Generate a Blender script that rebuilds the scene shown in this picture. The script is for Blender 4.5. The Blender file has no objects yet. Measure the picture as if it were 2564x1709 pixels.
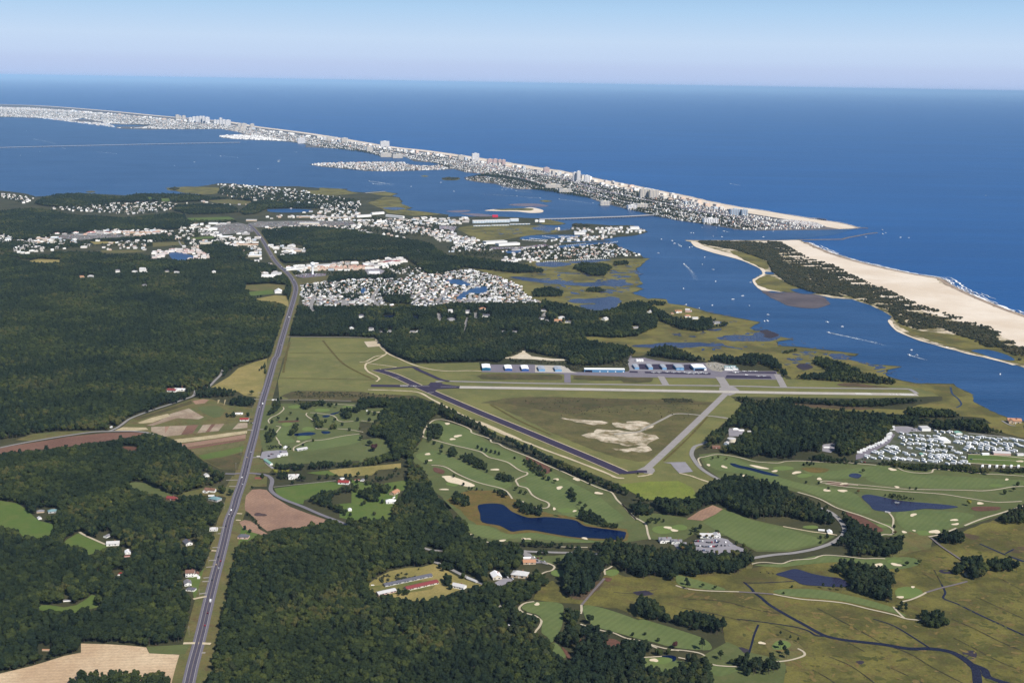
import bpy, bmesh, math, random
import numpy as np
from mathutils import Matrix, Vector
from mathutils.geometry import tessellate_polygon
random.seed(7); rng = np.random.default_rng(7)
S = bpy.context.scene; C = S.collection

# ------------------------------------------------------------------ camera
W, H = 2564.0, 1709.0
F = 2900*W/2352.0            # focal length in photo pixels
ALT = 726.0                  # metres above the sea
SEA_R = 1000000.0
ROLL = math.atan2(38, 2352)
_hz = (784-193)*math.cos(ROLL)*W/2352.0
PITCH = math.atan(_hz/F) + math.atan(ALT/SEA_R)
CR_, SR_, CP_, SP_ = math.cos(ROLL), math.sin(ROLL), math.cos(PITCH), math.sin(PITCH)
cam_d = bpy.data.cameras.new('camera'); cam = bpy.data.objects.new('camera', cam_d); C.objects.link(cam)
cam_d.sensor_width = 36; cam_d.lens = 36*F/W; cam_d.clip_start = 10; cam_d.clip_end = 3000000
R_ = Vector((1, 0, 0)); FW = Vector((0, CP_, -SP_)); UP = Vector((0, SP_, CP_))
cx_, cy_ = CR_*R_ + SR_*UP, -SR_*R_ + CR_*UP
cam.matrix_world = Matrix(((cx_.x, cy_.x, -FW.x, 0), (cx_.y, cy_.y, -FW.y, 0), (cx_.z, cy_.z, -FW.z, ALT), (0, 0, 0, 1)))
S.camera = cam

# ------------------------------------------------------------------ sky, sun, exposure
SUN_AZ = math.radians(180-38)     # measured from +Y towards +X: behind the camera, to its right
SUN_EL = math.radians(46)
sdir = Vector((math.sin(SUN_AZ)*math.cos(SUN_EL), math.cos(SUN_AZ)*math.cos(SUN_EL), math.sin(SUN_EL)))
wd = bpy.data.worlds.new('World'); S.world = wd; wd.use_nodes = True
nt = wd.node_tree; bg = nt.nodes['Background']
sky = nt.nodes.new('ShaderNodeTexSky'); sky.sky_type = 'NISHITA'; sky.sun_disc = False
sky.sun_elevation = SUN_EL; sky.sun_rotation = SUN_AZ; sky.altitude = 800; sky.air_density = 1.0; sky.dust_density = 0.6; sky.ozone_density = 2.0
# the Nishita sky overhead; towards the horizon the pale blue and lavender of the hazy coast air
SKY_K = 0.06
tcw = nt.nodes.new('ShaderNodeTexCoord'); sxyz = nt.nodes.new('ShaderNodeSeparateXYZ'); nt.links.new(tcw.outputs['Generated'], sxyz.inputs[0])
ramp = nt.nodes.new('ShaderNodeValToRGB'); mr = nt.nodes.new('ShaderNodeMapRange'); mr.inputs[1].default_value = -.02; mr.inputs[2].default_value = .18; nt.links.new(sxyz.outputs['Z'], mr.inputs[0]); nt.links.new(mr.outputs[0], ramp.inputs[0])
el = ramp.color_ramp.elements
STOPS = [(0, (.36, .45, .66)), (.10, (.37, .455, .665)), (.165, (.40, .485, .675)), (.195, (.425, .525, .70)), (.26, (.44, .555, .715)), (.38, (.34, .505, .695)), (.6, (.17, .33, .56)), (1, (.09, .21, .42))]
while len(el) < len(STOPS): el.new(.5)
for e_, (p_, c_) in zip(el, STOPS): e_.position = p_; e_.color = (*c_, 1)
sc_ = nt.nodes.new('ShaderNodeVectorMath'); sc_.operation = 'SCALE'; sc_.inputs['Scale'].default_value = 1/SKY_K; nt.links.new(ramp.outputs[0], sc_.inputs[0])
m2 = nt.nodes.new('ShaderNodeMapRange'); m2.inputs[1].default_value = .16; m2.inputs[2].default_value = .5; nt.links.new(sxyz.outputs['Z'], m2.inputs[0])
mxw = nt.nodes.new('ShaderNodeMix'); mxw.data_type = 'RGBA'; nt.links.new(m2.outputs[0], mxw.inputs[0]); nt.links.new(sc_.outputs[0], mxw.inputs[6]); nt.links.new(sky.outputs[0], mxw.inputs[7])
nt.links.new(mxw.outputs[2], bg.inputs[0]); bg.inputs[1].default_value = SKY_K
sun_d = bpy.data.lights.new('sun', 'SUN'); sun_d.energy = 4.6; sun_d.angle = math.radians(.53); sun_d.color = (1, .955, .88)
sun = bpy.data.objects.new('sun', sun_d); C.objects.link(sun); sun.rotation_euler = sdir.to_track_quat('Z', 'Y').to_euler(); sun.location = (0, 0, 3000)
S.view_settings.view_transform = 'Standard'; S.view_settings.look = 'None'; S.view_settings.exposure = 0.35; S.view_settings.gamma = 1
S.view_settings.use_curve_mapping = False
S.render.engine = 'CYCLES'; S.cycles.max_bounces = 4; S.cycles.diffuse_bounces = 2; S.cycles.glossy_bounces = 2
S.cycles.transmission_bounces = 2; S.cycles.volume_bounces = 0; S.cycles.transparent_max_bounces = 4
S.cycles.use_denoising = True; S.cycles.denoising_input_passes = 'RGB_ALBEDO_NORMAL'; S.cycles.denoising_prefilter = 'NONE'
HAZE = 1.1e-5

# ------------------------------------------------------------------ photo pixel <-> ground
VW = dict(S=(0, 0, 1), D=(0, 0, W/2352), A=(0, 150, .425), B=(800, 300, .3825), C=(1500, 400, .4522), V=(0, 450, .3825), E=(700, 550, .425),
          F=(900, 850, .425), G=(1600, 850, .4097), H=(0, 900, .3825), I=(0, 1250, .3825), J=(850, 1250, .36125), K=(1600, 1200, .4097),
          L=(650, 1000, .14875), R=(1560, 860, .1785), Q=(1190, 880, .17), N=(420, 270, .1275), P=(1700, 1320, .1275),
          T=(760, 680, .17), U=(1160, 660, .17), M=(1100, 530, .2295), X=(2150, 1050, .176), Y=(940, 930, .0935), O=(2100, 1050, .12755), W=(880, 1200, .1403))
def pts(spec):
    """'F 1,2 3,4 | J 5,6' -> photo pixels; each letter names a magnified view of the photo"""
    out = []
    for seg in spec.split('|'):
        t = seg.split(); x0, y0, s = VW[t[0]]
        for q in t[1:]:
            a, b = q.split(','); out.append((x0+float(a)*s, y0+float(b)*s))
    return np.array(out)
def ground(p, z=1.0):
    p = np.atleast_2d(np.asarray(p, float)); u = p[:, 0]-W/2; v = p[:, 1]-H/2
    u2 = CR_*u+SR_*v; v2 = -SR_*u+CR_*v
    dn = F*SP_+v2*CP_; fw = F*CP_-v2*SP_; t = (ALT-z)/dn
    return np.stack([u2*t, fw*t], 1)
def project(x, y, z):
    x = np.asarray(x, float); y = np.asarray(y, float); dz = np.asarray(z, float)-ALT
    d = y*CP_-dz*SP_; v2 = -(y*SP_+dz*CP_)/d*F; u2 = x/d*F
    return np.stack([CR_*u2-SR_*v2+W/2, SR_*u2+CR_*v2+H/2], -1), d
def g1(view, x, y, z=1.0):
    x0, y0, s = VW[view]; q = ground([(x0+x*s, y0+y*s)], z)[0]; return float(q[0]), float(q[1])
def inpoly(P, q):
    x, y = q[:, 0], q[:, 1]; r = np.zeros(len(q), bool); n = len(P); j = n-1
    for i in range(n):
        xi, yi = P[i]; xj, yj = P[j]
        if yi != yj: r ^= ((yi > y) != (yj > y)) & (x < (xj-xi)*(y-yi)/(yj-yi)+xi)
        j = i
    return r
def catmull(P, n=4, closed=False):
    P = np.asarray(P, float); m = len(P)
    if m < 3: return P
    out = []
    for i in range(m if closed else m-1):
        a, b, c, d = (P[(i-1) % m], P[i], P[(i+1) % m], P[(i+2) % m]) if closed else (P[max(i-1, 0)], P[i], P[i+1], P[min(i+2, m-1)])
        for k in range(n):
            t = k/n; out.append(.5*(2*b+(c-a)*t+(2*a-5*b+4*c-d)*t*t+(3*b-a-3*c+d)*t**3))
    if not closed: out.append(P[-1])
    return np.array(out)
def rough(P, amp, step):
    """break the straight edges of a closed outline up with a fractal wobble"""
    out = []; m = len(P)
    for i in range(m):
        a, b = P[i], P[(i+1) % m]; L = np.hypot(*(b-a)); k = int(min(60, max(1, L/step)))
        for j in range(k): out.append(a+(b-a)*j/k)
    out = np.array(out); s = np.cumsum(np.hypot(*np.diff(out, axis=0, append=out[:1]).T))
    nrm = np.roll(out, -1, 0)-np.roll(out, 1, 0); nrm = np.stack([-nrm[:, 1], nrm[:, 0]], 1)/(np.hypot(*nrm.T)[:, None]+1e-6)
    w = sum(np.sin(s/(step*f)+rng.uniform(0, 6.3))*g for f, g in ((.55, .5), (1.3, .7), (3.1, 1.0), (7.3, 1.0)))
    w = w+rng.normal(0, .5, len(s))
    return out+nrm*(w*amp*.5)[:, None]

# ------------------------------------------------------------------ materials
def lin(c): return tuple((v/255/12.92 if v <= 10 else ((v/255+.055)/1.055)**2.4) for v in c)
KALB = .78
class Mat:
    def __init__(s, name):
        s.m = bpy.data.materials.new(name); s.m.use_nodes = True; s.t = s.m.node_tree; s.b = s.t.nodes['Principled BSDF']
        s.b.inputs['Roughness'].default_value = .9; s.b.inputs['Specular IOR Level'].default_value = .15
    def n(s, typ, **kw):
        nd = s.t.nodes.new(typ)
        for k, v in kw.items(): setattr(nd, k, v)
        return nd
    def l(s, a, b): s.t.links.new(a, b)
    def pos(s, scale=(1, 1, 1), rot=0):
        g = s.n('ShaderNodeNewGeometry'); mp = s.n('ShaderNodeMapping'); mp.inputs['Scale'].default_value = scale; mp.inputs['Rotation'].default_value = (0, 0, rot)
        s.l(g.outputs['Position'], mp.inputs['Vector']); return mp.outputs[0]
    def noise(s, vec, scale, detail=4, rough=.6, lo=.35, hi=.65):
        nz = s.n('ShaderNodeTexNoise'); nz.inputs['Scale'].default_value = scale; nz.inputs['Detail'].default_value = detail; nz.inputs['Roughness'].default_value = rough
        s.l(vec, nz.inputs['Vector']); r = s.n('ShaderNodeMapRange'); r.inputs[1].default_value = lo; r.inputs[2].default_value = hi
        s.l(nz.outputs['Fac'], r.inputs[0]); return r.outputs[0]
    def mix(s, f, a, b, mode='MIX'):
        m = s.n('ShaderNodeMix'); m.data_type = 'RGBA'; m.blend_type = mode
        for sock, v in ((m.inputs[0], f), (m.inputs[6], a), (m.inputs[7], b)):
            if isinstance(v, (int, float)): sock.default_value = v
            elif isinstance(v, tuple): sock.default_value = (*v, 1) if len(v) == 3 else v
            else: s.l(v, sock)
        return m.outputs[2]
    def out(s, col): s.l(col, s.b.inputs['Base Color']); return s.m
def A(c, k=1.0):
    if min(c) > 225: k *= 1.14      # fresh white paint
    return tuple(min(.9, v*KALB*k) for v in lin(c))
MATS = {}
def flat(name, c, rough=.9, var=.12, scale=.4, spec=.15):
    if name in MATS: return MATS[name]
    m = Mat(name); m.b.inputs['Roughness'].default_value = rough; m.b.inputs['Specular IOR Level'].default_value = spec
    f = m.noise(m.pos(), scale, 3); a = A(c)
    MATS[name] = m.out(m.mix(f, tuple(v*(1-var) for v in a), tuple(min(.9, v*(1+var)) for v in a))); return MATS[name]
def earth(name, c1, c2, c3=None, s1=.012, s2=.09, stripe=None, lo=.38, hi=.62, amt3=.5, fine=.22):
    """ground cover: two tones in broad patches, a third in small ones, fine grain; stripe=(period m, angle, strength) for rows or mowing"""
    if name in MATS: return MATS[name]
    m = Mat(name); p = m.pos(); col = m.mix(m.noise(p, s1, 6, .62, lo, hi), A(c1), A(c2))
    if c3:
        f3 = m.noise(p, s2, 5, .7, .5, .72); k = m.n('ShaderNodeMath', operation='MULTIPLY'); m.l(f3, k.inputs[0]); k.inputs[1].default_value = amt3
        col = m.mix(k.outputs[0], col, A(c3))
    if stripe:
        w = m.n('ShaderNodeTexWave'); w.inputs['Scale'].default_value = 6.2832/20/stripe[0]*1.0; w.inputs['Distortion'].default_value = 1.2; w.inputs['Detail'].default_value = 2; w.inputs['Detail Scale'].default_value = .3
        m.l(m.pos((1, 1, 1), stripe[1]), w.inputs['Vector'])
        g = m.mix(w.outputs['Fac'], (1-stripe[2],)*3, (1+stripe[2],)*3); col = m.mix(1.0, col, g, 'MULTIPLY')
    f = m.noise(p, .35, 4, .75, .3, .7)
    col = m.mix(1.0, col, m.mix(f, (1-fine,)*3, (1+fine,)*3), 'MULTIPLY')
    MATS[name] = m.out(col); return MATS[name]
def water(name, deep, shallow=None, rough=.3, spec=.35, bump=.4, wl=.03, s1=.0012):
    m = Mat(name); p = m.pos((1, 1.8, 1), .5)
    col = m.mix(m.noise(p, s1, 6, .6, .36, .66), deep, shallow or deep)
    st = m.noise(m.pos((.16, 1.6, 1), -.5), s1*6, 4, .6, .4, .7); col = m.mix(1.0, col, m.mix(st, (.86, .88, .90), (1.16, 1.13, 1.1)), 'MULTIPLY')
    m.l(col, m.b.inputs['Base Color']); m.b.inputs['Roughness'].default_value = rough; m.b.inputs['Specular IOR Level'].default_value = spec; m.b.inputs['IOR'].default_value = 1.33
    nz = m.n('ShaderNodeTexNoise'); nz.inputs['Scale'].default_value = wl; nz.inputs['Detail'].default_value = 5; nz.inputs['Roughness'].default_value = .65; m.l(p, nz.inputs['Vector'])
    bp = m.n('ShaderNodeBump'); bp.inputs['Strength'].default_value = bump; bp.inputs['Distance'].default_value = 6; m.l(nz.outputs['Fac'], bp.inputs['Height']); m.l(bp.outputs[0], m.b.inputs['Normal'])
    MATS[name] = m.m; return m.m
def attr_mat(name, rough=.8, spec=.2):
    m = Mat(name); a = m.n('ShaderNodeAttribute'); a.attribute_name = 'paint'; m.b.inputs['Roughness'].default_value = rough; m.b.inputs['Specular IOR Level'].default_value = spec
    MATS[name] = m.out(a.outputs['Color']); return m.m

# ------------------------------------------------------------------ objects
def tag(o, label=None, cat=None, group=None, kind=None):
    if label: o['label'] = label
    if cat: o['category'] = cat
    if group: o['group'] = group
    if kind: o['kind'] = kind
    return o
def link(name, me, parent=None):
    o = bpy.data.objects.new(name, me); C.objects.link(o)
    if parent: o.parent = parent
    return o
def mesh(name, vs, fs, mats, mi=None, smooth=False):
    me = bpy.data.meshes.new(name); me.from_pydata([tuple(map(float, v)) for v in vs], [], fs)
    for m in (mats if isinstance(mats, (list, tuple)) else [mats]): me.materials.append(m)
    if mi is not None: me.polygons.foreach_set('material_index', np.asarray(mi, np.int32))
    if smooth: me.polygons.foreach_set('use_smooth', np.ones(len(me.polygons), bool))
    me.update(); return me
def empty(name, loc, rz=0, label=None, cat=None, group=None, scale=None):
    o = bpy.data.objects.new(name, None); C.objects.link(o); o.location = loc; o.rotation_euler = (0, 0, rz); o.empty_display_size = 1
    if scale is not None: o.scale = scale
    return tag(o, label, cat, group)
NSH = 0; CLEAR = []      # photo-pixel outlines where no wood may stand
def sheet(name, P, z, m, kind='structure', label=None, parent=None):
    """flat outline (world xy) as one triangulated sheet"""
    global NSH; NSH += 1; z += (NSH*.61803 % 1)*.13
    P = [tuple(p) for p in P]
    tri = tessellate_polygon([[Vector((p[0], p[1], 0)) for p in P]])
    fs = []
    for a, b, c in tri:
        ax, ay = P[a]; bx, by = P[b]; qx, qy = P[c]
        fs.append((a, b, c) if (bx-ax)*(qy-ay)-(by-ay)*(qx-ax) > 0 else (a, c, b))
    return tag(link(name, mesh(name, [(p[0], p[1], z) for p in P], fs, m), parent), label, kind=kind)
def poly(name, spec, m, z, smooth=0, edge=None, clear=True, kind='structure', label=None, pad=None):
    px = pts(spec)
    if smooth: px = catmull(px, smooth, True)
    if clear: CLEAR.append(px)
    P = ground(px, z)
    if edge: P = rough(P, edge[0], edge[1])
    return sheet(name, P, z, m, kind, label)
def oval(name, view, x, y, w, h, m, z, tilt=0, lob=.22, clear=False):
    n = 14; a = np.arange(n)/n*2*np.pi; r = 1+lob*np.sin(2*a+rng.uniform(0, 6))+lob*.6*np.sin(3*a+rng.uniform(0, 6))
    q = np.stack([np.cos(a)*r*w/2, np.sin(a)*r*h/2], 1); c, s = math.cos(tilt), math.sin(tilt); q = q @ np.array([[c, s], [-s, c]])
    x0, y0, sc = VW[view]; px = np.stack([x0+(x+q[:, 0])*sc, y0+(y+q[:, 1])*sc], 1)
    if clear: CLEAR.append(px)
    return sheet(name, ground(px, z), z, m)
def strip(P, w0, w1=None):
    P = np.asarray(P, float); n = len(P); d = np.gradient(P, axis=0); d /= np.hypot(*d.T)[:, None]+1e-9
    nr = np.stack([-d[:, 1], d[:, 0]], 1); w = np.linspace(w0, w1 if w1 is not None else w0, n) if not hasattr(w0, '__len__') else np.asarray(w0)
    return P+nr*w[:, None]/2, P-nr*w[:, None]/2
def ribbon(name, spec, w, m, z, n=4, clear=True, w1=None, off=0, wob=0, kind='structure', grow=1.0, label=None, parent=None):
    global NSH; NSH += 1; z += (NSH*.61803 % 1)*.13
    px = pts(spec) if isinstance(spec, str) else spec; P = ground(px, z); P = catmull(P, n) if n > 1 else P
    ww = w
    if wob:
        s = np.arange(len(P)); ww = np.linspace(w, w1 if w1 is not None else w, len(P))*(1+wob*(np.sin(s*1.7+rng.uniform(0, 6))+rng.normal(0, .4, len(P)))); ww = np.maximum(ww, .3)
    if off: a, b = strip(P, abs(off)*2); P = a if off > 0 else b
    a, b = strip(P, ww, w1)
    k = len(P); vs = [(p[0], p[1], z) for p in a]+[(p[0], p[1], z) for p in b]
    o = tag(link(name, mesh(name, vs, [(i, k+i, k+i+1, i+1) for i in range(k-1)], m), parent), label, kind=kind)
    if clear:
        a2, b2 = strip(P, np.asarray(ww)*grow+2 if hasattr(ww, '__len__') else ww*grow+2, (w1*grow+2) if w1 is not None and not hasattr(ww, '__len__') else None)
        q = np.concatenate([a2, b2[::-1]]); CLEAR.append(project(q[:, 0], q[:, 1], z)[0])
    return o
ORD = ['first', 'second', 'third', 'fourth', 'fifth', 'sixth', 'seventh', 'eighth', 'ninth', 'tenth', 'eleventh', 'twelfth']
def nth(i): return ORD[i] if i < 12 else f'{i+1}{"th" if 10 < (i+1) % 100 < 14 else {1: "st", 2: "nd", 3: "rd"}.get((i+1) % 10, "th")}'
# ------------------------------------------------------------------ water and land
M_sea = water('sea_water', (.002, .055, .200), (.004, .070, .240), rough=.32, spec=.16, bump=.45, wl=.02, s1=.0005)
M_bay = water('bay_water', (.012, .052, .145), (.024, .074, .185), rough=.34, spec=.16, bump=.35, wl=.04, s1=.0016)
M_pond = water('pond_water', (.0008, .006, .036), (.0012, .0075, .042), rough=.08, spec=.08, bump=.08, wl=.2, s1=.01)
M_pondv = water('muddy_pond_water', (.020, .020, .046), (.026, .025, .056), rough=.15, spec=.18, bump=.1, wl=.2, s1=.01)
M_creek = water('creek_water', (.012, .012, .026), (.020, .019, .036), rough=.15, spec=.16, bump=.1, wl=.1, s1=.01)
bm = bmesh.new(); rings = []
for r in (300, 900, 2000, 4000, 7000, 11000, 16000, 24000, 40000, 70000, 120000, 200000, 400000, SEA_R):
    rings.append([bm.verts.new((r*math.cos(i*math.pi/48), r*math.sin(i*math.pi/48), 0)) for i in range(96)])
bm.faces.new(rings[0])
for a, b in zip(rings, rings[1:]):
    for i in range(96): bm.faces.new((a[i], b[i], b[(i+1) % 96], a[(i+1) % 96]))
me = bpy.data.meshes.new('sea'); bm.to_mesh(me); bm.free(); me.materials.append(M_sea); tag(link('sea', me), kind='structure')

OC_SEA = 'C 1430,376 1330,350 1200,331 1050,306 900,281 750,258 600,228 480,200 350,175 200,145 | B 1830,388 1600,338 1450,315 1220,278 1050,250 900,228 700,200 470,175 200,130 | A 1882,440 1700,415 1500,390 1360,365 1050,338 900,325 700,305 400,280 200,268 0,262 -300,256 -900,245'
OC_BAY = ('A -900,330 -300,330 0,340 20,335 240,345 480,345 520,350 400,350 380,358 500,368 640,376 700,382 900,385 800,392 690,394 680,404 880,411 1000,409 1090,410 1300,408 1400,425 1430,440 1310,447 1290,456 1370,467 1450,471 1600,476 1700,483 '
          '1790,493 1805,505 1795,515 1880,518 2000,524 2150,539 2180,550 2250,570 2353,579 | B 555,243 620,272 720,278 800,291 700,301 620,299 560,290 550,277 400,275 150,283 0,286 | A 2100,603 1900,607 1820,617 1900,631 2000,640 2150,651 | '
          'B 0,304 150,318 300,335 450,338 600,334 820,327 880,323 960,345 1050,352 1130,360 1160,378 1080,370 1000,372 945,379 960,395 1050,410 1150,420 1200,436 1300,456 1500,456 1560,465 1650,480 1750,505 1830,536 1900,556 2020,586 2150,614 2250,641 | '
          'C 380,324 440,337 520,347 600,360 680,372 780,387 870,392 1100,388 1250,385 1430,381')
SHORE = ('A -900,760 0,770 60,775 160,790 210,805 280,802 330,796 460,789 560,791 700,796 760,800 800,790 900,786 1000,790 1100,787 1160,797 1190,788 1240,768 1200,757 1100,752 1170,745 1230,738 1290,726 1350,728 1450,736 1600,745 1750,745 1900,756 1925,764 2050,764 1860,778 | '
         'B 60,450 190,452 150,468 300,475 400,466 430,470 510,485 475,498 530,510 542,535 525,560 620,575 560,590 680,600 760,612 850,621 845,634 1000,633 1140,632 1300,640 1480,646 1490,660 1612,680 1560,690 1450,687 1390,692 1480,705 1560,722 1640,716 1655,692 '
         '1750,680 1900,690 2050,690 2120,715 2142,735 2080,755 1950,767 1900,778 1850,782 1935,800 1960,832 2020,852 2100,880 2120,900 2160,910 | C 270,550 240,575 210,600 216,640 242,686 195,700 250,716 180,736 270,768 300,765 375,770 387,795 470,805 560,830 640,850 720,866 800,882 900,900 870,911 '
         '840,930 870,945 920,944 960,958 1000,978 1075,991 980,1005 985,1028 1150,1040 1250,1050 1340,1060 1440,1073 1420,1086 1350,1080 1290,1094 1400,1106 1500,1130 1672,1144 1590,1160 1590,1190 1650,1215 1750,1236 1960,1240 2020,1270 2080,1300 | '
         'G 2040,340 2045,380 2120,420 2200,455 2300,490 2353,505')
ASS_BAY = ('C 478,446 508,455 525,476 560,491 640,516 720,536 790,556 850,581 890,602 905,630 880,648 850,662 862,690 900,720 1000,732 1130,728 1200,745 1290,765 1400,771 1500,802 1620,866 1605,890 1640,936 1750,986 1900,1031 2050,1072 2200,1106 2300,1132 2420,1170')
ASS_SEA = 'C 2460,905 2353,866 2250,831 2100,771 2000,726 1930,691 1870,656 1750,636 1600,606 1450,571 1300,526 1200,486 1130,452 1108,444'
# bay and inlet water lies on the sea sheet, inside the barrier islands
bay = np.concatenate([ground(pts(OC_SEA)[::-1][2:-6], .4), ground(pts('C 1420,383 1300,415 1100,440 900,470 800,520 1000,620 1500,760 1800,900 2100,1050 2480,1170'), .4), [[3200, 2300], [3200, 1500], [-9000, 1500], [-16000, 14000]]])
sheet('bay', bay, .4, M_bay)
M_land = earth('land_cover', (60, 62, 40), (78, 76, 50), (48, 50, 34), s1=.006, s2=.03)
land = np.concatenate([ground(pts(SHORE), 1.), [[3600, 2150], [6000, 1200], [6000, -6000], [-12000, -6000], [-14000, 4000]]])
sheet('land', rough(land[:len(land)-5], 5, 14)[:-60].tolist()+land[-5:].tolist(), 1., M_land)
M_town = earth('town_ground', (120, 116, 118), (92, 92, 92), (70, 78, 62), s1=.01, s2=.03, amt3=.6)
ocs, ocb = ground(pts(OC_SEA), 1.), ground(pts(OC_BAY), 1.)
sheet('island_ground', np.concatenate([ocb, ocs]), 1., M_town)
M_sand = earth('beach_sand', (240, 226, 208), (226, 208, 186), (208, 188, 164), s1=.004, s2=.02, amt3=.25, fine=.06)
M_wet = earth('wet_sand', (176, 156, 136), (150, 134, 120), fine=.08)
M_foam = flat('foam', (246, 246, 246), .8, .05)
q = catmull(ocs, 4)
d = np.gradient(q, axis=0); d /= np.hypot(*d.T)[:, None]; nr = np.stack([d[:, 1], -d[:, 0]], 1)
cen = ocb.mean(0); sg = 1 if (nr[40] @ (cen-q[40])) > 0 else -1
bw = np.interp(np.arange(len(q)), [0, 6, 22, 40, 70, len(q)], [50, 150, 200, 150, 125, 150])
sheet('beach', np.concatenate([q, (q+nr*sg*bw[:, None])[::-1]]), 1.25, M_sand)
poly('beach', 'C 1440,379 1330,352 1200,332 1050,310 1120,322 1200,345 1260,372 1330,383', M_sand, 1.4, clear=False)
sheet('wet_beach', np.concatenate([q-nr*sg*14, (q+nr*sg*10)[::-1]]), 1.1, M_wet)
M_surf = flat('surf_foam', (250, 250, 250), .8, .03)
def surf(q, offs, seed, sgn, z0=.6):
    r = random.Random(seed)
    d = np.gradient(q, axis=0); d /= np.hypot(*d.T)[:, None]+1e-9; nr = np.stack([d[:, 1], -d[:, 0]], 1)*sgn
    i = 0; vs = []; fs = []
    while i < len(q)-8:
        n = r.randint(7, 40); j = min(len(q)-1, i+n); o = r.choice(offs)+r.uniform(-5, 5); wd_ = r.uniform(2, 9); b = len(vs)
        for k in range(i, j+1):
            t = (k-i)/(j-i); w = wd_*(math.sin(math.pi*t)**.5)*r.uniform(.5, 1.3)+.2; c = q[k]+nr[k]*(o+3*math.sin(k*.7))
            vs += [(*(c+nr[k]*w/2), z0), (*(c-nr[k]*w/2), z0)]
        for k in range(j-i): fs.append((b+2*k, b+2*k+1, b+2*k+3, b+2*k+2))
        i += r.randint(3, max(4, n))
    return tag(link('surf', mesh('surf', vs, fs, M_surf)), 'white breaking surf along the sand beach', kind='stuff')
# the southern island: beach, dunes, bay marsh
assb, asss = ground(pts(ASS_BAY), 1.), ground(pts(ASS_SEA), 1.)
far_ = np.array([[3300, 1600], [4300, 1500]])
M_dune = earth('dune_grass', (222, 206, 180), (112, 104, 68), (132, 118, 84), s1=.022, s2=.05, lo=.42, hi=.58)
sheet('southern_island', rough(np.concatenate([assb, far_, asss]), 3, 14), 1., M_dune)
poly('beach', 'C 2480,915 2353,868 2250,833 2100,773 2000,728 1930,693 1870,658 1750,638 1600,608 1450,573 1300,528 1200,488 1130,454 1100,446 960,450 880,456 960,470 1010,500 1080,560 1180,600 1290,640 1400,690 1500,720 1600,770 1700,815 1850,850 2000,890 2150,940 2250,990 2353,1050 2480,1110', M_sand, 1.3, edge=(14, 22), clear=False)
q = catmull(ground(pts('C 2470,910 2353,868 2250,832 2100,771 2000,726 1930,691 1870,656 1750,636 1600,606 1450,571 1300,526 1200,486 1140,456'), 1.), 24)
d = np.gradient(q, axis=0); d /= np.hypot(*d.T)[:, None]; nn = np.stack([d[:, 1], -d[:, 0]], 1); sgn = 1 if nn[60][0] > 0 else -1
sheet('wet_beach', np.concatenate([q+nn*sgn*14, (q-nn*sgn*8)[::-1]]), 1.45, M_wet)
surf(q, [18, 22, 30, 44], 3, sgn); surf(q, [16, 24], 4, sgn); surf(q, [12, 15], 8, sgn); surf(q, [10, 18], 9, sgn); surf(q[:150], [20, 34, 48, 60], 5, sgn)
q2 = catmull(ocs[:30], 16); surf(q2, [14, 20, 30], 6, -sg)
poly('beach', 'C 510,452 525,476 560,492 640,517 720,537 790,557 850,582 890,603 906,630 880,650 850,664 862,692 900,722 960,726 1010,732 960,716 900,700 878,680 874,664 905,645 925,625 905,596 860,572 800,545 730,520 650,498 580,476 548,456', M_sand, 1.35, smooth=2, clear=False)
ribbon('beach', 'C 1608,885 1640,936 1750,988 1900,1033 2050,1073 2200,1107 2300,1135', 9, M_sand, 1.35, wob=.4, clear=False)
M_flat = earth('tidal_flat', (104, 96, 100), (86, 80, 86), (120, 104, 92), s1=.01)
poly('sand_flat', 'C 880,700 950,735 1050,732 1130,735 1230,755 1280,795 1230,815 1150,820 1050,806 960,768 900,728', M_flat, .9, smooth=3, clear=False, edge=(5, 15))
M_marsh = earth('marsh_grass', (116, 110, 56), (86, 84, 44), (96, 80, 54), s1=.013, s2=.035, lo=.42, hi=.58, amt3=.75, fine=.3)
M_marsh2 = earth('marsh_grass_far', (122, 116, 62), (92, 90, 50), (128, 104, 66), s1=.009, s2=.03, lo=.43, hi=.57, amt3=.6)
M_mud = earth('marsh_mud', (68, 60, 62), (54, 50, 66), s1=.02)
poly('marsh', 'C 870,660 930,640 1000,660 1100,705 1180,738 1110,732 1010,730 930,715 880,690', M_marsh2, 1.4, smooth=3, edge=(4, 12), clear=False)
poly('marsh', 'C 730,505 830,520 930,560 930,605 860,580 790,548', M_marsh2, 1.4, smooth=3, edge=(4, 12), clear=False)
poly('marsh', 'C 1640,900 1750,940 1900,960 2080,985 2200,1020 2353,1060 2353,1130 2200,1098 2050,1062 1900,1020 1750,970', M_marsh2, 1.4, smooth=2, edge=(4, 12), clear=False)
poly('tidal_pool', 'C 2060,1055 2150,1050 2260,1080 2300,1110 2200,1100 2120,1075', M_bay, 1.6, smooth=3, clear=False)
poly('marsh', 'C 1050,690 1250,745 1400,765 1500,790 1620,860 1640,900 1700,905 1600,840 1450,780 1300,735 1150,690', M_marsh2, 1.35, smooth=2, edge=(6, 12), clear=False)
poly('tidal_pool', 'C 920,620 960,622 970,632 925,632', M_bay, 1.6, smooth=3, clear=False)
poly('tidal_pool', 'C 1060,718 1140,715 1210,735 1130,742', M_bay, 1.6, smooth=3, clear=False)
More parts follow.
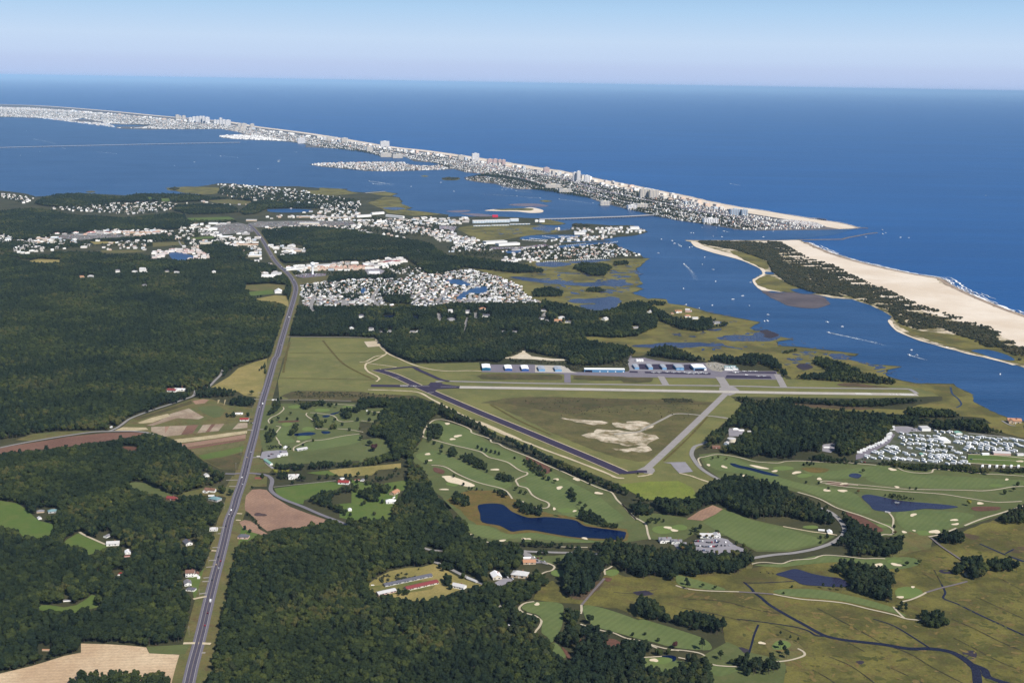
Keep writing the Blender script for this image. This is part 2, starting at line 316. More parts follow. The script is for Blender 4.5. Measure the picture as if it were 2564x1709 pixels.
# shoals and islets of the bay
poly('sand_bar', 'B 1080,594 1160,584 1240,588 1320,580 1390,574 1460,590 1455,606 1380,609 1290,600 1180,598', M_sand, .8, smooth=4, clear=False)
poly('marsh_islet', 'B 1140,586 1240,582 1330,578 1400,582 1380,594 1290,592 1200,592', M_marsh2, .95, smooth=3, clear=False)
M_shoal = earth('shoal', (128, 118, 124), (104, 104, 128), s1=.01)
poly('sand_bar', 'B 1235,556 1320,548 1420,549 1500,563 1440,570 1330,566', M_shoal, .7, smooth=4, clear=False)
poly('sand_bar', 'B 828,598 900,592 985,592 960,604 880,606', M_shoal, .7, smooth=4, clear=False)
poly('sand_bar', 'B 920,614 1040,614 1150,628 1140,636 1040,632', M_shoal, .7, smooth=4, clear=False)
poly('marsh_islet', 'B 1440,530 1480,526 1525,533 1480,538', M_marsh2, .8, smooth=4, clear=False)
poly('marsh_islet', 'B 800,387 850,378 920,382 900,394 830,395', M_marsh2, .8, smooth=4, clear=False)
poly('marsh_islet', 'B 665,368 690,364 715,369 690,373', M_marsh2, .8, smooth=4, clear=False)
poly('marsh_islet', 'V 1090,64 1140,52 1200,62 1150,72', M_marsh2, .8, smooth=4, clear=False)
poly('marsh_islet', 'V 560,80 600,73 625,80 590,85', M_marsh2, .8, smooth=4, clear=False)
# marshes of the mainland
poly('marsh', 'B 905,712 1000,694 1400,692 1500,700 1560,722 1630,722 1500,742 1350,760 1250,775 1110,800 1010,772 950,742', M_marsh2, 1.3, smooth=2, edge=(6, 20))
poly('marsh', 'B 1480,650 1560,664 1612,679 1560,688 1450,684', M_marsh2, 1.3)
poly('marsh', 'B 310,545 430,505 520,512 535,545 600,576 560,588 680,602 800,618 620,630 450,610 400,575', M_marsh2, 1.3, edge=(5, 20))
poly('marsh', 'B 0,443 150,452 140,468 60,492 0,488', M_marsh2, 1.3); poly('marsh', 'B 300,475 420,468 505,485 470,497 400,495', M_marsh2, 1.3)
poly('marsh', 'V 1080,54 1230,44 1440,52 1420,90 1340,98 1200,86', M_marsh2, 1.3); poly('marsh', 'V 2000,70 2250,64 2353,90 2180,105 2050,98', M_marsh2, 1.3)
poly('marsh', ('B 1000,985 1100,975 1320,950 1400,920 1700,915 2160,908 | C 268,552 238,577 208,602 214,640 238,684 195,702 246,716 182,737 268,769 300,768 375,773 387,797 470,808 560,833 640,853 720,868 800,884 895,901 868,912 '
      '838,931 870,948 920,947 958,960 998,980 1070,992 978,1006 985,1030 1150,1043 1250,1053 1340,1063 1434,1074 1418,1084 1350,1080 1285,1095 1400,1109 1500,1133 1668,1146 1588,1161 1588,1191 1650,1218 1750,1239 1955,1243 2015,1272 2076,1302 | '
      'G 2038,342 2043,382 2118,423 2198,458 2298,493 2353,508 2353,570 2200,540 2100,480 1600,440 1700,400 1860,370 1850,350 1780,320 1660,290 950,255 880,200 600,110 420,140 180,40 0,100 | E 2060,800 1900,740 1740,690 1450,440 1380,370 1150,290'), M_marsh2, 1.3, edge=(4, 14), clear=False)
poly('marsh', ('K -190,600 0,590 150,560 420,560 690,540 840,520 1000,520 1200,490 1400,500 1700,440 1850,400 2000,300 2200,240 2353,225 2600,200 2600,1400 800,1400 870,1242 900,1130 700,1080 540,1000 520,880 240,860 0,850 -100,800 -190,760'), M_marsh, 1.3, edge=(3, 10), clear=False)
poly('marsh', 'J 1340,690 1400,590 1480,560 1560,660 1700,690 1830,560 1850,520 1900,500 2000,540 2353,620 2353,780 2050,725 1900,752 1700,722 1500,705', M_marsh, 1.2, edge=(3, 10), clear=False)
for s in ('G 2100,520 2230,500 2353,540 2353,600 2200,560', 'G 1000,400 1200,410 1450,420 1640,430 1640,455 1400,450 1100,425'):
    poly('marsh', s, M_marsh2, 1.3, edge=(3, 10))
M_brush = earth('brown_brush', (104, 84, 66), (84, 74, 52), (70, 66, 48), s1=.03, s2=.1)
for s in ('G 1215,270 1300,262 1420,278 1540,290 1400,292 1260,285', 'G 870,390 1050,392 1250,405 1480,420 1300,425 1050,412', 'K 1990,330 2080,345 2060,365 2000,355', 'K 2270,425 2353,410 2353,440 2300,450', 'J 1560,640 1700,600 1820,560 1810,590 1720,690 1600,680'): poly('brush', s, M_brush, 1.45, smooth=3, edge=(3, 8), clear=False)
# tidal pools of the marsh: long patches of water between bars of grass
M_pool = water('pool_water', (.024, .034, .085), (.040, .046, .085), rough=.25, spec=.2, bump=.2, wl=.1, s1=.02)
for s in ('U 700,195 950,205 1200,240 1400,235 1640,280 1900,270 2150,255 2353,235 2353,330 2100,320 1900,340 1640,325 1300,295 1000,262 800,225', 'U 1150,10 1250,-10 1560,5 1500,35 1300,50 1220,35',
          'U 1500,545 1650,510 1900,510 2150,500 2290,560 2150,590 1900,580 1650,575', 'U 1720,620 1850,600 2050,610 2250,660 2050,700 1850,670', 'C 640,985 750,965 850,970 920,940 1000,975 930,1000 800,1005 700,1000',
          'C 180,1030 330,1015 520,1010 650,1015 640,1030 500,1035 300,1040', 'C 0,690 90,665 180,690 60,700', 'C 0,770 80,760 130,790 60,830 0,820', 'M 1030,560 1180,545 1400,560 1390,590 1200,600 1080,590', 'M 1400,540 1800,520 1830,535 1500,560',
          'C 1250,1075 1330,1070 1400,1090 1330,1102', 'R 820,0 1000,20 1200,25 1300,0 1400,0 1350,30 1150,50 950,35', 'B 1510,706 1580,716 1620,708 1640,716 1570,726', 'B 410,578 500,572 560,582 480,590',
          'M 1000,180 1150,160 1250,180 1200,215 1100,205'):
    poly('tidal_pool', s, M_pool, 1.5, smooth=4, edge=(9, 12), clear=False)
poly('mud_flat', 'C 895,955 930,940 990,965 980,978 930,985', M_mud, 1.7, smooth=3, edge=(6, 10), clear=False)
for s in ('C 1090,1140 1140,1128 1190,1150 1130,1165', 'K 1840,560 1880,553 1910,570 1870,576', 'K 1330,1115 1370,1110 1375,1125 1335,1130', 'K 1985,1060 2030,1050 2050,1085 2010,1090', 'K 610,1020 680,1040 670,1060 630,1040', 'J 2040,640 2120,630 2180,650 2100,660'):
    poly('mud_flat', s, M_mud, 1.5, smooth=3, edge=(3, 6), clear=False)
for s, w, w1 in (('K 640,625 665,645 690,668 705,690 740,715 800,765 900,825 1000,880 1080,925 1145,955 1250,978 1380,993 1500,1007 1650,1032 1780,1032 1900,1050 1980,1090 2030,1130 2060,1165 2070,1250 2080,1330', 3.2, 12), ('K 2040,1130 2110,1160 2140,1210 2300,1260', 9, 12),
                 ('K 1135,955 1080,950 1040,925 980,905 900,890 800,875 600,850', 4, 2), ('K 950,620 850,625 740,630 640,630', 2.5, 2), ('K 1850,640 1872,690 1862,725 1950,760 2050,810 2200,880 2353,950', 3, 4),
                 ('K 730,885 705,945 690,1000 672,1060', 3, 2.5), ('K 2080,390 2160,425 2230,455 2353,500', 3, 6), ('K 2240,450 2290,425', 3, 3), ('K 1780,1030 1640,940 1540,885 1430,850', 3.5, 2),
                 ('G 1905,290 1915,330 1950,360 1970,395 1940,415', 5, 4), ('C 1240,685 1000,640', 3, 2)):
    ribbon('creek', s, w, M_creek, 1.6, w1=w1, clear=False)
M_ditch = flat('ditch_mud', (52, 48, 42), .7, .2, .1)
for s in ('K 1090,785 1250,870 1400,950 1500,1005 1650,1060 1800,1150 1980,1242', 'K 2060,715 2200,780 2353,850', 'K 1910,850 2050,910 2200,985 2353,1050', 'K 1920,965 2050,1030 2200,1110 2353,1170', 'K 1160,1080 1300,1140 1440,1242', 'K 1540,1150 1650,1200 1740,1245',
          'K 1060,1160 1150,1210 1200,1245', 'K 870,820 700,790 500,740 300,730', 'K 620,860 420,810 250,780', 'K 830,890 1000,960', 'K 1730,570 1800,610', 'K 1800,545 1850,640', 'K 2220,610 2353,680', 'K 1250,980 1380,1050',
          'R 980,95 1150,140 1340,160', 'R 1330,80 1480,150', 'R 2130,210 2353,190', 'R 2120,205 2230,260 2353,340', 'J 1900,640 2040,650 2200,620'):
    ribbon('ditch', s, 1.5, M_ditch, 1.55, clear=False, wob=.3)

# ------------------------------------------------------------------ farmland, lawns, clearings
M_grass = earth('airfield_grass', (122, 121, 70), (104, 106, 62), (142, 128, 84), s1=.007, s2=.03, fine=.14, amt3=.5)
M_meadow = earth('dry_meadow', (156, 140, 86), (132, 124, 72), (170, 152, 100), s1=.012, s2=.05)
M_lawn = earth('lawn', (86, 108, 50), (98, 112, 56), (112, 114, 62), s1=.012, s2=.05, fine=.12)
M_verge = earth('verge_grass', (98, 101, 58), (116, 106, 66), (98, 78, 54), s1=.02, s2=.05, amt3=.8)
M_rough_ = earth('golf_rough', (98, 106, 64), (88, 96, 56), (116, 110, 72), s1=.012, s2=.05, fine=.14)
M_fair = earth('fairway_turf', (106, 118, 70), (94, 108, 63), (118, 123, 78), s1=.01, s2=.05, stripe=(9, .6, .05), fine=.08)
M_green = earth('putting_green', (112, 128, 70), (104, 122, 66), fine=.06)
M_soil = earth('red_soil', (132, 98, 82), (112, 82, 70), (150, 118, 98), s1=.01, s2=.04, stripe=(7, .2, .06))
M_straw = earth('straw_stubble', (212, 188, 156), (194, 166, 134), (166, 136, 110), s1=.012, s2=.03, stripe=(8, 1.45, .06), amt3=.4)
M_field = earth('bare_field', (164, 132, 110), (146, 116, 98), (126, 100, 90), s1=.012, s2=.02, stripe=(6, .35, .04), amt3=.5)
airf = ('S 728,844 | E 70,692 320,696 565,698 590,748 640,790 700,818 800,850 1175,840 1190,895 1720,905 | G 0,215 860,195 900,240 1660,285 1790,320 1835,345 1700,350 1300,358 900,352 560,348 625,390 600,450 505,520 420,600 395,640 330,680 325,740 380,800 490,860 440,880 370,920 365,975 240,980 100,975 0,945 | '
        'F 1560,865 1200,720 1000,635 800,555 640,460 500,395 440,368 330,330 0,318 | E 60,1060 0,1055 -10,950 20,860')
poly('airfield', airf, M_grass, 1.4)
M_bright = earth('bright_grass', (124, 134, 58), (112, 122, 54), (134, 132, 70), s1=.02, s2=.05)
poly('field', 'F 1530,852 1700,835 1880,832 1960,870 2000,940 1850,945 1690,942 1600,895', M_bright, 1.6)
M_scrub = earth('scrub', (106, 100, 60), (86, 84, 50), (124, 104, 72), s1=.014, s2=.05, lo=.4, hi=.6, amt3=.7)
poly('scrubland', 'F 720,372 860,345 1000,332 1500,345 1800,350 2095,365 2085,385 1900,545 1700,718 1650,722 1500,690 1300,620 1000,482 850,412 770,378', M_scrub, 1.6, edge=(3, 10), clear=False)
M_scrubd = earth('heath', (96, 88, 56), (74, 74, 44), (110, 84, 64), s1=.02, s2=.06, amt3=.7)
for s in ('F 1000,338 1500,348 2060,370 2040,385 1700,380 1400,400 1250,440 1000,400 850,370', 'F 1780,345 1960,350 1970,370 1800,370', 'Q 90,325 800,330 1240,340 1270,395 1200,410 700,412 100,405', 'Q 1490,348 2353,372 2353,420 1500,415 1450,380', 'R 0,470 380,475 410,500 380,540 0,545',
          'E 70,1012 300,1008 480,1012 560,1025 720,1030 830,1055 700,1062 60,1062'): poly('heath', s, M_scrubd, 1.75, smooth=2, edge=(3, 9), clear=False)
M_pale = earth('pale_sand', (218, 204, 182), (112, 103, 66), (168, 144, 114), s1=.03, s2=.08, lo=.42, hi=.62, amt3=.9)
M_spad = earth('sand_pad', (222, 210, 188), (196, 178, 150))
for s in ('F 1335,548 1400,530 1520,543 1640,545 1740,580 1690,622 1600,615 1500,600 1410,582', 'F 1500,490 1580,495 1650,480 1720,500 1690,520 1640,540 1560,522', 'F 1170,455 1300,465 1450,490 1380,500 1280,485', 'F 1480,632 1560,640 1700,622 1675,655 1600,650 1530,660'):
    poly('sand_patch', s, M_pale, 1.9, smooth=3, edge=(14, 14))
poly('sand_patch', 'F 850,107 905,95 940,80 962,62 978,58 985,80 1012,97 1100,108 1235,118 1180,124 1100,122 980,115 880,113', M_spad, 1.9, smooth=3, edge=(4, 8))
poly('sand_pad', 'E 498,718 585,712 592,745 520,750', M_spad, 1.9)
M_track = flat('pale_track', (206, 190, 160), .95, .12, .15)
M_gtrack = flat('grey_track', (160, 154, 142), .95, .12, .15)
for s, w in (('E 566,700 590,742 640,787 700,815 780,850 880,878 980,890 1100,888 1190,890', 5), ('E 635,785 590,812 540,835 512,845 505,870 525,895 570,918 588,935 570,952', 5), ('E 512,842 560,850 620,857 690,868', 4),
             ('F 50,294 180,298 340,308 430,352 600,440 720,497 850,555 1000,610 1100,650 1250,705 1450,782 1510,810 1560,815', 6), ('F 700,480 850,545 950,590', 9), ('F 1885,785 1950,800 2000,818 2085,846', 4.5), ('F 1640,805 1690,798 1725,788', 5), ('F 0,132 40,128 90,100 160,80 110,20', 4)):
    ribbon('dirt_track', s, w, M_track, 2.0, wob=.18)
ribbon('dirt_track', 'F 1500,555 1640,542 1700,512 1800,462 1850,438 1920,436 2000,443 2100,452 2170,461', 7, M_gtrack, 2.0)
M_dd = flat('drain', (98, 88, 46), .95, .2, .1)
for s, w in (('E 255,710 320,790 380,850 460,895 560,942', 6), ('E 60,783 300,785 610,782', 2.5), ('E 0,932 250,935 545,942', 4), ('F 770,380 850,425 960,485 1130,560', 5), ('E 60,720 40,800 22,900', 6), ('G 420,470 300,600 150,740', 5)): ribbon('drain', s, w, M_dd, 1.9, wob=.2, clear=False)
# west of the road
for s, m, sm in (('H 1380,182 1500,110 1560,55 1655,20 1750,-8 1742,60 1722,180 1690,245 1600,235 1560,210', M_meadow, 0), ('H -60,585 200,545 450,503 700,478 870,474 930,478 962,487 700,530 400,575 200,592 -60,622', M_soil, 0),
              ('H 100,525 220,485 400,470 640,468 450,494 200,534', M_verge, 0), ('H 745,468 800,440 860,388 1000,342 1100,310 1270,252 1385,257 1500,300 1675,315 1640,440 1600,640 1560,725 1440,715 1330,660 1210,570 1130,520 1020,490 960,470', M_verge, 0),
              ('H -60,930 80,934 130,950 190,995 260,1055 362,1082 320,1150 200,1172 90,1120 -60,1060', M_lawn, 2), ('I 400,300 440,260 500,225 530,216 620,258 720,300 620,350 580,362 540,310', M_lawn, 0), ('I 250,690 330,690 420,705 500,690 560,655 600,622 636,632 642,705 560,720 500,738 390,738 260,722', M_lawn, 0),
              ('H 812,815 880,800 945,805 1120,880 1130,905 1050,895 950,870', M_rough_, 0), ('H 1180,875 1330,842 1480,832 1520,760 1550,770 1500,960 1470,1000 1480,900 1400,885 1200,892', M_verge, 0), ('V 1600,690 1760,680 1880,690 1870,720 1700,730 1600,720', M_verge, 0),
              ('V 1620,735 1780,720 1800,745 1640,760', M_lawn, 0), ('V 1640,785 1800,755 1880,760 1890,830 1800,800', M_meadow, 0), ('V 180,535 250,518 405,525 380,545 250,545', M_meadow, 0), ('V 1225,250 1500,242 1540,258 1240,268', M_lawn, 0), ('V 1360,135 1500,128 1650,142 1600,165 1400,150', M_verge, 0), ('V 1050,122 1110,120 1120,140 1060,142', M_lawn, 0),
              ('V 960,112 1000,115 980,135', M_lawn, 0), ('V 590,405 700,402 790,410 620,422', M_meadow, 0), ('V 1000,412 1200,405 1210,425 1000,440', M_verge, 0), ('V 1240,380 1400,368 1400,382 1270,390', M_lawn, 0), ('V 660,462 900,458 960,470 800,480 670,476', M_verge, 0), ('V 1900,650 2150,625 2150,665 1920,690', M_scrub, 0),
              ('I -20,1142 200,1090 300,1060 420,1022 530,1000 530,941 700,945 860,955 958,966 975,1003 1100,1010 1185,1015 1198,1050 1185,1100 1150,1150 1140,1260 -20,1260', M_straw, 0), ('I 960,962 1100,955 1245,945 1210,1012 1100,1012 978,1005', M_rough_, 0),
              ('I 1205,940 1230,830 1270,680 1340,640 1300,820 1240,1030 1200,1200 1150,1210 1195,1060', M_verge, 0), ('I 1265,620 1250,560 1220,570 1215,520 1300,490 1350,430 1400,330 1420,330 1330,650 1270,650', M_lawn, 0), ('I 1395,320 1410,180 1440,130 1470,20 1510,20 1420,340', M_verge, 0)):
    poly('field' if m in (M_soil, M_straw, M_meadow) else 'grassland', s, m, 1.4, smooth=sm)
M_rows = earth('crop_rows', (178, 162, 140), (150, 128, 108), (128, 112, 92), s1=.02, s2=.05, stripe=(5, .5, .10))
M_rowg = earth('green_rows', (98, 102, 62), (116, 108, 72), (84, 80, 50), s1=.02, stripe=(4, .5, .10))
M_cream = earth('cream_rows', (198, 182, 148), (178, 162, 126), (150, 134, 100), s1=.03)
xs = [990, 1080, 1110, 1160, 1225, 1300, 1330, 1385, 1410, 1470, 1520, 1560, 1620]
mm = [M_rows, M_field, M_rows, M_rows, M_soil, M_rowg, M_rows, M_soil, M_rows, M_rowg, M_rowg, M_rows]
for i in range(12):
    a, b = xs[i], xs[i+1]; t = lambda x: 440-(x-990)/630*28; u = lambda x: 505-(x-1060)/560*60 if x > 1060 else 470+(x-990)/70*30
    sh = lambda x: x-(40 if 1080 < x < 1600 else 0)
    poly('crop_bed', f'H {a},{t(a)} {b},{t(b)} {sh(b)},{u(sh(b))} {sh(a)},{u(sh(a))}', mm[i], 1.6)
for s, m in (('H 900,412 990,380 1100,353 1110,368 1000,410 920,418', M_cream), ('H 1120,352 1235,318 1335,376 1300,390 1160,382 1000,432 960,430 1050,395', M_rows), ('H 750,462 800,442 955,443 972,458 850,466', M_cream), ('H 1140,522 1300,505 1500,478 1620,463 1615,482 1400,515 1170,545', M_cream),
             ('H 1180,552 1400,520 1610,488 1608,515 1400,545 1200,575', M_field), ('H 1215,575 1400,548 1605,518 1603,528 1400,562 1240,585', M_soil), ('H 1245,590 1400,567 1602,532 1596,560 1450,590 1290,622', M_rowg), ('H 1300,626 1450,595 1596,565 1590,600 1450,635 1330,652', M_lawn), ('H 1335,657 1450,640 1590,605 1575,660 1555,720 1480,718 1420,700', M_scrubd),
             ('H 1290,310 1420,298 1480,335 1440,375 1400,380 1340,355', M_rough_), ('H 1260,270 1330,258 1370,262 1340,285 1280,292', M_field), ('H 870,385 1000,348 1250,268 1260,285 1050,352 900,395', M_scrubd), ('H 1425,262 1440,262 1425,290', M_cream), ('H 1470,262 1480,262 1465,305', M_cream)):
    poly('crop_bed', s, m, 1.75)
# east of the road
poly('field', 'H 1602,950 1610,890 1650,850 1700,846 1745,852 1790,895 1900,962 2000,1000 2150,1052 2080,1080 1990,1090 1930,1115 1860,1095 1750,1122 1690,1078 1640,1010 1605,985', M_field, 1.5)
oval('dark_patch', 'H', 1702, 1013, 70, 26, flat('dark_soil', (84, 68, 66), .9, .3, .1), 1.7, lob=.25)  # darker oval on the brown field
poly('field', 'H 1566,1062 1600,1048 1640,1055 1680,1080 1700,1110 1752,1138 1710,1146 1640,1125 1590,1100', M_field, 1.5)
for s, m in (('H 1795,842 1950,820 2150,796 2225,808 2245,822 2200,850 2080,885 1990,920 1985,945 1930,938 1850,905 1810,875', M_lawn), ('H 1720,300 1860,285 2353,285 2353,660 2200,672 2000,680 1800,700 1760,690 1730,640 1700,500', M_rough_), ('L 780,1230 1150,1190 1330,1280 1000,1260', M_lawn), ('H 1650,650 1720,650 1790,710 1760,740 1640,735', M_verge), ('H 1620,762 1750,760 1745,830 1650,830 1610,850', M_verge),
             ('L 1160,1185 1330,1165 1500,1150 2000,1105 2380,1068 2380,1150 2000,1180 1890,1270 1560,1290 1330,1282 1230,1240', M_meadow), ('J 0,30 130,20 250,0 390,-10 395,60 330,80 240,100 200,140 100,142 0,125', M_lawn), ('F 0,960 80,930 200,880 290,810 300,860 230,900 210,1000 200,1062 0,1062', M_lawn), ('F 0,590 100,580 180,600 200,670 100,690 0,725', M_rough_),
             ('W 0,0 400,110 640,60 1030,0 1030,170 700,240 400,330 0,330', M_lawn), ('W 0,330 760,300 780,560 560,590 420,620 180,720 0,700', M_lawn), ('I 1500,180 1560,60 1600,150 1690,215 1720,230 1600,280 1520,310', M_lawn), ('J 1270,378 1480,390 1560,380 1580,400 1500,440 1450,450', M_rough_), ('J 180,600 260,540 350,495 480,470 570,468 650,445 700,460 760,500 830,540 990,590 960,612 870,612 780,645 700,680 620,705 480,700 400,680 270,660', M_meadow),
             ('F 1,410 170,400 140,470 70,490 0,480', M_rough_), ('L 1500,180 2100,140 2080,380 1500,370', M_rough_)):
    poly('grassland', s, m, 1.4)
M_farmgrass = earth('farm_grass', (116, 112, 62), (96, 104, 54), (156, 132, 86), s1=.03)
poly('grassland', 'J 185,600 320,590 560,560 690,560 640,620 440,650 290,660', M_farmgrass, 1.6)
# golf course grounds and turf
poly('golf_course', 'F 395,500 450,468 640,520 780,605 1000,690 1250,800 1490,895 1560,985 1640,1060 1690,1090 | J 2160,270 1960,300 1500,300 1000,290 900,240 850,130 780,60 720,0 | F 520,1000 490,930 425,880 380,780 320,720 305,670 370,590', M_rough_, 1.4)
poly('golf_course', 'G 365,700 480,690 620,715 740,742 1000,742 1340,752 1800,795 2353,815 2600,840 2600,1020 2353,1000 2200,1075 2000,1140 1900,1165 1800,1190 1640,1200 1460,1200 1430,1150 1250,1045 1100,975 970,935 800,880 640,835 500,850 400,780', M_rough_, 1.4)
poly('golf_course', 'K 0,215 100,205 300,235 450,155 520,180 700,245 900,290 1090,315 1200,345 1110,400 920,440 720,440 640,400 560,345 330,335 270,370 120,370 60,360 0,300', M_rough_, 1.4)
poly('driving_range', 'K 390,262 520,185 700,250 900,300 1080,350 1130,385 900,430 720,430 600,380', M_fair, 1.6)
poly('grassland', 'K 380,1080 540,990 700,1060 880,1100 900,1140 870,1330 380,1330', M_rough_, 1.35, clear=False)
poly('grassland', 'K 1480,440 1640,330 1740,240 1800,350 1780,420 1640,450 1560,480', M_verge, 1.35, clear=False)
poly('grassland', 'K 0,560 200,590 380,600 690,545 700,500 300,480 0,470', M_verge, 1.25, clear=False)
poly('dirt_field', 'K 290,242 370,190 450,155 512,180 470,210 385,250', M_field, 1.7)
for s in ('F 470,482 560,500 640,530 700,570 780,622 880,660 960,700 1080,755 1180,805 1330,880 1420,930 1480,980 1560,1050 1480,1080 1360,1060 1300,1000 1240,960 1100,900 980,830 990,790 900,740 800,700 700,660 600,630 520,610 450,560 440,520', 'F 330,680 390,660 460,655 640,740 800,810 900,850 850,880 760,860 640,815 560,765 480,735 420,730 370,720',
          'F 930,850 1000,840 1100,880 1250,960 1300,1040 1200,1030 1110,960 1020,900', 'J 860,165 950,175 1040,185 1120,225 1200,240 1330,228 1480,250 1640,275 1800,290 1700,300 1500,285 1300,265 1100,275 960,250 900,215',
          'G 1390,840 1600,825 1900,832 2200,850 2353,860 2353,890 2200,905 1900,910 1600,895 1450,875', 'G 1000,790 1200,800 1450,770 1600,800 1700,820 1450,830 1250,850 1100,845', 'G 700,830 850,840 1000,880 1300,930 1380,1010 1420,1050 1350,1060 1200,1000 1000,920 850,880', 'G 1570,1060 1680,1040 1850,1045 2050,1070 1950,1130 1850,1160 1700,1180 1600,1140',
          'G 400,720 520,710 640,745 850,830 800,850 640,820 500,800 430,770', 'J 1262,745 1310,716 1420,705 1540,722 1552,780 1540,880 1500,950 1470,990 1440,950 1400,920 1405,850 1380,800 1300,775', 'J 1470,1000 1510,1000 1570,1080 1540,1100 1490,1075', 'J 1690,735 1800,745 1950,790 2100,845 2280,900 2353,930 2420,960 2420,1010 2250,1000 2080,965 1900,915 1780,880 1710,830',
          'K 700,520 880,512 1000,482 1130,462 1360,482 1640,472 1720,510 1600,545 1400,530 1250,502 1000,520 860,535', 'K 820,682 900,668 1100,672 1350,722 1520,770 1580,800 1640,835 1560,815 1350,762 1200,735 1000,718 880,705', 'K 230,585 330,605 450,640 530,670 470,675 330,660 240,640', 'K 0,855 120,880 300,935 395,970 440,1010 430,1040 300,1035 150,1010 0,950',
          'K 30,1090 140,1090 250,1108 300,1120 220,1165 130,1180 40,1150', 'K 430,1132 560,1148 640,1150 500,1200 440,1180', 'L 300,480 420,460 560,470 530,560 500,620 600,700 480,740 380,740 330,690 290,620', 'L 560,860 900,700 1650,590 1700,690 1500,760 860,850'):
    poly('fairway', s, M_fair, 1.65, smooth=3)
poly('marsh', 'K 770,985 830,965 950,985 1010,1040 995,1080 900,1105 820,1070 780,1025', M_verge, 1.55, smooth=3)
for v, x, y, w, h in (('F', 1225, 1005, 110, 30), ('F', 548, 850, 70, 28), ('K', 150, 305, 130, 56), ('K', 245, 293, 95, 40), ('K', 870, 1010, 120, 55), ('K', 1645, 690, 190, 66), ('K', 1560, 498, 90, 24), ('G', 1010, 830, 90, 26), ('G', 880, 785, 120, 30), ('G', 1740, 1180, 90, 30), ('G', 2180, 890, 80, 18), ('J', 1530, 510, 130, 50), ('J', 1890, 505, 90, 50), ('J', 2230, 1115, 150, 50),
                      ('L', 590, 120, 230, 56), ('L', 1050, 175, 240, 66), ('L', 460, 415, 190, 66), ('L', 820, 495, 240, 66), ('L', 740, 640, 240, 74), ('L', 1480, 120, 160, 44), ('K', 1050, 290, 90, 24), ('G', 1500, 1135, 110, 22)):
    oval('putting_green', v, x, y, w, h, M_green, 1.8, lob=.1)
M_reed = earth('pond_reeds', (116, 98, 52), (98, 92, 46), (110, 74, 56), s1=.04, s2=.1)
poly('reed_bed', 'F 520,945 640,890 740,885 840,892 930,950 1010,1000 1100,1015 1180,1045 | J 1480,110 1640,122 1700,165 1880,195 1990,205 2005,262 1960,295 1840,288 1650,272 1500,250 1330,226 1160,238 1085,192 960,172 900,140 850,95', M_reed, 1.55, smooth=2, edge=(3, 8))
for s, m in (('J 958,48 985,32 1060,26 1130,34 1165,58 1200,85 1290,120 1350,126 1430,120 1530,128 1600,136 1650,150 1700,182 1790,196 1880,207 1975,222 1985,240 1958,282 1850,272 1650,262 1560,250 1480,237 1330,211 1245,215 1190,220 1110,180 990,156 975,100', M_pond),
             ('K 835,578 890,560 950,545 1000,555 1050,572 1140,590 1230,602 1280,632 1300,650 1220,655 1110,650 1000,640 950,615 900,598', M_pondv), ('G 1360,960 1400,945 1480,958 1560,975 1650,988 1780,998 1900,1010 1950,1022 1850,1035 1750,1032 1650,1045 1580,1050 1530,1050 1440,1040 1410,1010', M_pondv),
             ('G 555,757 580,755 620,768 700,785 850,826 832,832 760,820 680,797 590,778', M_pond), ('G 1290,820 1325,815 1360,826 1340,846 1285,836', M_pondv), ('G 990,785 1060,778 1160,790 1130,812 1050,810', M_reed), ('L 590,575 700,560 850,545 950,568 900,590 850,598 620,610', M_pond), ('L 1040,530 1170,532 1190,560 1080,575', M_pond), ('L 1055,278 1110,262 1190,262 1150,295 1080,298', M_pond),
             ('L 1190,240 1260,220 1345,204 1310,232 1210,256', M_pond), ('F 440,525 455,518 468,530 462,580 442,575', M_pond), ('J 2225,1085 2300,1078 2335,1092 2320,1120 2270,1110', M_pond), ('V 1110,478 1180,476 1240,490 1275,505 1210,530 1130,520', M_bay), ('V 1750,195 1800,192 1900,190 2030,195 2035,208 1900,215 1770,210', M_bay), ('T 835,305 860,245 920,240 915,300 880,325', M_bay), ('T 1130,655 1350,640 1340,665 1190,680', M_pond), ('T 1580,650 1720,680 1700,705 1620,690', M_pond),
             ('E 975,362 1000,352 1050,350 1090,362 1130,380 1110,390 1060,385 1010,376', M_bay), ('E 1045,466 1058,440 1090,420 1150,402 1190,393 1222,394 1222,425 1180,436 1120,436 1085,466', M_bay), ('M 720,430 800,425 890,420 870,445 760,455', M_bay), ('M 890,280 1000,258 1250,252 1500,255 1520,275 1300,290 1100,300 900,300', M_bay), ('M 1290,375 1400,360 1500,350 1640,340 1900,325 1960,345 1760,350 1500,380 1340,395', M_bay), ('B 1570,800 1700,795 1900,790 1760,800', M_bay)):
    poly('pond', s, m, 1.8, smooth=3)
M_bunk = flat('bunker_sand', (228, 212, 184), .95, .06, .3)
BUNK = dict(F='518,494,35,10 578,567,45,14 548,585,32,12 402,673,40,10 415,710,30,9 800,764,45,12 1160,822,36,12 1280,821,45,16 1178,871,42,16 1408,903,48,14 1148,995,20,14 1268,1008,28,9 500,881,70,7', J='1370,723,36,20 1130,283,56,11 1280,271,44,11 1312,271,30,11 1700,268,52,12 905,242,36,12',
            G='425,765,24,12 520,776,36,14 645,830,30,12 735,778,110,14 830,802,40,11 962,811,50,17 1102,850,34,14 1147,919,46,15 1243,922,62,14 1252,879,48,12 1577,899,34,10 1548,792,48,15 2248,853,26,10 2085,999,50,12 1676,1069,36,19 1927,1100,44,14 1934,1126,40,14 1621,1174,36,12 1682,1165,20,8 1808,1172,60,26 178,1147,44,17 215,1164,44,16 2330,742,40,12',
            K='1465,521,50,22 1572,519,64,17 1598,717,52,12 1674,655,28,10 92,1102,46,24 750,997,40,18', L='650,702,76,22 2000,212,60,10')
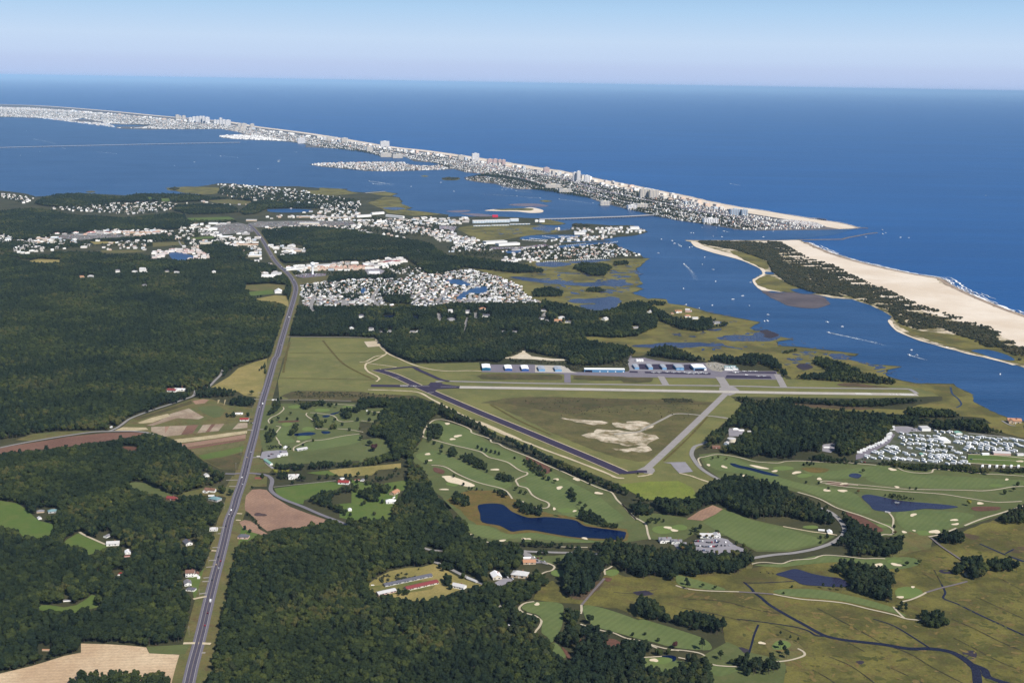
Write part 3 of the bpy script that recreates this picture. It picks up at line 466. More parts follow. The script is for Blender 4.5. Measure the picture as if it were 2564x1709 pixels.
for v, t in BUNK.items():
    for q in t.split():
        x, y, w, h = map(float, q.split(',')); oval('sand_bunker', v, x, y, w, h, M_bunk, 1.95, tilt=random.uniform(-.12, .2), clear=True)
poly('sand_bunker', 'F 485,804 530,800 570,812 600,822 660,845 680,860 640,866 580,850 520,836 500,815', M_bunk, 1.95, smooth=3)
M_red = earth('pine_straw', (112, 78, 66), (96, 70, 56), s1=.05)
for s in ('K 1265,195 1340,215 1430,265 1495,310 1440,318 1380,290 1310,250', 'G 1150,868 1220,868 1290,885 1240,898 1160,880', 'F 990,680 1060,720 1130,760 1100,790 1030,750 985,710', 'F 440,750 500,770 490,790 440,775', 'J 1830,540 1890,545 1860,570', 'J 1820,970 1900,965 1950,995 1920,1030 1850,1000', 'J 1640,970 1720,965 1720,990 1660,995', 'G 2040,1020 2200,1020 2190,1040 2060,1045', 'L 330,360 640,350 640,372 350,380', 'H 800,570 890,570 910,590 830,600', 'J 1540,1020 1590,1060 1600,1110 1570,1080'):
    poly('pine_straw_bed', s, M_red, 1.9, smooth=3)
M_path = flat('cart_path_paving', (196, 184, 160), .9, .07, .2)
for s, w in (('G 380,770 362,735 372,720 400,715 470,700 540,705 620,720 700,742 760,748 850,752 900,742 1000,740 1130,748 1250,748 1340,756 1450,765', 3.2), ('G 1540,775 1580,782 1620,800 1700,813 1785,811 1800,792 1850,792 1900,796 2000,803 2100,818 2200,822 2353,832', 3.2), ('G 1340,888 1200,878 1115,872 1140,862 1300,880 1500,900 1640,912 1800,915 1990,918 2100,922 2200,912 2280,898 2353,895', 3.2), ('G 1140,880 1250,896 1350,905 1450,912 1560,922 1680,930 1850,942 2000,965 2160,990 2260,990 2340,986', 3.2),
             ('G 970,930 1100,970 1200,1022 1280,1050 1350,1072 1450,1110 1530,1142 1556,1170 1540,1190 1500,1188 1465,1198', 3.6), ('G 1548,1155 1555,1100 1540,1070 1520,1052', 3.2), ('G 2380,1005 2300,1030 2200,1062 2120,1085 2050,1110 1990,1135', 3.8), ('G 1940,1150 1850,1185 1770,1203', 3.6),
             ('K 690,515 730,506 780,505 870,512 910,500 950,490 1060,482 1100,468 1150,460 1260,468 1370,481 1440,480 1505,482', 3.0), ('K 225,645 270,660 330,671 400,677 470,680 540,682 612,684', 3.2), ('K 820,698 900,714 1000,730 1100,737 1200,746 1270,756 1330,770 1400,788 1480,806 1560,825 1640,850 1740,858', 3.4), ('K 1555,775 1575,800 1600,825 1622,845', 3), ('K 1610,744 1660,732 1700,717 1735,700 1756,687', 3.4), ('K 2030,565 2005,565 1992,578 2008,595', 3.4),
             ('K 50,998 75,1012 110,1028', 2.8), ('K 190,1040 250,1040 330,1050 375,1060 402,1074', 2.8), ('K 20,1085 80,1082 140,1078', 2.8), ('K 240,1085 300,1097', 2.8), ('K 438,1125 480,1134 560,1140 612,1140', 2.8), ('K 970,1030 1005,1050 1010,1072 960,1092 900,1105 830,1112', 3.2),
             ('F 375,570 382,535 410,495 450,470 520,475 620,510 655,530 665,548 740,572 770,585 778,602 820,612 860,635 1000,690 1110,740 1180,768 1250,800 1360,850 1420,875 1480,895 1500,915 1520,945 1570,990 1600,1030 1630,1058 | J 1960,30 1985,60 2030,112 2080,140 2118,165 2130,195 2138,235 2152,275', 3.4),
             ('F 370,572 440,590 560,622 620,635 680,650 720,662 760,690 810,703 870,720 905,742 930,760 960,775 988,782 985,795 950,810 922,826 930,845 940,860 985,872 1005,895 1020,915 1060,938 1105,955 1118,972 1105,988 1060,990 1010,978 960,950', 3.4), ('F 425,738 480,742 520,755 560,780 600,800 650,822 700,840 760,856 820,870 862,888 885,912 900,936', 3.2),
             ('J 1350,705 1300,712 1270,724 1247,748 1255,768 1280,782 1330,795 1362,806 1390,828 1400,845 1385,880 1360,910 1346,932', 3.2), ('J 1670,860 1710,875 1760,890 1830,908 1900,922 1960,948 2000,962 2060,970 2150,1000 2250,1028 2353,1045', 2.8), ('J 1676,728 1678,760 1672,790', 3.4), ('J 1375,525 1430,500 1470,490 1490,470 1480,455 1440,438', 3.2), ('J 1890,460 1860,478 1838,488 1842,520', 3), ('J 1520,325 1600,328 1720,330', 2.8), ('J 890,235 930,260', 3), ('J 1010,290 1045,297', 3),
             ('L 1680,575 1500,595 1300,628 1180,655 1050,676 950,684 850,688 780,702 700,740 640,770 590,795 570,820 575,860', 2.8), ('L 850,218 950,224 1050,236 1120,246 1200,256 1250,275 1285,300 1310,340 1345,358 1400,370 1500,367 1580,358', 2.6), ('L 1710,352 1800,362 1930,370', 2.6), ('L 800,222 785,240 790,265 840,305 905,348', 2.6), ('L 1310,490 1420,494 1500,502 1650,525 1745,545', 2.6), ('L 945,465 960,486 1010,490 1160,490', 2.6), ('L 395,125 408,150 395,175 330,232 270,265 210,290 165,325 148,345 152,370 170,398', 2.6),
             ('L 280,442 330,452 350,465 310,515 282,555', 2.6), ('L 280,630 295,665 325,700 330,735 370,765', 2.6), ('L 1880,195 1960,208 2050,216', 2.8), ('L 1250,75 1400,80 1620,98', 2.6), ('I 520,212 560,235 620,262 690,292 720,300', 4)):
    ribbon('cart_path', s, w, M_path, 2.1)
M_bw = flat('boardwalk_planks', (120, 112, 112), .8, .15, .5)
for s in ('K 612,684 720,690 822,698', 'K 1756,687 1850,659 1930,640 2006,620', 'K 1782,352 1850,408 1920,455 1982,497', 'J 1836,545 1760,630 1710,690 1678,728'):
    P = ground(pts(s), 2.6); a, b = strip(catmull(P, 5), 3.4); k = len(a)
    vs = [(*p, 2.6) for p in a]+[(*p, 2.6) for p in b]+[(*p, 2.1) for p in a]+[(*p, 2.1) for p in b]
    fs = [(i, k+i, k+i+1, i+1) for i in range(k-1)]+[(2*k+i, i, i+1, 2*k+i+1) for i in range(k-1)]+[(k+i, 3*k+i, 3*k+i+1, k+i+1) for i in range(k-1)]
    q = P.mean(0); px = project(q[0], q[1], 2)[0]
    o = tag(link('boardwalk', mesh('boardwalk', vs, fs, M_bw)), kind='structure'); a2, b2 = strip(P, 7); q = np.concatenate([a2, b2[::-1]]); CLEAR.append(project(q[:, 0], q[:, 1], 2)[0])
# ------------------------------------------------------------------ roads
M_road = flat('shoulder_asphalt', (118, 113, 124), .85, .06, .1); M_lane = flat('lane_asphalt', (86, 81, 94), .85, .08, .15); M_line = flat('road_paint', (196, 192, 188), .8, .03); M_yel = flat('yellow_paint', (150, 134, 112), .8, .03)
M_conc = flat('runway_concrete', (190, 182, 172), .9, .07, .05); M_taxi = flat('taxiway_asphalt', (158, 152, 150), .9, .06, .06); M_dark = flat('fresh_asphalt', (62, 54, 74), .85, .1, .08); M_apr = flat('apron_asphalt', (128, 122, 132), .9, .06, .05); M_lot = flat('parking_asphalt', (150, 146, 152), .9, .07, .08)
HWY = 'I 1205,1330 1235,1200 1262,1080 1300,940 1330,820 1358,700 1385,590 1410,490 1440,380 1470,260 1500,130 | H 1531,970 1550,900 1597,760 1636,600 1668,480 1710,300 1752,160 1798,0 | V 1815,1150 1840,1060 1864,980 1887,900 1902,850 1917,800 1933,740 1936,700 1917,655 1882,610 1832,565 1792,520 1757,460 1722,400 1691,355 1661,320 1632,292'
ribbon('verge', HWY, 46, M_verge, 1.45, w1=30, off=-2)
ribbon('road', HWY, 16, M_road, 2.0, w1=18)
hp = catmull(ground(pts(HWY), 2.2), 4)
for o_ in (-2.6, 2.6):
    c = strip(hp, abs(o_)*2)[0 if o_ > 0 else 1]; a, b = strip(c, 4.0); k = len(a)
    tag(link('road_lane', mesh('road_lane', [(*p, 2.2) for p in a]+[(*p, 2.2) for p in b], [(i, k+i, k+i+1, i+1) for i in range(k-1)], M_lane)), kind='structure')
for o_, m, w in ((-4.9, M_line, .35), (4.9, M_line, .35), (.2, M_yel, .18), (-.2, M_yel, .18)):
    c = strip(hp, abs(o_)*2)[0 if o_ > 0 else 1]; a, b = strip(c, w); k = len(a)
    tag(link('road_marking', mesh('road_marking', [(*p, 2.35) for p in a]+[(*p, 2.35) for p in b], [(i, k+i, k+i+1, i+1) for i in range(k-1)], m)), kind='structure')
M_side = flat('side_road', (150, 146, 144), .9, .06, .1); M_sider = flat('grey_road', (126, 122, 128), .9, .06, .1)
for s, w, m in (('H -60,588 100,554 200,535 330,513 450,494 560,478 640,470 720,468 840,466 900,469 960,476 1008,490', 7, M_side), ('H 715,467 760,448 800,422 850,386 950,345 1030,318 1100,296 1200,260 1265,236 1280,200', 6.5, M_side), ('H 1362,182 1385,160 1405,138 1445,98 1460,60', 6.5, M_side), ('H 1475,745 1530,746 1570,742', 7, M_sider), ('H 1620,740 1700,747 1752,758 1778,780 1780,805 1772,835 1775,855 1800,880 1860,914 1980,960 2100,1012 2210,1054 2290,1090', 7.5, M_sider),
                ('J 560,325 610,342 660,352 740,350', 6.5, M_side), ('J 1275,357 1400,362 1530,366 1680,368 1760,372 1845,380', 7.5, M_side), ('J 1280,350 1300,385 1350,410 1400,430 1450,445', 7, M_side), ('J 650,428 700,446 790,490 870,530 995,584', 6.5, M_side), ('G 505,862 440,826 380,786 345,745 322,705 326,675 345,650 390,635 415,620', 8.5, M_side), ('K 1105,172 1150,188 1190,212 1225,245 1250,280 1257,310 1240,345 1180,385 1120,408 1060,426 1000,438 930,449 850,456 770,466 690,480', 8.5, M_side),
                ('K 880,285 960,300 1060,318 1120,325 1210,338', 3.5, M_track), ('I 1200,939 1290,938 1380,942', 6, M_track), ('I 1265,650 1310,640 1355,632', 5, M_track), ('I 1305,616 1352,610', 4, M_gtrack), ('I 1325,535 1370,533', 4, M_gtrack), ('I 1332,512 1380,508', 4, M_gtrack), ('I 1350,442 1400,437', 4, M_gtrack), ('I 1365,398 1412,395', 4, M_gtrack), ('I 1385,332 1432,336', 5, M_track), ('I 1390,313 1430,312', 4, M_gtrack), ('I 1425,222 1460,221', 4, M_gtrack), ('I 1435,183 1475,182', 4, M_gtrack),
                ('I 1545,133 1575,135', 4, M_track), ('I 1550,90 1585,92', 4, M_track), ('I 1320,1001 1345,1001', 4, M_gtrack), ('H 1690,215 1728,216', 4, M_gtrack), ('H 1690,240 1722,240', 4, M_gtrack), ('H 1620,458 1665,462', 5, M_gtrack), ('H 1690,455 1730,456', 4, M_gtrack), ('H 1480,788 1560,786', 4, M_gtrack), ('H 1500,828 1548,828', 4, M_gtrack), ('H 1655,640 1720,640 1750,680 1790,712', 5.5, M_side), ('H 1790,832 1950,815 2200,790', 2.5, M_gtrack),
                ('H 1200,205 1280,207', 4, M_track), ('E 40,688 200,690 420,692 570,696', 5, M_gtrack), ('G 1190,492 1300,500 1420,512', 5, M_side), ('X 1560,195 1800,215 2080,245 2353,290', 6, M_side), ('G 430,465 520,478 545,482', 5, M_gtrack), ('V 1170,400 1190,430 1230,445', 6, M_side), ('H 1650,258 1800,262 2000,262 2300,270', 4, M_gtrack), ('X 0,40 150,55 450,75', 4, M_side), ('X 2040,15 2150,75 2230,85', 5, M_side), ('U 2090,860 2230,825 2330,820', 5, M_side)):
    ribbon('road' if m in (M_side, M_sider) else 'driveway', s, w, m, 2.05)
for s, w in (('T 165,180 175,230 200,275', 12), ('T 150,345 150,400 110,470 110,540 150,590', 16), ('T 520,150 470,190 440,240', 12), ('T 800,205 700,250 610,310', 12), ('T 1110,240 1060,310 1020,380 1050,450 1110,510', 15), ('T 1640,215 1740,230 1790,255 1720,310 1650,360', 14), ('T 2150,230 2090,290 2030,370 1960,460', 14), ('T 600,410 600,500', 20), ('T 300,290 420,290', 9), ('U 560,280 620,345 700,410', 9), ('U 350,235 430,255 560,290', 9), ('U 60,205 250,260 400,270', 8), ('U 170,720 190,810', 13), ('U 70,790 30,900 10,1000', 9), ('U 1180,770 1230,710', 14), ('U 1210,820 1270,860', 14), ('T 1990,610 2010,720', 14), ('T 830,190 1150,190 1500,150 1900,80', 8), ('T 1640,380 1900,440', 8)):
    ribbon('street', s, w, M_side, 2.0)
# airfield paving
def pave(name, s, w, m, z, **k): return ribbon(name, s, w, m, z, n=3, **k)
pave('taxiway', 'F 450,248 500,243 600,246 1000,256 1500,263 1750,267 2130,271 2353,276 | G 850,290 1000,293 1400,298 1620,300 1660,305 1700,330', 11, M_taxi, 1.95)
pave('taxiway', 'F 1225,200 1226,252', 16, M_apr, 1.9); pave('taxiway', 'F 1775,215 1790,240 1805,266', 17, M_taxi, 1.9); pave('taxiway', 'F 2122,220 2148,258 2172,302', 22, M_taxi, 1.9); pave('taxiway', 'G 845,210 862,245 885,290', 17, M_taxi, 1.9)
pave('taxiway', 'F 2190,285 2150,325 2000,470 1800,660 1700,752', 16, M_taxi, 2.0)
poly('taxiway_pad', 'F 1635,768 1690,742 1735,758 1742,772 1725,790 1680,786', M_taxi, 2.1)
poly('taxiway_pad', 'F 2120,282 2165,268 2215,280 2240,300 2215,318 2180,330 2120,306', M_taxi, 2.05)
RW = 'F 590,279.5 1000,286 1500,295 2150,306.5 | G 1000,326 1500,332 1702,336'
pave('runway', RW, 23, M_conc, 2.15); pave('runway_overrun', 'F 68,270 300,273 590,279.5', 23, M_dark, 2.15)
pave('runway_edge', RW, 27, M_gtrack, 1.85)
pave('runway', 'F 96,176 200,207 330,266 420,305 700,425 1000,548 1400,715 1562,786', 24, M_dark, 2.2); pave('runway_shoulder', 'F 96,176 200,207 330,266 420,305 700,425 1000,548 1400,715 1562,786', 29, M_track, 1.85)
pave('taxiway', 'F 1548,784 1600,780 1650,775 1695,776', 15, M_dark, 2.25); pave('taxiway', 'F 104,180 150,175 200,170 310,160 350,178 400,200 480,235 530,244', 13, M_dark, 2.1); pave('taxiway', 'F 455,252 440,270 410,300', 30, M_dark, 2.1)
poly('taxiway_pad', 'F 330,278 400,268 440,250 500,262 590,274 590,285 480,290 440,292 430,310 390,305', M_dark, 2.1)
for k in range(4): pave('runway_marking', f'Y {660},{358+k*10} {880},{361+k*10}', 2.0, M_line, 2.3, clear=False)
pave('runway_marking', 'Y 1030,385 1450,392', 1.6, M_line, 2.3, clear=False); pave('runway_marking', 'Y 1750,400 2170,406', 1.6, M_line, 2.3, clear=False); pave('runway_marking', 'Y 450,160 640,158', 2, M_line, 2.35, clear=False); pave('runway_marking', 'Y 1380,565 1560,552', 2, M_line, 2.35, clear=False)
M_white = flat('runway_paint', (238, 236, 230), .8, .03)
rp = ground(pts(RW), 2.3)
def along(P, s):
    L = np.hypot(*np.diff(P, axis=0).T); c = np.concatenate([[0], np.cumsum(L)]); s = min(max(s, 0), c[-1]); i = min(len(L)-1, int(np.searchsorted(c, s, 'right')-1)); d = (P[i+1]-P[i])/L[i]
    return P[i]+d*(s-c[i]), d, c[-1]
tot = along(rp, 0)[2]
def bar(s0, s1, off, w, m=None, z=2.35, name='runway_marking'):
    a, d, _ = along(rp, s0); b, _, _ = along(rp, s1); n = np.array([-d[1], d[0]]); q = [a+n*(off-w/2), a+n*(off+w/2), b+n*(off+w/2), b+n*(off-w/2)]
    tag(link(name, mesh(name, [(*p, z) for p in q], [(0, 3, 2, 1)], m or M_white)), kind='structure')
for k in (-8, -5.5, -3, 3, 5.5, 8): bar(tot-42, tot-10, k, 1.3)
for sgn in (-1, 1): bar(tot-150, tot-112, sgn*5.5, 3.2)
for k in range(30): bar(60+k*37, 60+k*37+18, 0, .7)
SEG = {'3': 'abgcd', '2': 'abged', '1': 'bc', '4': 'fgbc'}
def digit(ch, s_top, off, h, w, flip):
    """runway number from bars; its foot towards the runway end"""
    for c in SEG[ch]:
        sx = {'a': (0, 1, 0, 0), 'g': (0, 1, .5, .5), 'd': (0, 1, 1, 1), 'b': (1, 1, 0, .5), 'c': (1, 1, .5, 1), 'f': (0, 0, 0, .5), 'e': (0, 0, .5, 1)}[c]
        x0, x1, y0, y1 = sx; f = flip
        if x0 == x1: bar(*sorted((s_top+f*y0*h, s_top+f*y1*h)), f*(x0-.5)*w*-1+off, .9, z=2.4)
        else:
            m_ = s_top+f*y0*h; bar(m_-.8, m_+.8, off, w, z=2.4)
for i, ch in enumerate('32'): digit(ch, tot-66, (3.6 if i == 0 else -3.6), 16, 5, 1)
rp_keep = rp; rp = ground(pts('F 235,271.5 590,279.5'), 2.35)
for i, ch in enumerate('14'): digit(ch, 42, (-3.6 if i == 0 else 3.6), 16, 5, -1)
rp = rp_keep
poly('apron', 'R -5,395 80,385 92,350 62,250 110,160 125,200 300,195 460,235 720,268 850,270 1000,268 1170,268 1300,258 1480,300 1600,360 1660,385 2150,385 2165,425 2200,500 2130,505 1430,492 1230,482 90,470 -5,462', M_apr, 1.8)
poly('apron', 'R 60,250 120,205 300,240 720,272 850,285 980,285 990,380 100,380', M_lot, 1.85)
for s in ('R 300,390 800,400 1230,410 1225,436 312,414', 'R 98,380 205,384 207,409 88,404', 'R 217,284 340,284 356,362 226,358', 'R 405,288 522,285 552,362 420,362', 'R 596,290 712,286 736,366 616,366', 'R 850,293 955,290 988,372 860,372', 'R 1500,398 2140,394 2152,421 1442,410', 'R 1455,440 2065,455 2090,491 1432,482'): poly('apron_patch', s, M_dark, 2.0)
poly('apron', 'Q 95,285 235,190 880,190 880,300 1100,300 1400,298 2260,310 2353,320 2353,372 1500,346 1100,317 95,300', M_apr, 1.8); poly('apron', 'Q 880,195 1000,200 1362,206 1375,250 1410,285 1510,312 880,302', M_conc, 1.95)
poly('parking_lot', 'R 1150,272 1240,258 1310,262 1480,310 1450,350 1380,395 1250,375 1180,330', M_gtrack, 1.9)
poly('parking_pad', 'F 1790,722 1920,720 1965,776 1885,787 1850,750 1835,730', M_lot, 1.95)
for s in ('P 290,255 340,240 640,215 830,200 960,230 1000,270 1130,360 1290,420 1320,450 1250,470 1000,500 680,540 340,520 330,400', 'L 40,880 110,865 300,850 455,850 480,905 340,965 130,1005 10,985', 'J 1075,575 1130,545 1195,545 1200,560 1160,580 1110,602', 'G 1120,640 1200,630 1215,660 1170,690 1120,680', 'X 500,95 700,95 860,130 900,170 740,170 700,190 560,190 480,130', 'J 1270,365 1320,372 1365,420 1430,438 1350,440 1290,420', 'K 210,395 290,380 300,440 240,430', 'G 545,540 640,545 640,590 550,590'): poly('parking_lot', s, M_lot, 1.95)
M_shop = earth('shop_paving', (142, 138, 136), (112, 110, 108), (88, 96, 70), s1=.02, s2=.03, amt3=.8)
poly('parking_lot', 'C 1000,332 1060,330 1130,338 1200,345 1250,365 1200,372 1080,352', flat('pale_lot', (214, 210, 206), .9, .05), 1.9)
for s, m in (('V 1620,285 1700,272 1950,268 2300,270 2353,300 1980,300 1680,312', M_shop), ('V 330,372 500,350 560,362 700,350 900,372 700,382 500,395', M_shop), ('V 1400,300 1560,280 1640,300 1660,340 1450,360', M_shop), ('M 540,385 880,385 1150,352 1200,372 900,400 600,410', M_apr), ('M 0,150 190,160 150,225 100,190 0,190', M_lot), ('T -150,60 60,20 330,30 330,60 0,90', M_apr), ('E 500,290 560,280 620,300 600,320 520,325', M_lot), ('J 1085,712 1150,708 1150,720 1120,748 1105,745', M_gtrack)):
    poly('parking_lot', s, m, 1.8)
M_rv = earth('campground_gravel', (96, 96, 82), (74, 82, 54), (112, 108, 104), s1=.04, s2=.1)
poly('campground', 'X -40,470 60,420 300,330 420,230 470,100 620,85 900,130 1100,150 1560,180 2060,240 2600,310 2600,500 1540,485 1530,600 1500,640 1300,640 0,600', M_rv, 1.6)
poly('campground_lane', 'X -40,500 100,440 250,370 400,300 490,200 520,210 440,330 290,410 150,490 60,540 -40,570', M_apr, 1.8)
poly('paddock', 'X 1555,488 1900,500 2600,530 2600,720 2353,665 1900,640 1545,615', M_lawn, 1.8); ribbon('fence_path', 'X 1580,560 2000,575 2353,590', 2, M_path, 2.0, clear=False)
for s in ('X 1555,490 1900,502 2353,545 2600,570', 'X 1540,615 1750,628 2000,645 2353,670'): ribbon('gravel_lane', s, 4, M_path, 2.05)

ribbon('avenue', 'C 1040,362 900,338 800,322 600,292 400,250 200,208 0,165 | B 1600,385 1400,355 1200,325 1050,298 900,278 700,250 500,215 300,190 100,155 0,145 | A 1800,478 1600,445 1400,412 1200,385 1000,365 700,340 400,315 0,298', 26, M_apr, 1.7, w1=34)
ribbon('avenue', 'C 1000,378 800,350 600,322 400,285 200,245 30,205 | B 1700,450 1500,425 1300,378 1150,345', 16, M_apr, 1.7)
# small pools and pans scattered over the marshes
def pools(spec, n, s0, s1, m, seed, name='marsh_pools'):
    r = np.random.default_rng(seed); Q = ground(pts(spec), 1.6); lo, hi = Q.min(0), Q.max(0); V, Fc = [], []
    while n > 0:
        c = r.uniform(lo, hi)
        if not inpoly(Q, c[None])[0]: continue
        n -= 1; a = np.arange(9)/9*2*np.pi; s = r.uniform(s0, s1)*r.uniform(.4, 1); e = r.uniform(1, 2.6); t = r.uniform(0, 3.1); rad = s*(1+.35*np.sin(2*a+r.uniform(0, 6))+.2*np.sin(3*a+r.uniform(0, 6)))
        x, y = rad*np.cos(a)*e, rad*np.sin(a); b = len(V); z = 1.62+(n*.618 % 1)*.05; V += [(c[0]+x[i]*math.cos(t)-y[i]*math.sin(t), c[1]+x[i]*math.sin(t)+y[i]*math.cos(t), z) for i in range(9)]; Fc.append(tuple(range(b, b+9)))
    tag(link(name, mesh(name, V, Fc, m)), 'small pools and bare pans scattered over the marsh', kind='stuff')
M_pan = earth('marsh_pan', (126, 110, 64), (112, 96, 58)); M_tuft = earth('marsh_rush', (92, 92, 46), (80, 82, 42))
for s, n, a, b in (('C 240,560 120,570 0,620 0,760 180,720 240,640', 45, 5, 16), ('U 1200,60 1600,120 2353,120 2353,480 1500,500 1100,300 800,150', 70, 5, 18), ('C 400,960 700,880 900,920 1000,990 900,1040 500,1060', 60, 4, 14), ('C 1000,1060 1200,1060 1600,1150 1700,1230 1400,1100 1050,1150', 40, 4, 12), ('M 250,190 700,180 1200,170 1250,230 900,240 400,250', 30, 5, 14)): pools(s, n, a, b, M_pool, n)
for s, n, m in (('K 550,870 900,840 1500,880 2353,600 2353,1240 900,1240', 160, M_tuft), ('K 550,870 900,840 1500,880 2353,600 2353,1240 900,1240', 70, M_pan), ('K 200,690 800,720 1500,860 1700,1000 1000,900 500,800', 50, M_pan), ('K 1650,520 2353,250 2353,600 1900,660 1700,600', 70, M_tuft), ('K 1650,520 2353,250 2353,600 1900,660', 30, M_pan), ('U 1200,60 2353,120 2353,480 1500,500 1100,300', 50, M_pan), ('C 400,960 900,920 1600,1160 1900,1240 900,1060', 60, M_pan)): pools(s, n*2, 1.2, 4.5, m, n+3, 'marsh_tufts')
# ------------------------------------------------------------------ trees
LEAF_K = .89
def foliage(name, cols, loc_scale=.02, sat=1.0):
    m = Mat(name); oi = m.n('ShaderNodeObjectInfo')
    rp_ = m.n('ShaderNodeValToRGB'); e = rp_.color_ramp.elements
    while len(e) < len(cols): e.new(.5)
    for i, (p, c) in enumerate(cols): e[i].position = p; e[i].color = (*[v*KALB*LEAF_K for v in lin(c)], 1)
    nz = m.n('ShaderNodeTexNoise'); nz.inputs['Scale'].default_value = loc_scale; nz.inputs['Detail'].default_value = 3; m.l(oi.outputs['Location'], nz.inputs['Vector'])
    a = m.n('ShaderNodeMath', operation='MULTIPLY_ADD'); m.l(nz.outputs['Fac'], a.inputs[0]); a.inputs[1].default_value = 2.0; a.inputs[2].default_value = -.75
    b = m.n('ShaderNodeMath', operation='MULTIPLY_ADD'); m.l(oi.outputs['Random'], b.inputs[0]); b.inputs[1].default_value = .62; m.l(a.outputs[0], b.inputs[2])
    m.l(b.outputs[0], rp_.inputs[0])
    tc = m.n('ShaderNodeTexCoord'); f = m.noise(tc.outputs['Object'], .55, 3, .7, .3, .7)
    m.out(m.mix(1.0, rp_.outputs[0], m.mix(f, (.58, .58, .58), (1.5, 1.48, 1.4)), 'MULTIPLY')); m.b.inputs['Specular IOR Level'].default_value = .08
    return m.m
M_leaf = foliage('broadleaf_foliage', [(0, (33, 44, 30)), (.35, (42, 53, 33)), (.65, (53, 63, 36)), (.9, (72, 80, 42)), (1, (80, 80, 46))], .006)
M_pine = foliage('pine_foliage', [(0, (31, 43, 33)), (.4, (38, 51, 37)), (.75, (47, 58, 38)), (1, (60, 66, 44))], .006)
M_yel_leaf = foliage('yellowing_foliage', [(0, (112, 116, 48)), (1, (132, 128, 56))]); M_red_leaf = foliage('purple_foliage', [(0, (64, 44, 46)), (1, (84, 52, 50))]); M_brown_leaf = foliage('brown_foliage', [(0, (86, 76, 46)), (1, (104, 88, 56))])
M_shrub = foliage('dune_shrub_foliage', [(0, (48, 54, 42)), (.5, (62, 66, 48)), (1, (84, 80, 60))])
M_bark = flat('bark', (92, 82, 72), .95, .2, 1.0); M_dead = flat('bare_wood', (150, 142, 132), .95, .15, 1.0)
ICO = bmesh.new(); bmesh.ops.create_icosphere(ICO, subdivisions=2, radius=1); ICO_V = np.array([v.co[:] for v in ICO.verts]); ICO_F = [tuple(v.index for v in f.verts) for f in ICO.faces]; ICO.free()
def crown(seed, kind, tufts=110, h=14.0):
    r = np.random.default_rng(seed); V = []; Fc = []; lob = []
    if kind == 'oak':
        rad = h*.33; lob.append(((0, 0, h*.62), (rad*.86, rad*.86, h*.27)))
        for i in range(8):
            a = i*2.4+r.uniform(-.4, .4); d = rad*r.uniform(.45, .8); z = h*r.uniform(.44, .84); s = rad*r.uniform(.36, .55); lob.append(((math.cos(a)*d, math.sin(a)*d, z), (s, s, s*r.uniform(.7, .95))))
    elif kind == 'round':
        rad = h*.30; lob.append(((0, 0, h*.56), (rad, rad, h*.40)))
        for i in range(6):
            a = i*2.4; d = rad*.62; s = rad*r.uniform(.42, .6); lob.append(((math.cos(a)*d, math.sin(a)*d, h*r.uniform(.36, .8)), (s, s, s)))
    elif kind == 'pine':
        rad = h*.20; lob.append(((0, 0, h*.72), (rad*.8, rad*.8, h*.22)))
        for i in range(9):
            a = i*2.4+r.uniform(-.5, .5); z = r.uniform(.5, .95); d = rad*(1.15-z)*1.9*r.uniform(.5, 1); s = rad*r.uniform(.32, .5); lob.append(((math.cos(a)*d, math.sin(a)*d, h*z), (s, s, s*.6)))
    elif kind == 'cone':
        rad = h*.26
        for i in range(7):
            t = i/6; s = rad*(1.02-t*.85); lob.append(((r.uniform(-.2, .2), r.uniform(-.2, .2), h*(.16+.74*t)), (s, s, h*.12)))
    elif kind == 'bush':
        rad = h*.7; lob.append(((0, 0, h*.45), (rad, rad*.8, h*.55)))
        for i in range(6):
            a = i*1.3; s = rad*r.uniform(.35, .6); lob.append(((math.cos(a)*rad*.7, math.sin(a)*rad*.7, h*r.uniform(.3, .7)), (s, s, s*.7)))
    for c, s in lob:
        b = len(V); k = 1+.16*np.sin(ICO_V @ r.normal(0, 3.2, 3)+r.uniform(0, 6))+.12*np.sin(ICO_V @ r.normal(0, 5.5, 3)+r.uniform(0, 6))+r.normal(0, .05, len(ICO_V))
        V += list(ICO_V*np.array(s)*k[:, None]+np.array(c)); Fc += [tuple(b+i for i in f) for f in ICO_F]
    for i in range(tufts):
        c, s = lob[r.integers(len(lob))]; n = r.normal(0, 1, 3); n[2] = abs(n[2])*.8-.25; n /= np.linalg.norm(n)+1e-6
        p = np.array(c)+n*np.array(s)*r.uniform(.95, 1.14); u = np.cross(n, r.normal(0, 1, 3)); u /= np.linalg.norm(u)+1e-6; w = np.cross(n, u)*.7+n*r.uniform(-.5, .5); q = h*r.uniform(.028, .055); b = len(V)
        V += [p-u*q-w*q, p+u*q*1.1-w*q*.7, p+u*q*.6+w*q*1.2, p-u*q*.8+w*q]; Fc.append((b, b+1, b+2, b+3))
    return V, Fc
def trunk_geo(h, r0, top, seed, limbs=3):
    r = random.Random(seed); V = []; Fc = []
    def limb(p, q, a, b_):
        p, q = Vector(p), Vector(q); d = (q-p).normalized(); u = d.orthogonal().normalized(); w = d.cross(u); o = len(V)
        for c, rr in ((p, a), (q, b_)):
            for i in range(5): V.append(tuple(c+u*rr*math.cos(i*1.2566)+w*rr*math.sin(i*1.2566)))
        for i in range(5): Fc.append((o+i, o+(i+1) % 5, o+5+(i+1) % 5, o+5+i))
    limb((0, 0, -.3), (0, 0, h*top), r0, r0*.45)
    for i in range(limbs):
        a = i*2.1+r.uniform(0, 1); z = h*top*r.uniform(.5, .9); d = h*.2; limb((0, 0, z), (math.cos(a)*d, math.sin(a)*d, z+h*.14), r0*.4, r0*.15)
    return V, Fc
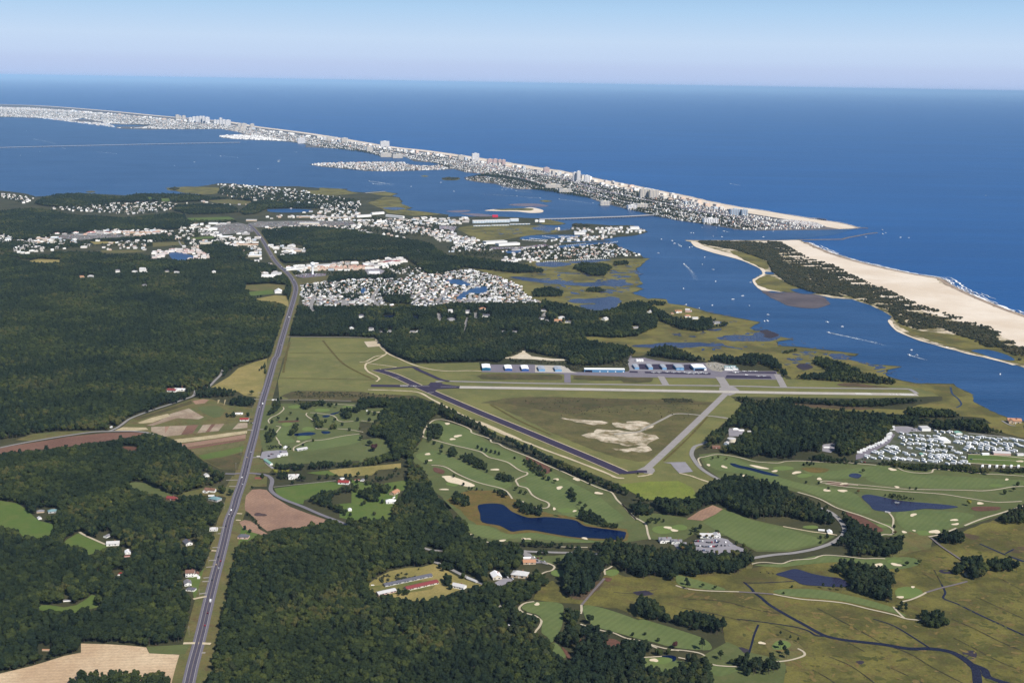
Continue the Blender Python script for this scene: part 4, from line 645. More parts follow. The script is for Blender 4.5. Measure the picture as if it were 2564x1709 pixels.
KINDS = [('oak', 14, M_leaf), ('oak', 14, M_leaf), ('oak', 14, M_leaf), ('round', 14, M_leaf), ('oak', 14, M_leaf), ('pine', 16, M_pine), ('pine', 16, M_pine), ('pine', 17, M_pine), ('round', 14, M_pine)]
CROWN = []; TRUNK = []; src = bpy.data.collections.new('tree_kinds')
for i, (k, h, m) in enumerate(KINDS):
    V, Fc = crown(100+i, k, 120, h); CROWN.append(mesh('crown_%s' % k, V, Fc, m))
    tv, tf = trunk_geo(h, .32, .75 if k == 'pine' else .5, i); TRUNK.append(mesh('trunk_%s' % k, tv, tf, M_bark))
    b = len(V); me = mesh('whole_%s' % k, V+tv, Fc+[tuple(b+j for j in f) for f in tf], [m, M_bark], [0]*len(Fc)+[1]*len(tf))
    o = bpy.data.objects.new('kind_%02d' % i, me); src.objects.link(o)
V, Fc = crown(140, 'bush', 40, 2.4); shr = bpy.data.collections.new('shrub_kinds'); shr.objects.link(bpy.data.objects.new('kind_00', mesh('shrub', V, Fc, M_shrub)))
V, Fc = crown(141, 'bush', 50, 3.2); shr.objects.link(bpy.data.objects.new('kind_01', mesh('shrub', V, Fc, M_shrub)))
NG = {}
def scatter_group(coll):
    if coll.name in NG: return NG[coll.name]
    g = bpy.data.node_groups.new('plant_'+coll.name, 'GeometryNodeTree'); NG[coll.name] = g
    g.interface.new_socket('Geometry', in_out='INPUT', socket_type='NodeSocketGeometry'); g.interface.new_socket('Geometry', in_out='OUTPUT', socket_type='NodeSocketGeometry')
    N = g.nodes.new; i = N('NodeGroupInput'); o = N('NodeGroupOutput'); ip = N('GeometryNodeInstanceOnPoints'); ci = N('GeometryNodeCollectionInfo')
    ci.inputs['Collection'].default_value = coll; ci.inputs['Separate Children'].default_value = True; ci.inputs['Reset Children'].default_value = True
    def at(n, t):
        a = N('GeometryNodeInputNamedAttribute'); a.data_type = t; a.inputs['Name'].default_value = n; return [s for s in a.outputs if s.enabled and s.name == 'Attribute'][0]
    L = g.links.new; L(i.outputs[0], ip.inputs['Points']); L(ci.outputs[0], ip.inputs['Instance']); ip.inputs['Pick Instance'].default_value = True
    L(at('kind_index', 'INT'), ip.inputs['Instance Index']); L(at('turn', 'FLOAT_VECTOR'), ip.inputs['Rotation']); L(at('size', 'FLOAT_VECTOR'), ip.inputs['Scale']); L(ip.outputs[0], o.inputs[0]); return g
def scatter(name, P, z, kind, size, coll, label=None):
    n = len(P); me = bpy.data.meshes.new(name); me.vertices.add(n); co = np.zeros((n, 3), np.float32); co[:, :2] = P; co[:, 2] = z; me.vertices.foreach_set('co', co.ravel())
    a = me.attributes.new('kind_index', 'INT', 'POINT'); a.data.foreach_set('value', np.asarray(kind, np.int32))
    t = np.zeros((n, 3), np.float32); t[:, 2] = rng.uniform(0, 6.28, n); t[:, 0] = rng.normal(0, .05, n); t[:, 1] = rng.normal(0, .05, n); a = me.attributes.new('turn', 'FLOAT_VECTOR', 'POINT'); a.data.foreach_set('vector', t.ravel())
    s = np.repeat(np.asarray(size, np.float32)[:, None], 3, 1); s[:, 2] *= rng.uniform(.85, 1.15, n); a = me.attributes.new('size', 'FLOAT_VECTOR', 'POINT'); a.data.foreach_set('vector', s.ravel())
    o = tag(link(name, me), label, kind='stuff'); md = o.modifiers.new('scatter', 'NODES'); md.node_group = scatter_group(coll); return o
def grid_points(Q, sp):
    lo, hi = Q.min(0), Q.max(0); nx, ny = int((hi[0]-lo[0])/sp)+1, int((hi[1]-lo[1])/(sp*.87))+1
    X, Y = np.meshgrid(np.arange(nx), np.arange(ny)); X = X+.5*(Y % 2)
    P = np.stack([lo[0]+X.ravel()*sp, lo[1]+Y.ravel()*sp*.87], 1); P = P+rng.normal(0, sp*.24, P.shape); return P[inpoly(Q, P)]
CLB = None
def cleared(px):
    global CLB
    if CLB is None: CLB = [(c, c.min(0), c.max(0)) for c in CLEAR]
    bad = np.zeros(len(px), bool)
    for c, lo, hi in CLB:
        i = np.nonzero((~bad) & (px[:, 0] > lo[0]) & (px[:, 0] < hi[0]) & (px[:, 1] > lo[1]) & (px[:, 1] < hi[1]))[0]
        if len(i): bad[i] = inpoly(c, px[i])
    return bad
NEARTREES = []; OCC = None
def near_roof(P):
    global OCC
    if OCC is None:
        T = np.array([t[:2] for t in TOWN]); k = np.floor(T/9).astype(np.int64)
        OCC = np.unique(np.concatenate([(k[:, 0]+dx)*1000003+k[:, 1]+dy for dx in (0,) for dy in (-1, 0)]))
    k = np.floor(P/9).astype(np.int64); return np.isin(k[:, 0]*1000003+k[:, 1], OCC)
def wood(spec, label, sp=6.8, hgt=14., pine=.3, keep=1.0, name='forest', sizes=(.62, 1.3), near=False, clr=True, gaps=.0):
    px = pts(spec); Q = ground(px, 1.); P = grid_points(Q, sp); 
    if keep < 1: P = P[rng.uniform(0, 1, len(P)) < keep]
    n = len(P); size = rng.uniform(sizes[0], sizes[1], n)*(hgt/14.)
    b, d = project(P[:, 0], P[:, 1], np.full(n, 1.)); t, _ = project(P[:, 0], P[:, 1], 1+size*14*.72); md, _ = project(P[:, 0], P[:, 1], 1+size*14*.35)
    ok = inpoly(px, t)
    if clr: ok &= ~cleared(b) & ~cleared(md) & ~cleared(t)
    ok &= ~near_roof(P)
    ok &= (b[:, 0] > -170) & (b[:, 0] < W+170) & (b[:, 1] < H+140)
    P, size = P[ok], size[ok]; n = len(P)
    f = np.sin(P[:, 0]*.011+1.3)+np.sin(P[:, 1]*.013+P[:, 0]*.006)+np.sin(P[:, 0]*.031-P[:, 1]*.027); pp = np.clip(pine+.28*f*min(1, pine*2.5, (1-pine)*2.5), 0, 1)
    kind = np.where(rng.uniform(0, 1, n) < pp, rng.integers(5, 9, n), rng.integers(0, 5, n))
    if near:
        _, d = project(P[:, 0], P[:, 1], np.full(n, 10.)); q, _ = project(P[:, 0], P[:, 1], 1+size*10)
        i = np.nonzero((q[:, 0] > 10) & (q[:, 0] < W-10) & (q[:, 1] < H-6) & (q[:, 1] > H-26))[0]
        i = i[np.argsort(d[i])][:near]
        for j in i: NEARTREES.append((P[j, 0], P[j, 1], int(kind[j]), float(size[j]), label))
        keep_ = np.ones(n, bool); keep_[i] = False; P, size, kind = P[keep_], size[keep_], kind[keep_]
    if len(P): scatter(name, P, 1.0, kind, size, src, label)
    return len(P)
# ------------------------------------------------------------------ buildings
def clear_rect(X, Y, rz, w, d, z=0, pad=2.5, front=0):
    c, s = math.cos(rz), math.sin(rz); q = np.array([[-w/2-pad, -d/2-pad-front], [w/2+pad, -d/2-pad-front], [w/2+pad, d/2+pad], [-w/2-pad, d/2+pad]]); q = q @ np.array([[c, s], [-s, c]])+np.array([X, Y])
    a = project(q[:, 0], q[:, 1], 1)[0]; b = project(q[:, 0], q[:, 1], 5+z)[0]
    lo, hi = np.minimum(a.min(0), b.min(0)), np.maximum(a.max(0), b.max(0)); CLEAR.append(np.array([lo, [hi[0], lo[1]], hi, [lo[0], hi[1]]]))
WALLS = dict(white=(244, 242, 238), cream=(232, 222, 202), blue=(176, 196, 214), grey=(196, 194, 192), brick=(156, 108, 92), tan=(206, 184, 158), pink=(224, 188, 176), yellow=(226, 208, 160))
ROOFS = dict(grey=(136, 134, 140), slate=(102, 102, 112), brown=(128, 96, 82), red=(150, 62, 60), tan=(190, 142, 112), light=(206, 204, 204), white=(240, 240, 242), teal=(120, 150, 156), green=(140, 186, 168), rust=(140, 70, 70))
WM = {k: flat('paint_'+k, c, .7, .05, .8) for k, c in WALLS.items()}; RM = {k: flat('roof_'+k, c, .75, .08, .9) for k, c in ROOFS.items()}
M_glass = flat('window_glass', (58, 66, 80), .15, .1, 1, .5); M_doorw = flat('door_paint', (226, 224, 220), .6, .04)
def box_geo(V, Fc, x0, x1, y0, y1, z0, z1):
    b = len(V); V += [(x0, y0, z0), (x1, y0, z0), (x1, y1, z0), (x0, y1, z0), (x0, y0, z1), (x1, y0, z1), (x1, y1, z1), (x0, y1, z1)]
    Fc += [tuple(b+i for i in f) for f in ((0, 3, 2, 1), (4, 5, 6, 7), (0, 1, 5, 4), (1, 2, 6, 5), (2, 3, 7, 6), (3, 0, 4, 7))]
def box(name, x0, x1, y0, y1, z0, z1, m, parent=None):
    V, Fc = [], []; box_geo(V, Fc, x0, x1, y0, y1, z0, z1); return link(name, mesh(name, V, Fc, m), parent)
def gable(V, Fc, x0, x1, y0, y1, h, rh, axis='x'):
    """walls with gable ends"""
    b = len(V); V += [(x0, y0, 0), (x1, y0, 0), (x1, y1, 0), (x0, y1, 0), (x0, y0, h), (x1, y0, h), (x1, y1, h), (x0, y1, h)]
    if axis == 'x': V += [(x0, (y0+y1)/2, h+rh), (x1, (y0+y1)/2, h+rh)]; f = ((0, 1, 5, 4), (1, 2, 6, 9, 5), (2, 3, 7, 6), (3, 0, 4, 8, 7))
    else: V += [((x0+x1)/2, y0, h+rh), ((x0+x1)/2, y1, h+rh)]; f = ((0, 1, 5, 8, 4), (1, 2, 6, 5), (2, 3, 7, 9, 6), (3, 0, 4, 7))
    Fc += [tuple(b+i for i in q) for q in f]
def groof(V, Fc, x0, x1, y0, y1, h, rh, axis='x', o=.5, t=.22):
    b = len(V)
    if axis == 'x':
        s = rh/((y1-y0)/2)*o; my = (y0+y1)/2
        pr = [(y0-o, h-s), (my, h+rh), (y1+o, h-s)]; V += [(x, y, z+dz) for x in (x0-o, x1+o) for dz in (.03, t) for y, z in pr]
    else:
        s = rh/((x1-x0)/2)*o; mx = (x0+x1)/2
        pr = [(x0-o, h-s), (mx, h+rh), (x1+o, h-s)]; V += [(x, y, z+dz) for y in (y1+o, y0-o) for dz in (.03, t) for x, z in pr]
    for f in ((3, 9, 10, 4), (4, 10, 11, 5), (0, 1, 7, 6), (1, 2, 8, 7), (0, 6, 9, 3), (2, 5, 11, 8), (0, 3, 4, 1), (1, 4, 5, 2), (6, 7, 10, 9), (7, 8, 11, 10)): Fc.append(tuple(b+i for i in f))
def hroof(V, Fc, x0, x1, y0, y1, h, rh, o=.5):
    b = len(V); k = (y1-y0)/2*.95; my = (y0+y1)/2; V += [(x0-o, y0-o, h-.1), (x1+o, y0-o, h-.1), (x1+o, y1+o, h-.1), (x0-o, y1+o, h-.1), (x0+k, my, h+rh), (x1-k, my, h+rh)]
    Fc += [tuple(b+i for i in f) for f in ((0, 1, 5, 4), (1, 2, 5), (2, 3, 4, 5), (3, 0, 4), (0, 3, 2, 1))]
HM = {}
def house_meshes(style):
    if style in HM: return HM[style]
    V, Fc, RV, RF = [], [], [], []
    if style == 'ranch': gable(V, Fc, -8, 8, -4.5, 4.5, 2.9, 2.2); groof(RV, RF, -8, 8, -4.5, 4.5, 2.9, 2.2)
    if style == 'hip': box_geo(V, Fc, -7.5, 7.5, -5, 5, 0, 3); hroof(RV, RF, -7.5, 7.5, -5, 5, 3, 2.6)
    if style == 'ell': gable(V, Fc, -8, 8, -1, 6, 2.9, 2.3); groof(RV, RF, -8, 8, -1, 6, 2.9, 2.3); gable(V, Fc, -7.9, -1.5, -6, 2, 2.85, 2.1, 'y'); groof(RV, RF, -7.9, -1.5, -6, 2, 2.85, 2.1, 'y')
    if style == 'two': gable(V, Fc, -5.5, 5.5, -4.5, 4.5, 5.6, 2.7); groof(RV, RF, -5.5, 5.5, -4.5, 4.5, 5.6, 2.7); gable(V, Fc, 5.4, 10.5, -3.5, 3.5, 2.8, 1.9, 'y'); groof(RV, RF, 5.6, 10.5, -3.5, 3.5, 2.8, 1.9, 'y')
    if style == 'front': gable(V, Fc, -5, 5, -7, 7, 3, 2.6, 'y'); groof(RV, RF, -5, 5, -7, 7, 3, 2.6, 'y')
    if style == 'mobile': box_geo(V, Fc, -7.5, 7.5, -2.3, 2.3, 0, 2.7); groof(RV, RF, -7.5, 7.5, -2.3, 2.3, 2.7, .7, o=.25)
    HM[style] = (V, Fc, RV, RF); return HM[style]
HMM = {}
def house(X, Y, rz, style, wall, roof, sc, label, group=None, cat='house', name='house', detail=False, z=1.5, sy=None):
    o = empty(name, (X, Y, z), rz, label, cat, group, (sc, sy or sc, sc)); V, Fc, RV, RF = house_meshes(style)
    if (style, wall) not in HMM: HMM[style, wall] = mesh('wall', V, Fc, WM[wall])
    if (style, 'r', roof) not in HMM: HMM[style, 'r', roof] = mesh('roof', RV, RF, RM[roof])
    link('wall', HMM[style, wall], o); rf = link('roof', HMM[style, 'r', roof], o)
    if detail:
        ys = min(v[1] for v in V); xs_ = [v[0] for v in V]; x0, x1 = min(xs_), max(xs_)
        yb = -4.5 if style in ('ranch', 'two') else ys
        box('door', -.6, .6, yb-.08, yb+.02, 0, 2.1, M_doorw, o)
        for x in ((-4, 3.2) if style != 'front' else (-3, 2)): box('window', x-.9, x+.9, yb-.07, yb+.02, .9, 2.2, M_glass, o)
        if style == 'two':
            for x in (-3.5, 0, 3.5): box('window', x-.6, x+.6, yb-.07, yb+.02, 3.7, 5.0, M_glass, o)
        box('chimney', 2, 2.9, .6, 1.5, 3.6, 6.4 if style != 'two' else 9.2, WM['brick'], rf)
    clear_rect(X, Y, rz, 15*sc, 11*sc, front=5); return o
RURAL = [  # view, x, y, rz, style, wall, roof, scale, label
 ('H', 1372, 858, -.25, 'ell', 'white', 'brown', 1.25, 'white house with a brown roof on the roadside lawn'), ('H', 1408, 912, -.5, 'hip', 'grey', 'teal', 1.3, 'house with a grey-green roof half hidden by roadside trees'), ('H', 1383, 885, .2, 'mobile', 'white', 'light', .7, 'small white outbuilding behind the roadside house'), ('H', 1926, 768, .15, 'ell', 'white', 'light', 1.3, 'white farmhouse with a pale roof below the tree belt'),
 ('H', 2252, 803, -.15, 'ranch', 'white', 'red', 1.25, 'white farmhouse with a dark red roof by the lane'), ('H', 2240, 772, .3, 'mobile', 'white', 'white', .55, 'small white shed behind the red-roofed farmhouse'), ('H', 1126, 906, -.3, 'ranch', 'brick', 'rust', 1.1, 'low red-roofed house beside the wood clearing'), ('H', 1565, 352, .1, 'mobile', 'white', 'white', 1.1, 'white storage shed behind the farm stand'), ('H', 1600, 392, .05, 'ranch', 'white', 'red', 1.15, 'farm stand with a bright red roof beside the highway'), ('H', 1352, 755, .5, 'front', 'white', 'light', .8, 'small white house hidden in the wood by the junction'), ('H', 1128, 202, -.25, 'ranch', 'white', 'rust', 1.35, 'long red-roofed barn at the edge of the great wood'), ('H', 1180, 198, -.05, 'mobile', 'white', 'white', 1.7, 'long low white shed beside the red-roofed barn'),
 ('H', 258, 1033, .6, 'front', 'white', 'light', .6, 'little white shed at the corner of the green field'), ('H', 345, 990, .4, 'hip', 'grey', 'teal', 1.0, 'grey house roof among trees by the green field'), ('H', 265, 990, .3, 'hip', 'tan', 'grey', .8, 'small tan house at the green field corner'), ('H', 2130, 916, .5, 'ranch', 'grey', 'slate', 1.1, 'house with a dark grey roof among lane trees'), ('H', 2290, 978, .2, 'front', 'white', 'white', .6, 'tiny white shed on the lawn below the lane'), ('H', 1690, 772, 0, 'mobile', 'brick', 'rust', .8, 'small red shed beside the lane junction'), ('H', 1692, 627, .1, 'mobile', 'cream', 'light', .45, 'cream sign hut at the car park entrance'), ('H', 728, 437, .2, 'front', 'white', 'light', .5, 'small pale hut at the fork of the farm road'), ('H', 1795, 260, .1, 'mobile', 'white', 'white', .7, 'white hut at the golf course entrance'),
 ('I', 1246, 490, .12, 'two', 'white', 'brown', 1.15, 'white two-storey house with a brown roof by the highway'), ('I', 1228, 545, .35, 'front', 'white', 'grey', 1.0, 'white gabled house with a grey roof below the brown-roofed one'), ('I', 1251, 584, -.2, 'hip', 'white', 'slate', .85, 'small white house with a dark grey roof at the wood edge'), ('I', 1396, 192, .1, 'hip', 'white', 'light', .95, 'small white house standing alone by the highway verge'), ('I', 1595, 242, -.1, 'hip', 'pink', 'slate', 1.15, 'pink brick house with a slate roof below the brown field'), ('I', 1228, 282, .6, 'front', 'white', 'slate', 1.1, 'white house buried in the wood west of the highway'), ('I', 740, 287, .2, 'ranch', 'white', 'light', 1.2, 'white house at the end of the pale farm track'), ('I', 700, 236, -.4, 'front', 'white', 'grey', .7, 'small white shed above the farm track end'), ('I', 836, 342, .3, 'front', 'white', 'white', .85, 'white barn in the wood south of the track'), ('I', 832, 365, .3, 'mobile', 'pink', 'rust', .55, 'little reddish shed below the white barn'), ('I', 785, 483, 0, 'front', 'white', 'red', .5, 'tiny red-roofed hut deep in the wood'), ('I', 440, 655, .3, 'mobile', 'white', 'grey', .7, 'small pale shed at the woodland clearing'), ('I', 300, 978, 0, 'mobile', 'tan', 'tan', .6, 'small tan hut in the wood above the straw field'), ('I', 1300, 505, .2, 'front', 'white', 'white', .4, 'tiny white shed on the lawn beside the brown-roofed house'),
 ('W', 770, 230, 1.1, 'ranch', 'tan', 'tan', 1.2, 'long house with a tan roof at the wood edge'), ('W', 705, 390, .1, 'hip', 'white', 'white', 1.15, 'bright white garage below the tan-roofed house'), ('W', 755, 310, 1.2, 'mobile', 'white', 'white', .5, 'white link building between tan house and garage'), ('L', 430, 800, 0, 'front', 'white', 'white', .7, 'small white hut beside the driving range car park'), ('L', 410, 920, .3, 'ranch', 'white', 'light', .9, 'white clubhouse on the driving range car park'), ('L', 322, 945, .2, 'front', 'white', 'white', .6, 'small white kiosk in the driving range car park'), ('L', 1390, 1322, .2, 'front', 'white', 'white', .45, 'tiny white shed in the orchard behind the farmhouse'), ('L', 1640, 1340, .2, 'mobile', 'pink', 'rust', .6, 'small rust-coloured shed beside the orchard'), ('L', 1730, 1345, -.2, 'front', 'white', 'grey', .6, 'small white shed at the orchard end'), ('L', 1810, 180, .3, 'front', 'white', 'white', .4, 'tiny white shelter on the far golf path'),
 ('J', 1085, 530, .25, 'front', 'cream', 'white', 1.35, 'white-roofed workshop with garage doors in the wood'), ('J', 1252, 522, -.25, 'hip', 'tan', 'light', 1.6, 'big building with a pale grey hipped roof in the wood'), ('J', 1315, 432, .1, 'ranch', 'tan', 'tan', 1.2, 'tan-roofed building at the golf maintenance yard'), ('J', 1300, 400, .1, 'mobile', 'white', 'white', .8, 'white shed at the golf maintenance yard'), ('J', 830, 600, -.45, 'ranch', 'white', 'light', 1.2, 'white shed with a pale roof beside the farm'), ('J', 230, 585, 0, 'mobile', 'white', 'white', .3, 'tiny white hut at the farm clearing'), ('J', 1172, 868, 0, 'front', 'cream', 'cream' if False else 'light', .35, 'tiny cream hut deep in the big wood'),
 ('K', 1115, 305, -.15, 'mobile', 'white', 'white', .7, 'first white shed by the driving range'), ('K', 1165, 318, -.1, 'front', 'white', 'white', .8, 'larger white shed by the driving range'), ('K', 160, 372, .1, 'ell', 'white', 'grey', 1.25, 'clubhouse wing with white gables and a grey roof'), ('K', 230, 380, -.1, 'ell', 'white', 'grey', 1.05, 'second gabled clubhouse wing beside the car park'), ('K', 410, 343, .02, 'ranch', 'white', 'light', 1.3, 'long clubhouse building with a pale roof above the car park'), ('K', 475, 340, -.05, 'front', 'white', 'light', 1.1, 'end pavilion of the clubhouse with a pale roof'), ('K', 1520, 195, -.5, 'mobile', 'grey', 'light', .6, 'small pump house at the pond path'),
 ('G', 590, 545, 0, 'hip', 'white', 'white', .8, 'white domed shed at the plant in the big wood'), ('G', 625, 552, .1, 'mobile', 'white', 'white', .8, 'low white shed at the plant in the big wood'), ('G', 675, 556, .1, 'mobile', 'white', 'light', .6, 'small white shed at the end of the plant yard'), ('G', 470, 655, .1, 'ranch', 'brick', 'brown', 1.0, 'low brick building beside the plant'), ('G', 535, 632, -.3, 'front', 'blue', 'light', .9, 'small pale blue building beside the round tank'), ('G', 2295, 502, -.15, 'ell', 'tan', 'tan', 1.8, 'large tan house alone on the channel bank'), ('G', 1145, 655, 0, 'mobile', 'white', 'white', .8, 'white trailer on the yard in the big wood'),
 ('E', 480, 572, .2, 'two', 'white', 'slate', 1.2, 'tall white house in the wood below the subdivision'), ('E', 425, 640, .3, 'front', 'white', 'white', 1.1, 'white-gabled house in the wood above the airfield'), ('E', 540, 648, -.2, 'two', 'white', 'grey', 1.1, 'white two-storey house in the wood above the airfield'), ('E', 600, 662, .2, 'front', 'cream', 'grey', .9, 'cream house beside the white two-storey house'), ('E', 650, 656, 0, 'hip', 'white', 'grey', 1.0, 'grey-roofed white house right of the cream one'), ('E', 780, 659, .1, 'ranch', 'cream', 'grey', 1.0, 'low cream house above the airfield wood'), ('E', 812, 658, -.2, 'front', 'white', 'light', .9, 'white gabled house beside the low cream one'),
 ('E', 1195, 526, .2, 'hip', 'cream', 'tan', 1.4, 'house with an orange-tan roof at the subdivision edge'), ('E', 1108, 546, .1, 'two', 'white', 'grey', 1.2, 'tall white house by the cul-de-sac'), ('E', 1215, 568, -.1, 'ell', 'white', 'slate', 1.5, 'large slate-roofed white house by the cul-de-sac'), ('E', 1005, 542, .3, 'two', 'white', 'light', 1.2, 'tall white house with a pale roof in the wood'), ('E', 1010, 588, .5, 'hip', 'grey', 'grey', 1.5, 'big grey-roofed house below the tall white one'), ('E', 1545, 582, .4, 'ell', 'white', 'slate', 1.1, 'slate-roofed house at the end of the wooded lane'), ('E', 1640, 597, .05, 'ranch', 'tan', 'pink' if False else 'tan', 1.6, 'large house with a pink-tan roof in the wood'), ('E', 1662, 578, .1, 'hip', 'white', 'light', 1.4, 'pale-roofed house behind the pink-tan one'), ('E', 1700, 602, -.4, 'ell', 'white', 'slate', 1.1, 'slate-roofed white house right of the pink-tan one'), ('E', 1915, 586, -.6, 'front', 'white', 'light', 1.5, 'single white house deep in the wood on the point'), ('E', 1385, 659, .1, 'ranch', 'white', 'grey', .9, 'low white house hidden in the airfield wood'), ('E', 1320, 656, .1, 'hip', 'grey', 'grey', .7, 'low grey house hidden in the airfield wood'), ('E', 2095, 635, .5, 'ranch', 'grey', 'grey', 1.1, 'grey house near the tip of the wooded point'), ('E', 2180, 543, -.4, 'front', 'white', 'light', 1.2, 'white house behind the channel point trees'), ('E', 1555, 534, 0, 'ell', 'white', 'slate', 1.1, 'white house at the last bend of the subdivision lane'),
 ('C', 440, 842, .2, 'ell', 'white', 'tan', 1.4, 'tan-roofed house on the channel point'), ('C', 490, 838, -.2, 'two', 'pink', 'light', 1.3, 'tall pink house on the channel point'), ('C', 490, 866, .1, 'hip', 'white', 'tan', 1.3, 'white house below the tall pink one'), ('C', 530, 877, .3, 'ranch', 'white', 'light', 1.2, 'white house at the tip of the point trees'), ('C', 650, 903, .2, 'ell', 'grey', 'grey', 1.3, 'grey house among trees at the marsh point'), ('C', 405, 850, 0, 'front', 'tan', 'tan', .9, 'small tan house at the left of the channel point'),
 ('V', 1822, 735, .15, 'front', 'white', 'white', 2.3, 'big white gabled hall west of the highway bend'), ('V', 535, 636, .2, 'hip', 'tan', 'tan', 1.3, 'tan-roofed house in the far wood'), ('V', 595, 633, -.1, 'hip', 'grey', 'light', 1.4, 'pale grey house in the far wood'), ('V', 770, 602, .3, 'two', 'white', 'grey', 1.3, 'tall white house in the far wood'), ('V', 880, 602, .1, 'hip', 'white', 'light', 1.3, 'white house left of the big pale one'), ('V', 935, 598, 0, 'two', 'white', 'light', 1.9, 'big pale house in the far wood'), ('V', 1095, 600, .2, 'hip', 'cream', 'grey', 1.2, 'cream house in the far wood'), ('V', 1158, 606, -.2, 'ranch', 'white', 'light', 1.2, 'low white house in the far wood'), ('V', 1400, 604, .2, 'front', 'white', 'white', 1.3, 'white house nearest the highway in the far wood'), ('V', 945, 690, .1, 'hip', 'grey', 'grey', 1.1, 'lone grey house in the great wood')]
NH = 0
for v, x, y, rz, st, wl, rf, sc, lab in RURAL:
    X, Y = g1(v, x, y, 3.5); house(X, Y, rz+math.atan2(-X, Y)*.0, st, wl, rf, sc, lab, detail=v in 'HIWLJKG' and sc > .8); NH += 1
# the subdivision: bungalows along its streets
sub = pts('E 125,380 330,362 560,345 700,352 850,335 960,306 1130,296 1290,338 1435,400 1440,435 1500,468 1545,492 1300,490 1000,492 850,512 760,500 640,512 560,505 350,512 128,508')
subP = grid_points(ground(sub, 1.5), 20.5); b = project(subP[:, 0], subP[:, 1], np.full(len(subP), 2.5))[0]; subP = subP[~cleared(b)]; CLB = None
wellp = pts('T 1140,340 1600,340 1620,430 1500,520 1180,480'); b = project(subP[:, 0], subP[:, 1], np.full(len(subP), 2.5))[0]; subP = subP[~inpoly(wellp, b)]
dd = np.hypot(subP[:, 0], subP[:, 1]); subP = subP[np.argsort(dd)]; NIND = 205
TOWN = []      # far buildings: (x, y, rz, w, d, h, gable height, wall colour, roof colour)
rowed = []
def hcol(): return random.choices(['white', 'cream', 'grey', 'blue', 'tan', 'pink'], [9, 3, 2, 1, 1.2, .7])[0], random.choices(['grey', 'light', 'slate', 'brown', 'tan', 'white'], [6, 4, 2.5, 1.3, 1, 2.5])[0]
def street_angle(X, Y): 
    b = project(X, Y, 2.)[0]; t = (b[0]-760)/600; return (1.25 if t < .33 else .75 if t < .62 else -.3)+(math.pi/2 if random.random() < .25 else 0)+random.uniform(-.12, .12)
rows_ = {}
for i, (X, Y) in enumerate(subP):
    if i < NIND: rows_.setdefault(int((np.hypot(X, Y)-dd.min())//22), []).append((X, Y))
    else:
        w_, r_ = hcol(); TOWN.append((X, Y, street_angle(X, Y), random.uniform(10.5, 14), random.uniform(7, 10), random.uniform(2.6, 4), random.uniform(1.8, 2.8), WALLS[w_], ROOFS[r_]))
for r, k in enumerate(sorted(rows_)):
    q = sorted(rows_[k], key=lambda t: t[0]/t[1])
    for i, (X, Y) in enumerate(q):
        w_, r_ = hcol(); st = random.choices(['ranch', 'hip', 'ell', 'front', 'two', 'mobile'], [4, 3, 3, 2, .7, 2])[0]; rn = {'light': 'pale grey', 'slate': 'dark slate'}.get(r_, r_)
        house(X, Y, street_angle(X, Y), st, w_, r_, random.uniform(.72, .95), f'{w_} house, {rn} roof, {nth(i)} from the left in subdivision row {nth(r)} from wood', 'houses of the pond subdivision', z=1.6); NH += 1
CLB = None
# far towns: one mass of roofs for every district, streets kept by the jitter grid
def town(spec, sp, rot, wr, hr, gab, cols, rcols, keep=1., jit=.24, clr=True, tall=0, street=False):
    px = pts(spec); Q = ground(px, 1.5); c, s = math.cos(rot), math.sin(rot); Rm = np.array([[c, -s], [s, c]]); q = Q @ Rm; lo, hi = q.min(0), q.max(0); out = []
    nx, ny = int((hi[0]-lo[0])/sp[0])+1, int((hi[1]-lo[1])/sp[1])+1
    X, Y = np.meshgrid(lo[0]+(np.arange(nx)+.5)*sp[0], lo[1]+(np.arange(ny)+.5)*sp[1]); P = np.stack([X.ravel(), Y.ravel()], 1); P = P+rng.normal(0, jit, P.shape)*np.array(sp)
    if street:
        ii = np.tile(np.arange(nx), ny); jj = np.repeat(np.arange(ny), nx); P = P[(ii % 9 != 4) & (jj % 4 != 3)]
    P = P @ Rm.T; P = P[inpoly(Q, P)]; P = P[rng.uniform(0, 1, len(P)) < keep]
    if clr and len(P): P = P[~cleared(project(P[:, 0], P[:, 1], np.full(len(P), 2.5))[0])]
    for X, Y in P:
        w = random.uniform(*wr)*random.choice((.65, .85, 1)); h = random.uniform(*hr)*(random.uniform(1.5, 3) if random.random() < tall else 1); flat_ = random.random() > gab
        TOWN.append((X, Y, rot+random.choice((0, 0, math.pi/2))+random.uniform(-.06, .06), w, w*random.uniform(.55, .95), h, 0 if flat_ else random.uniform(1.5, 3), random.choice(cols), random.choice(rcols)))
    return len(P)
PW = [(246, 244, 240)]*4+[(232, 226, 216)]*2+[(210, 204, 198)]*2+[(196, 192, 190), (206, 216, 226), (220, 196, 178)]; PR = [(196, 194, 196), (150, 146, 150), (116, 114, 122), (226, 226, 228), (96, 92, 100), (150, 120, 106), (132, 130, 136)]; PRw = [(240, 240, 242), (216, 212, 210), (186, 182, 182), (246, 246, 246), (140, 136, 140), (198, 184, 168), (160, 140, 128)]
PO = [(248, 246, 240)]*5+[(222, 216, 208)]*2+[(196, 190, 186)]*2+[(206, 190, 172), (184, 194, 204), (204, 168, 150)]; PQ = [(168, 164, 166), (128, 124, 128), (96, 92, 98), (112, 108, 114), (214, 212, 212), (140, 112, 100), (150, 146, 150), (186, 180, 176)]
oa = ground(pts('C 1200,331'), 1)[0]-ground(pts('A 1500,390'), 1)[0]; ROT = math.atan2(oa[1], oa[0])
n0 = len(TOWN)
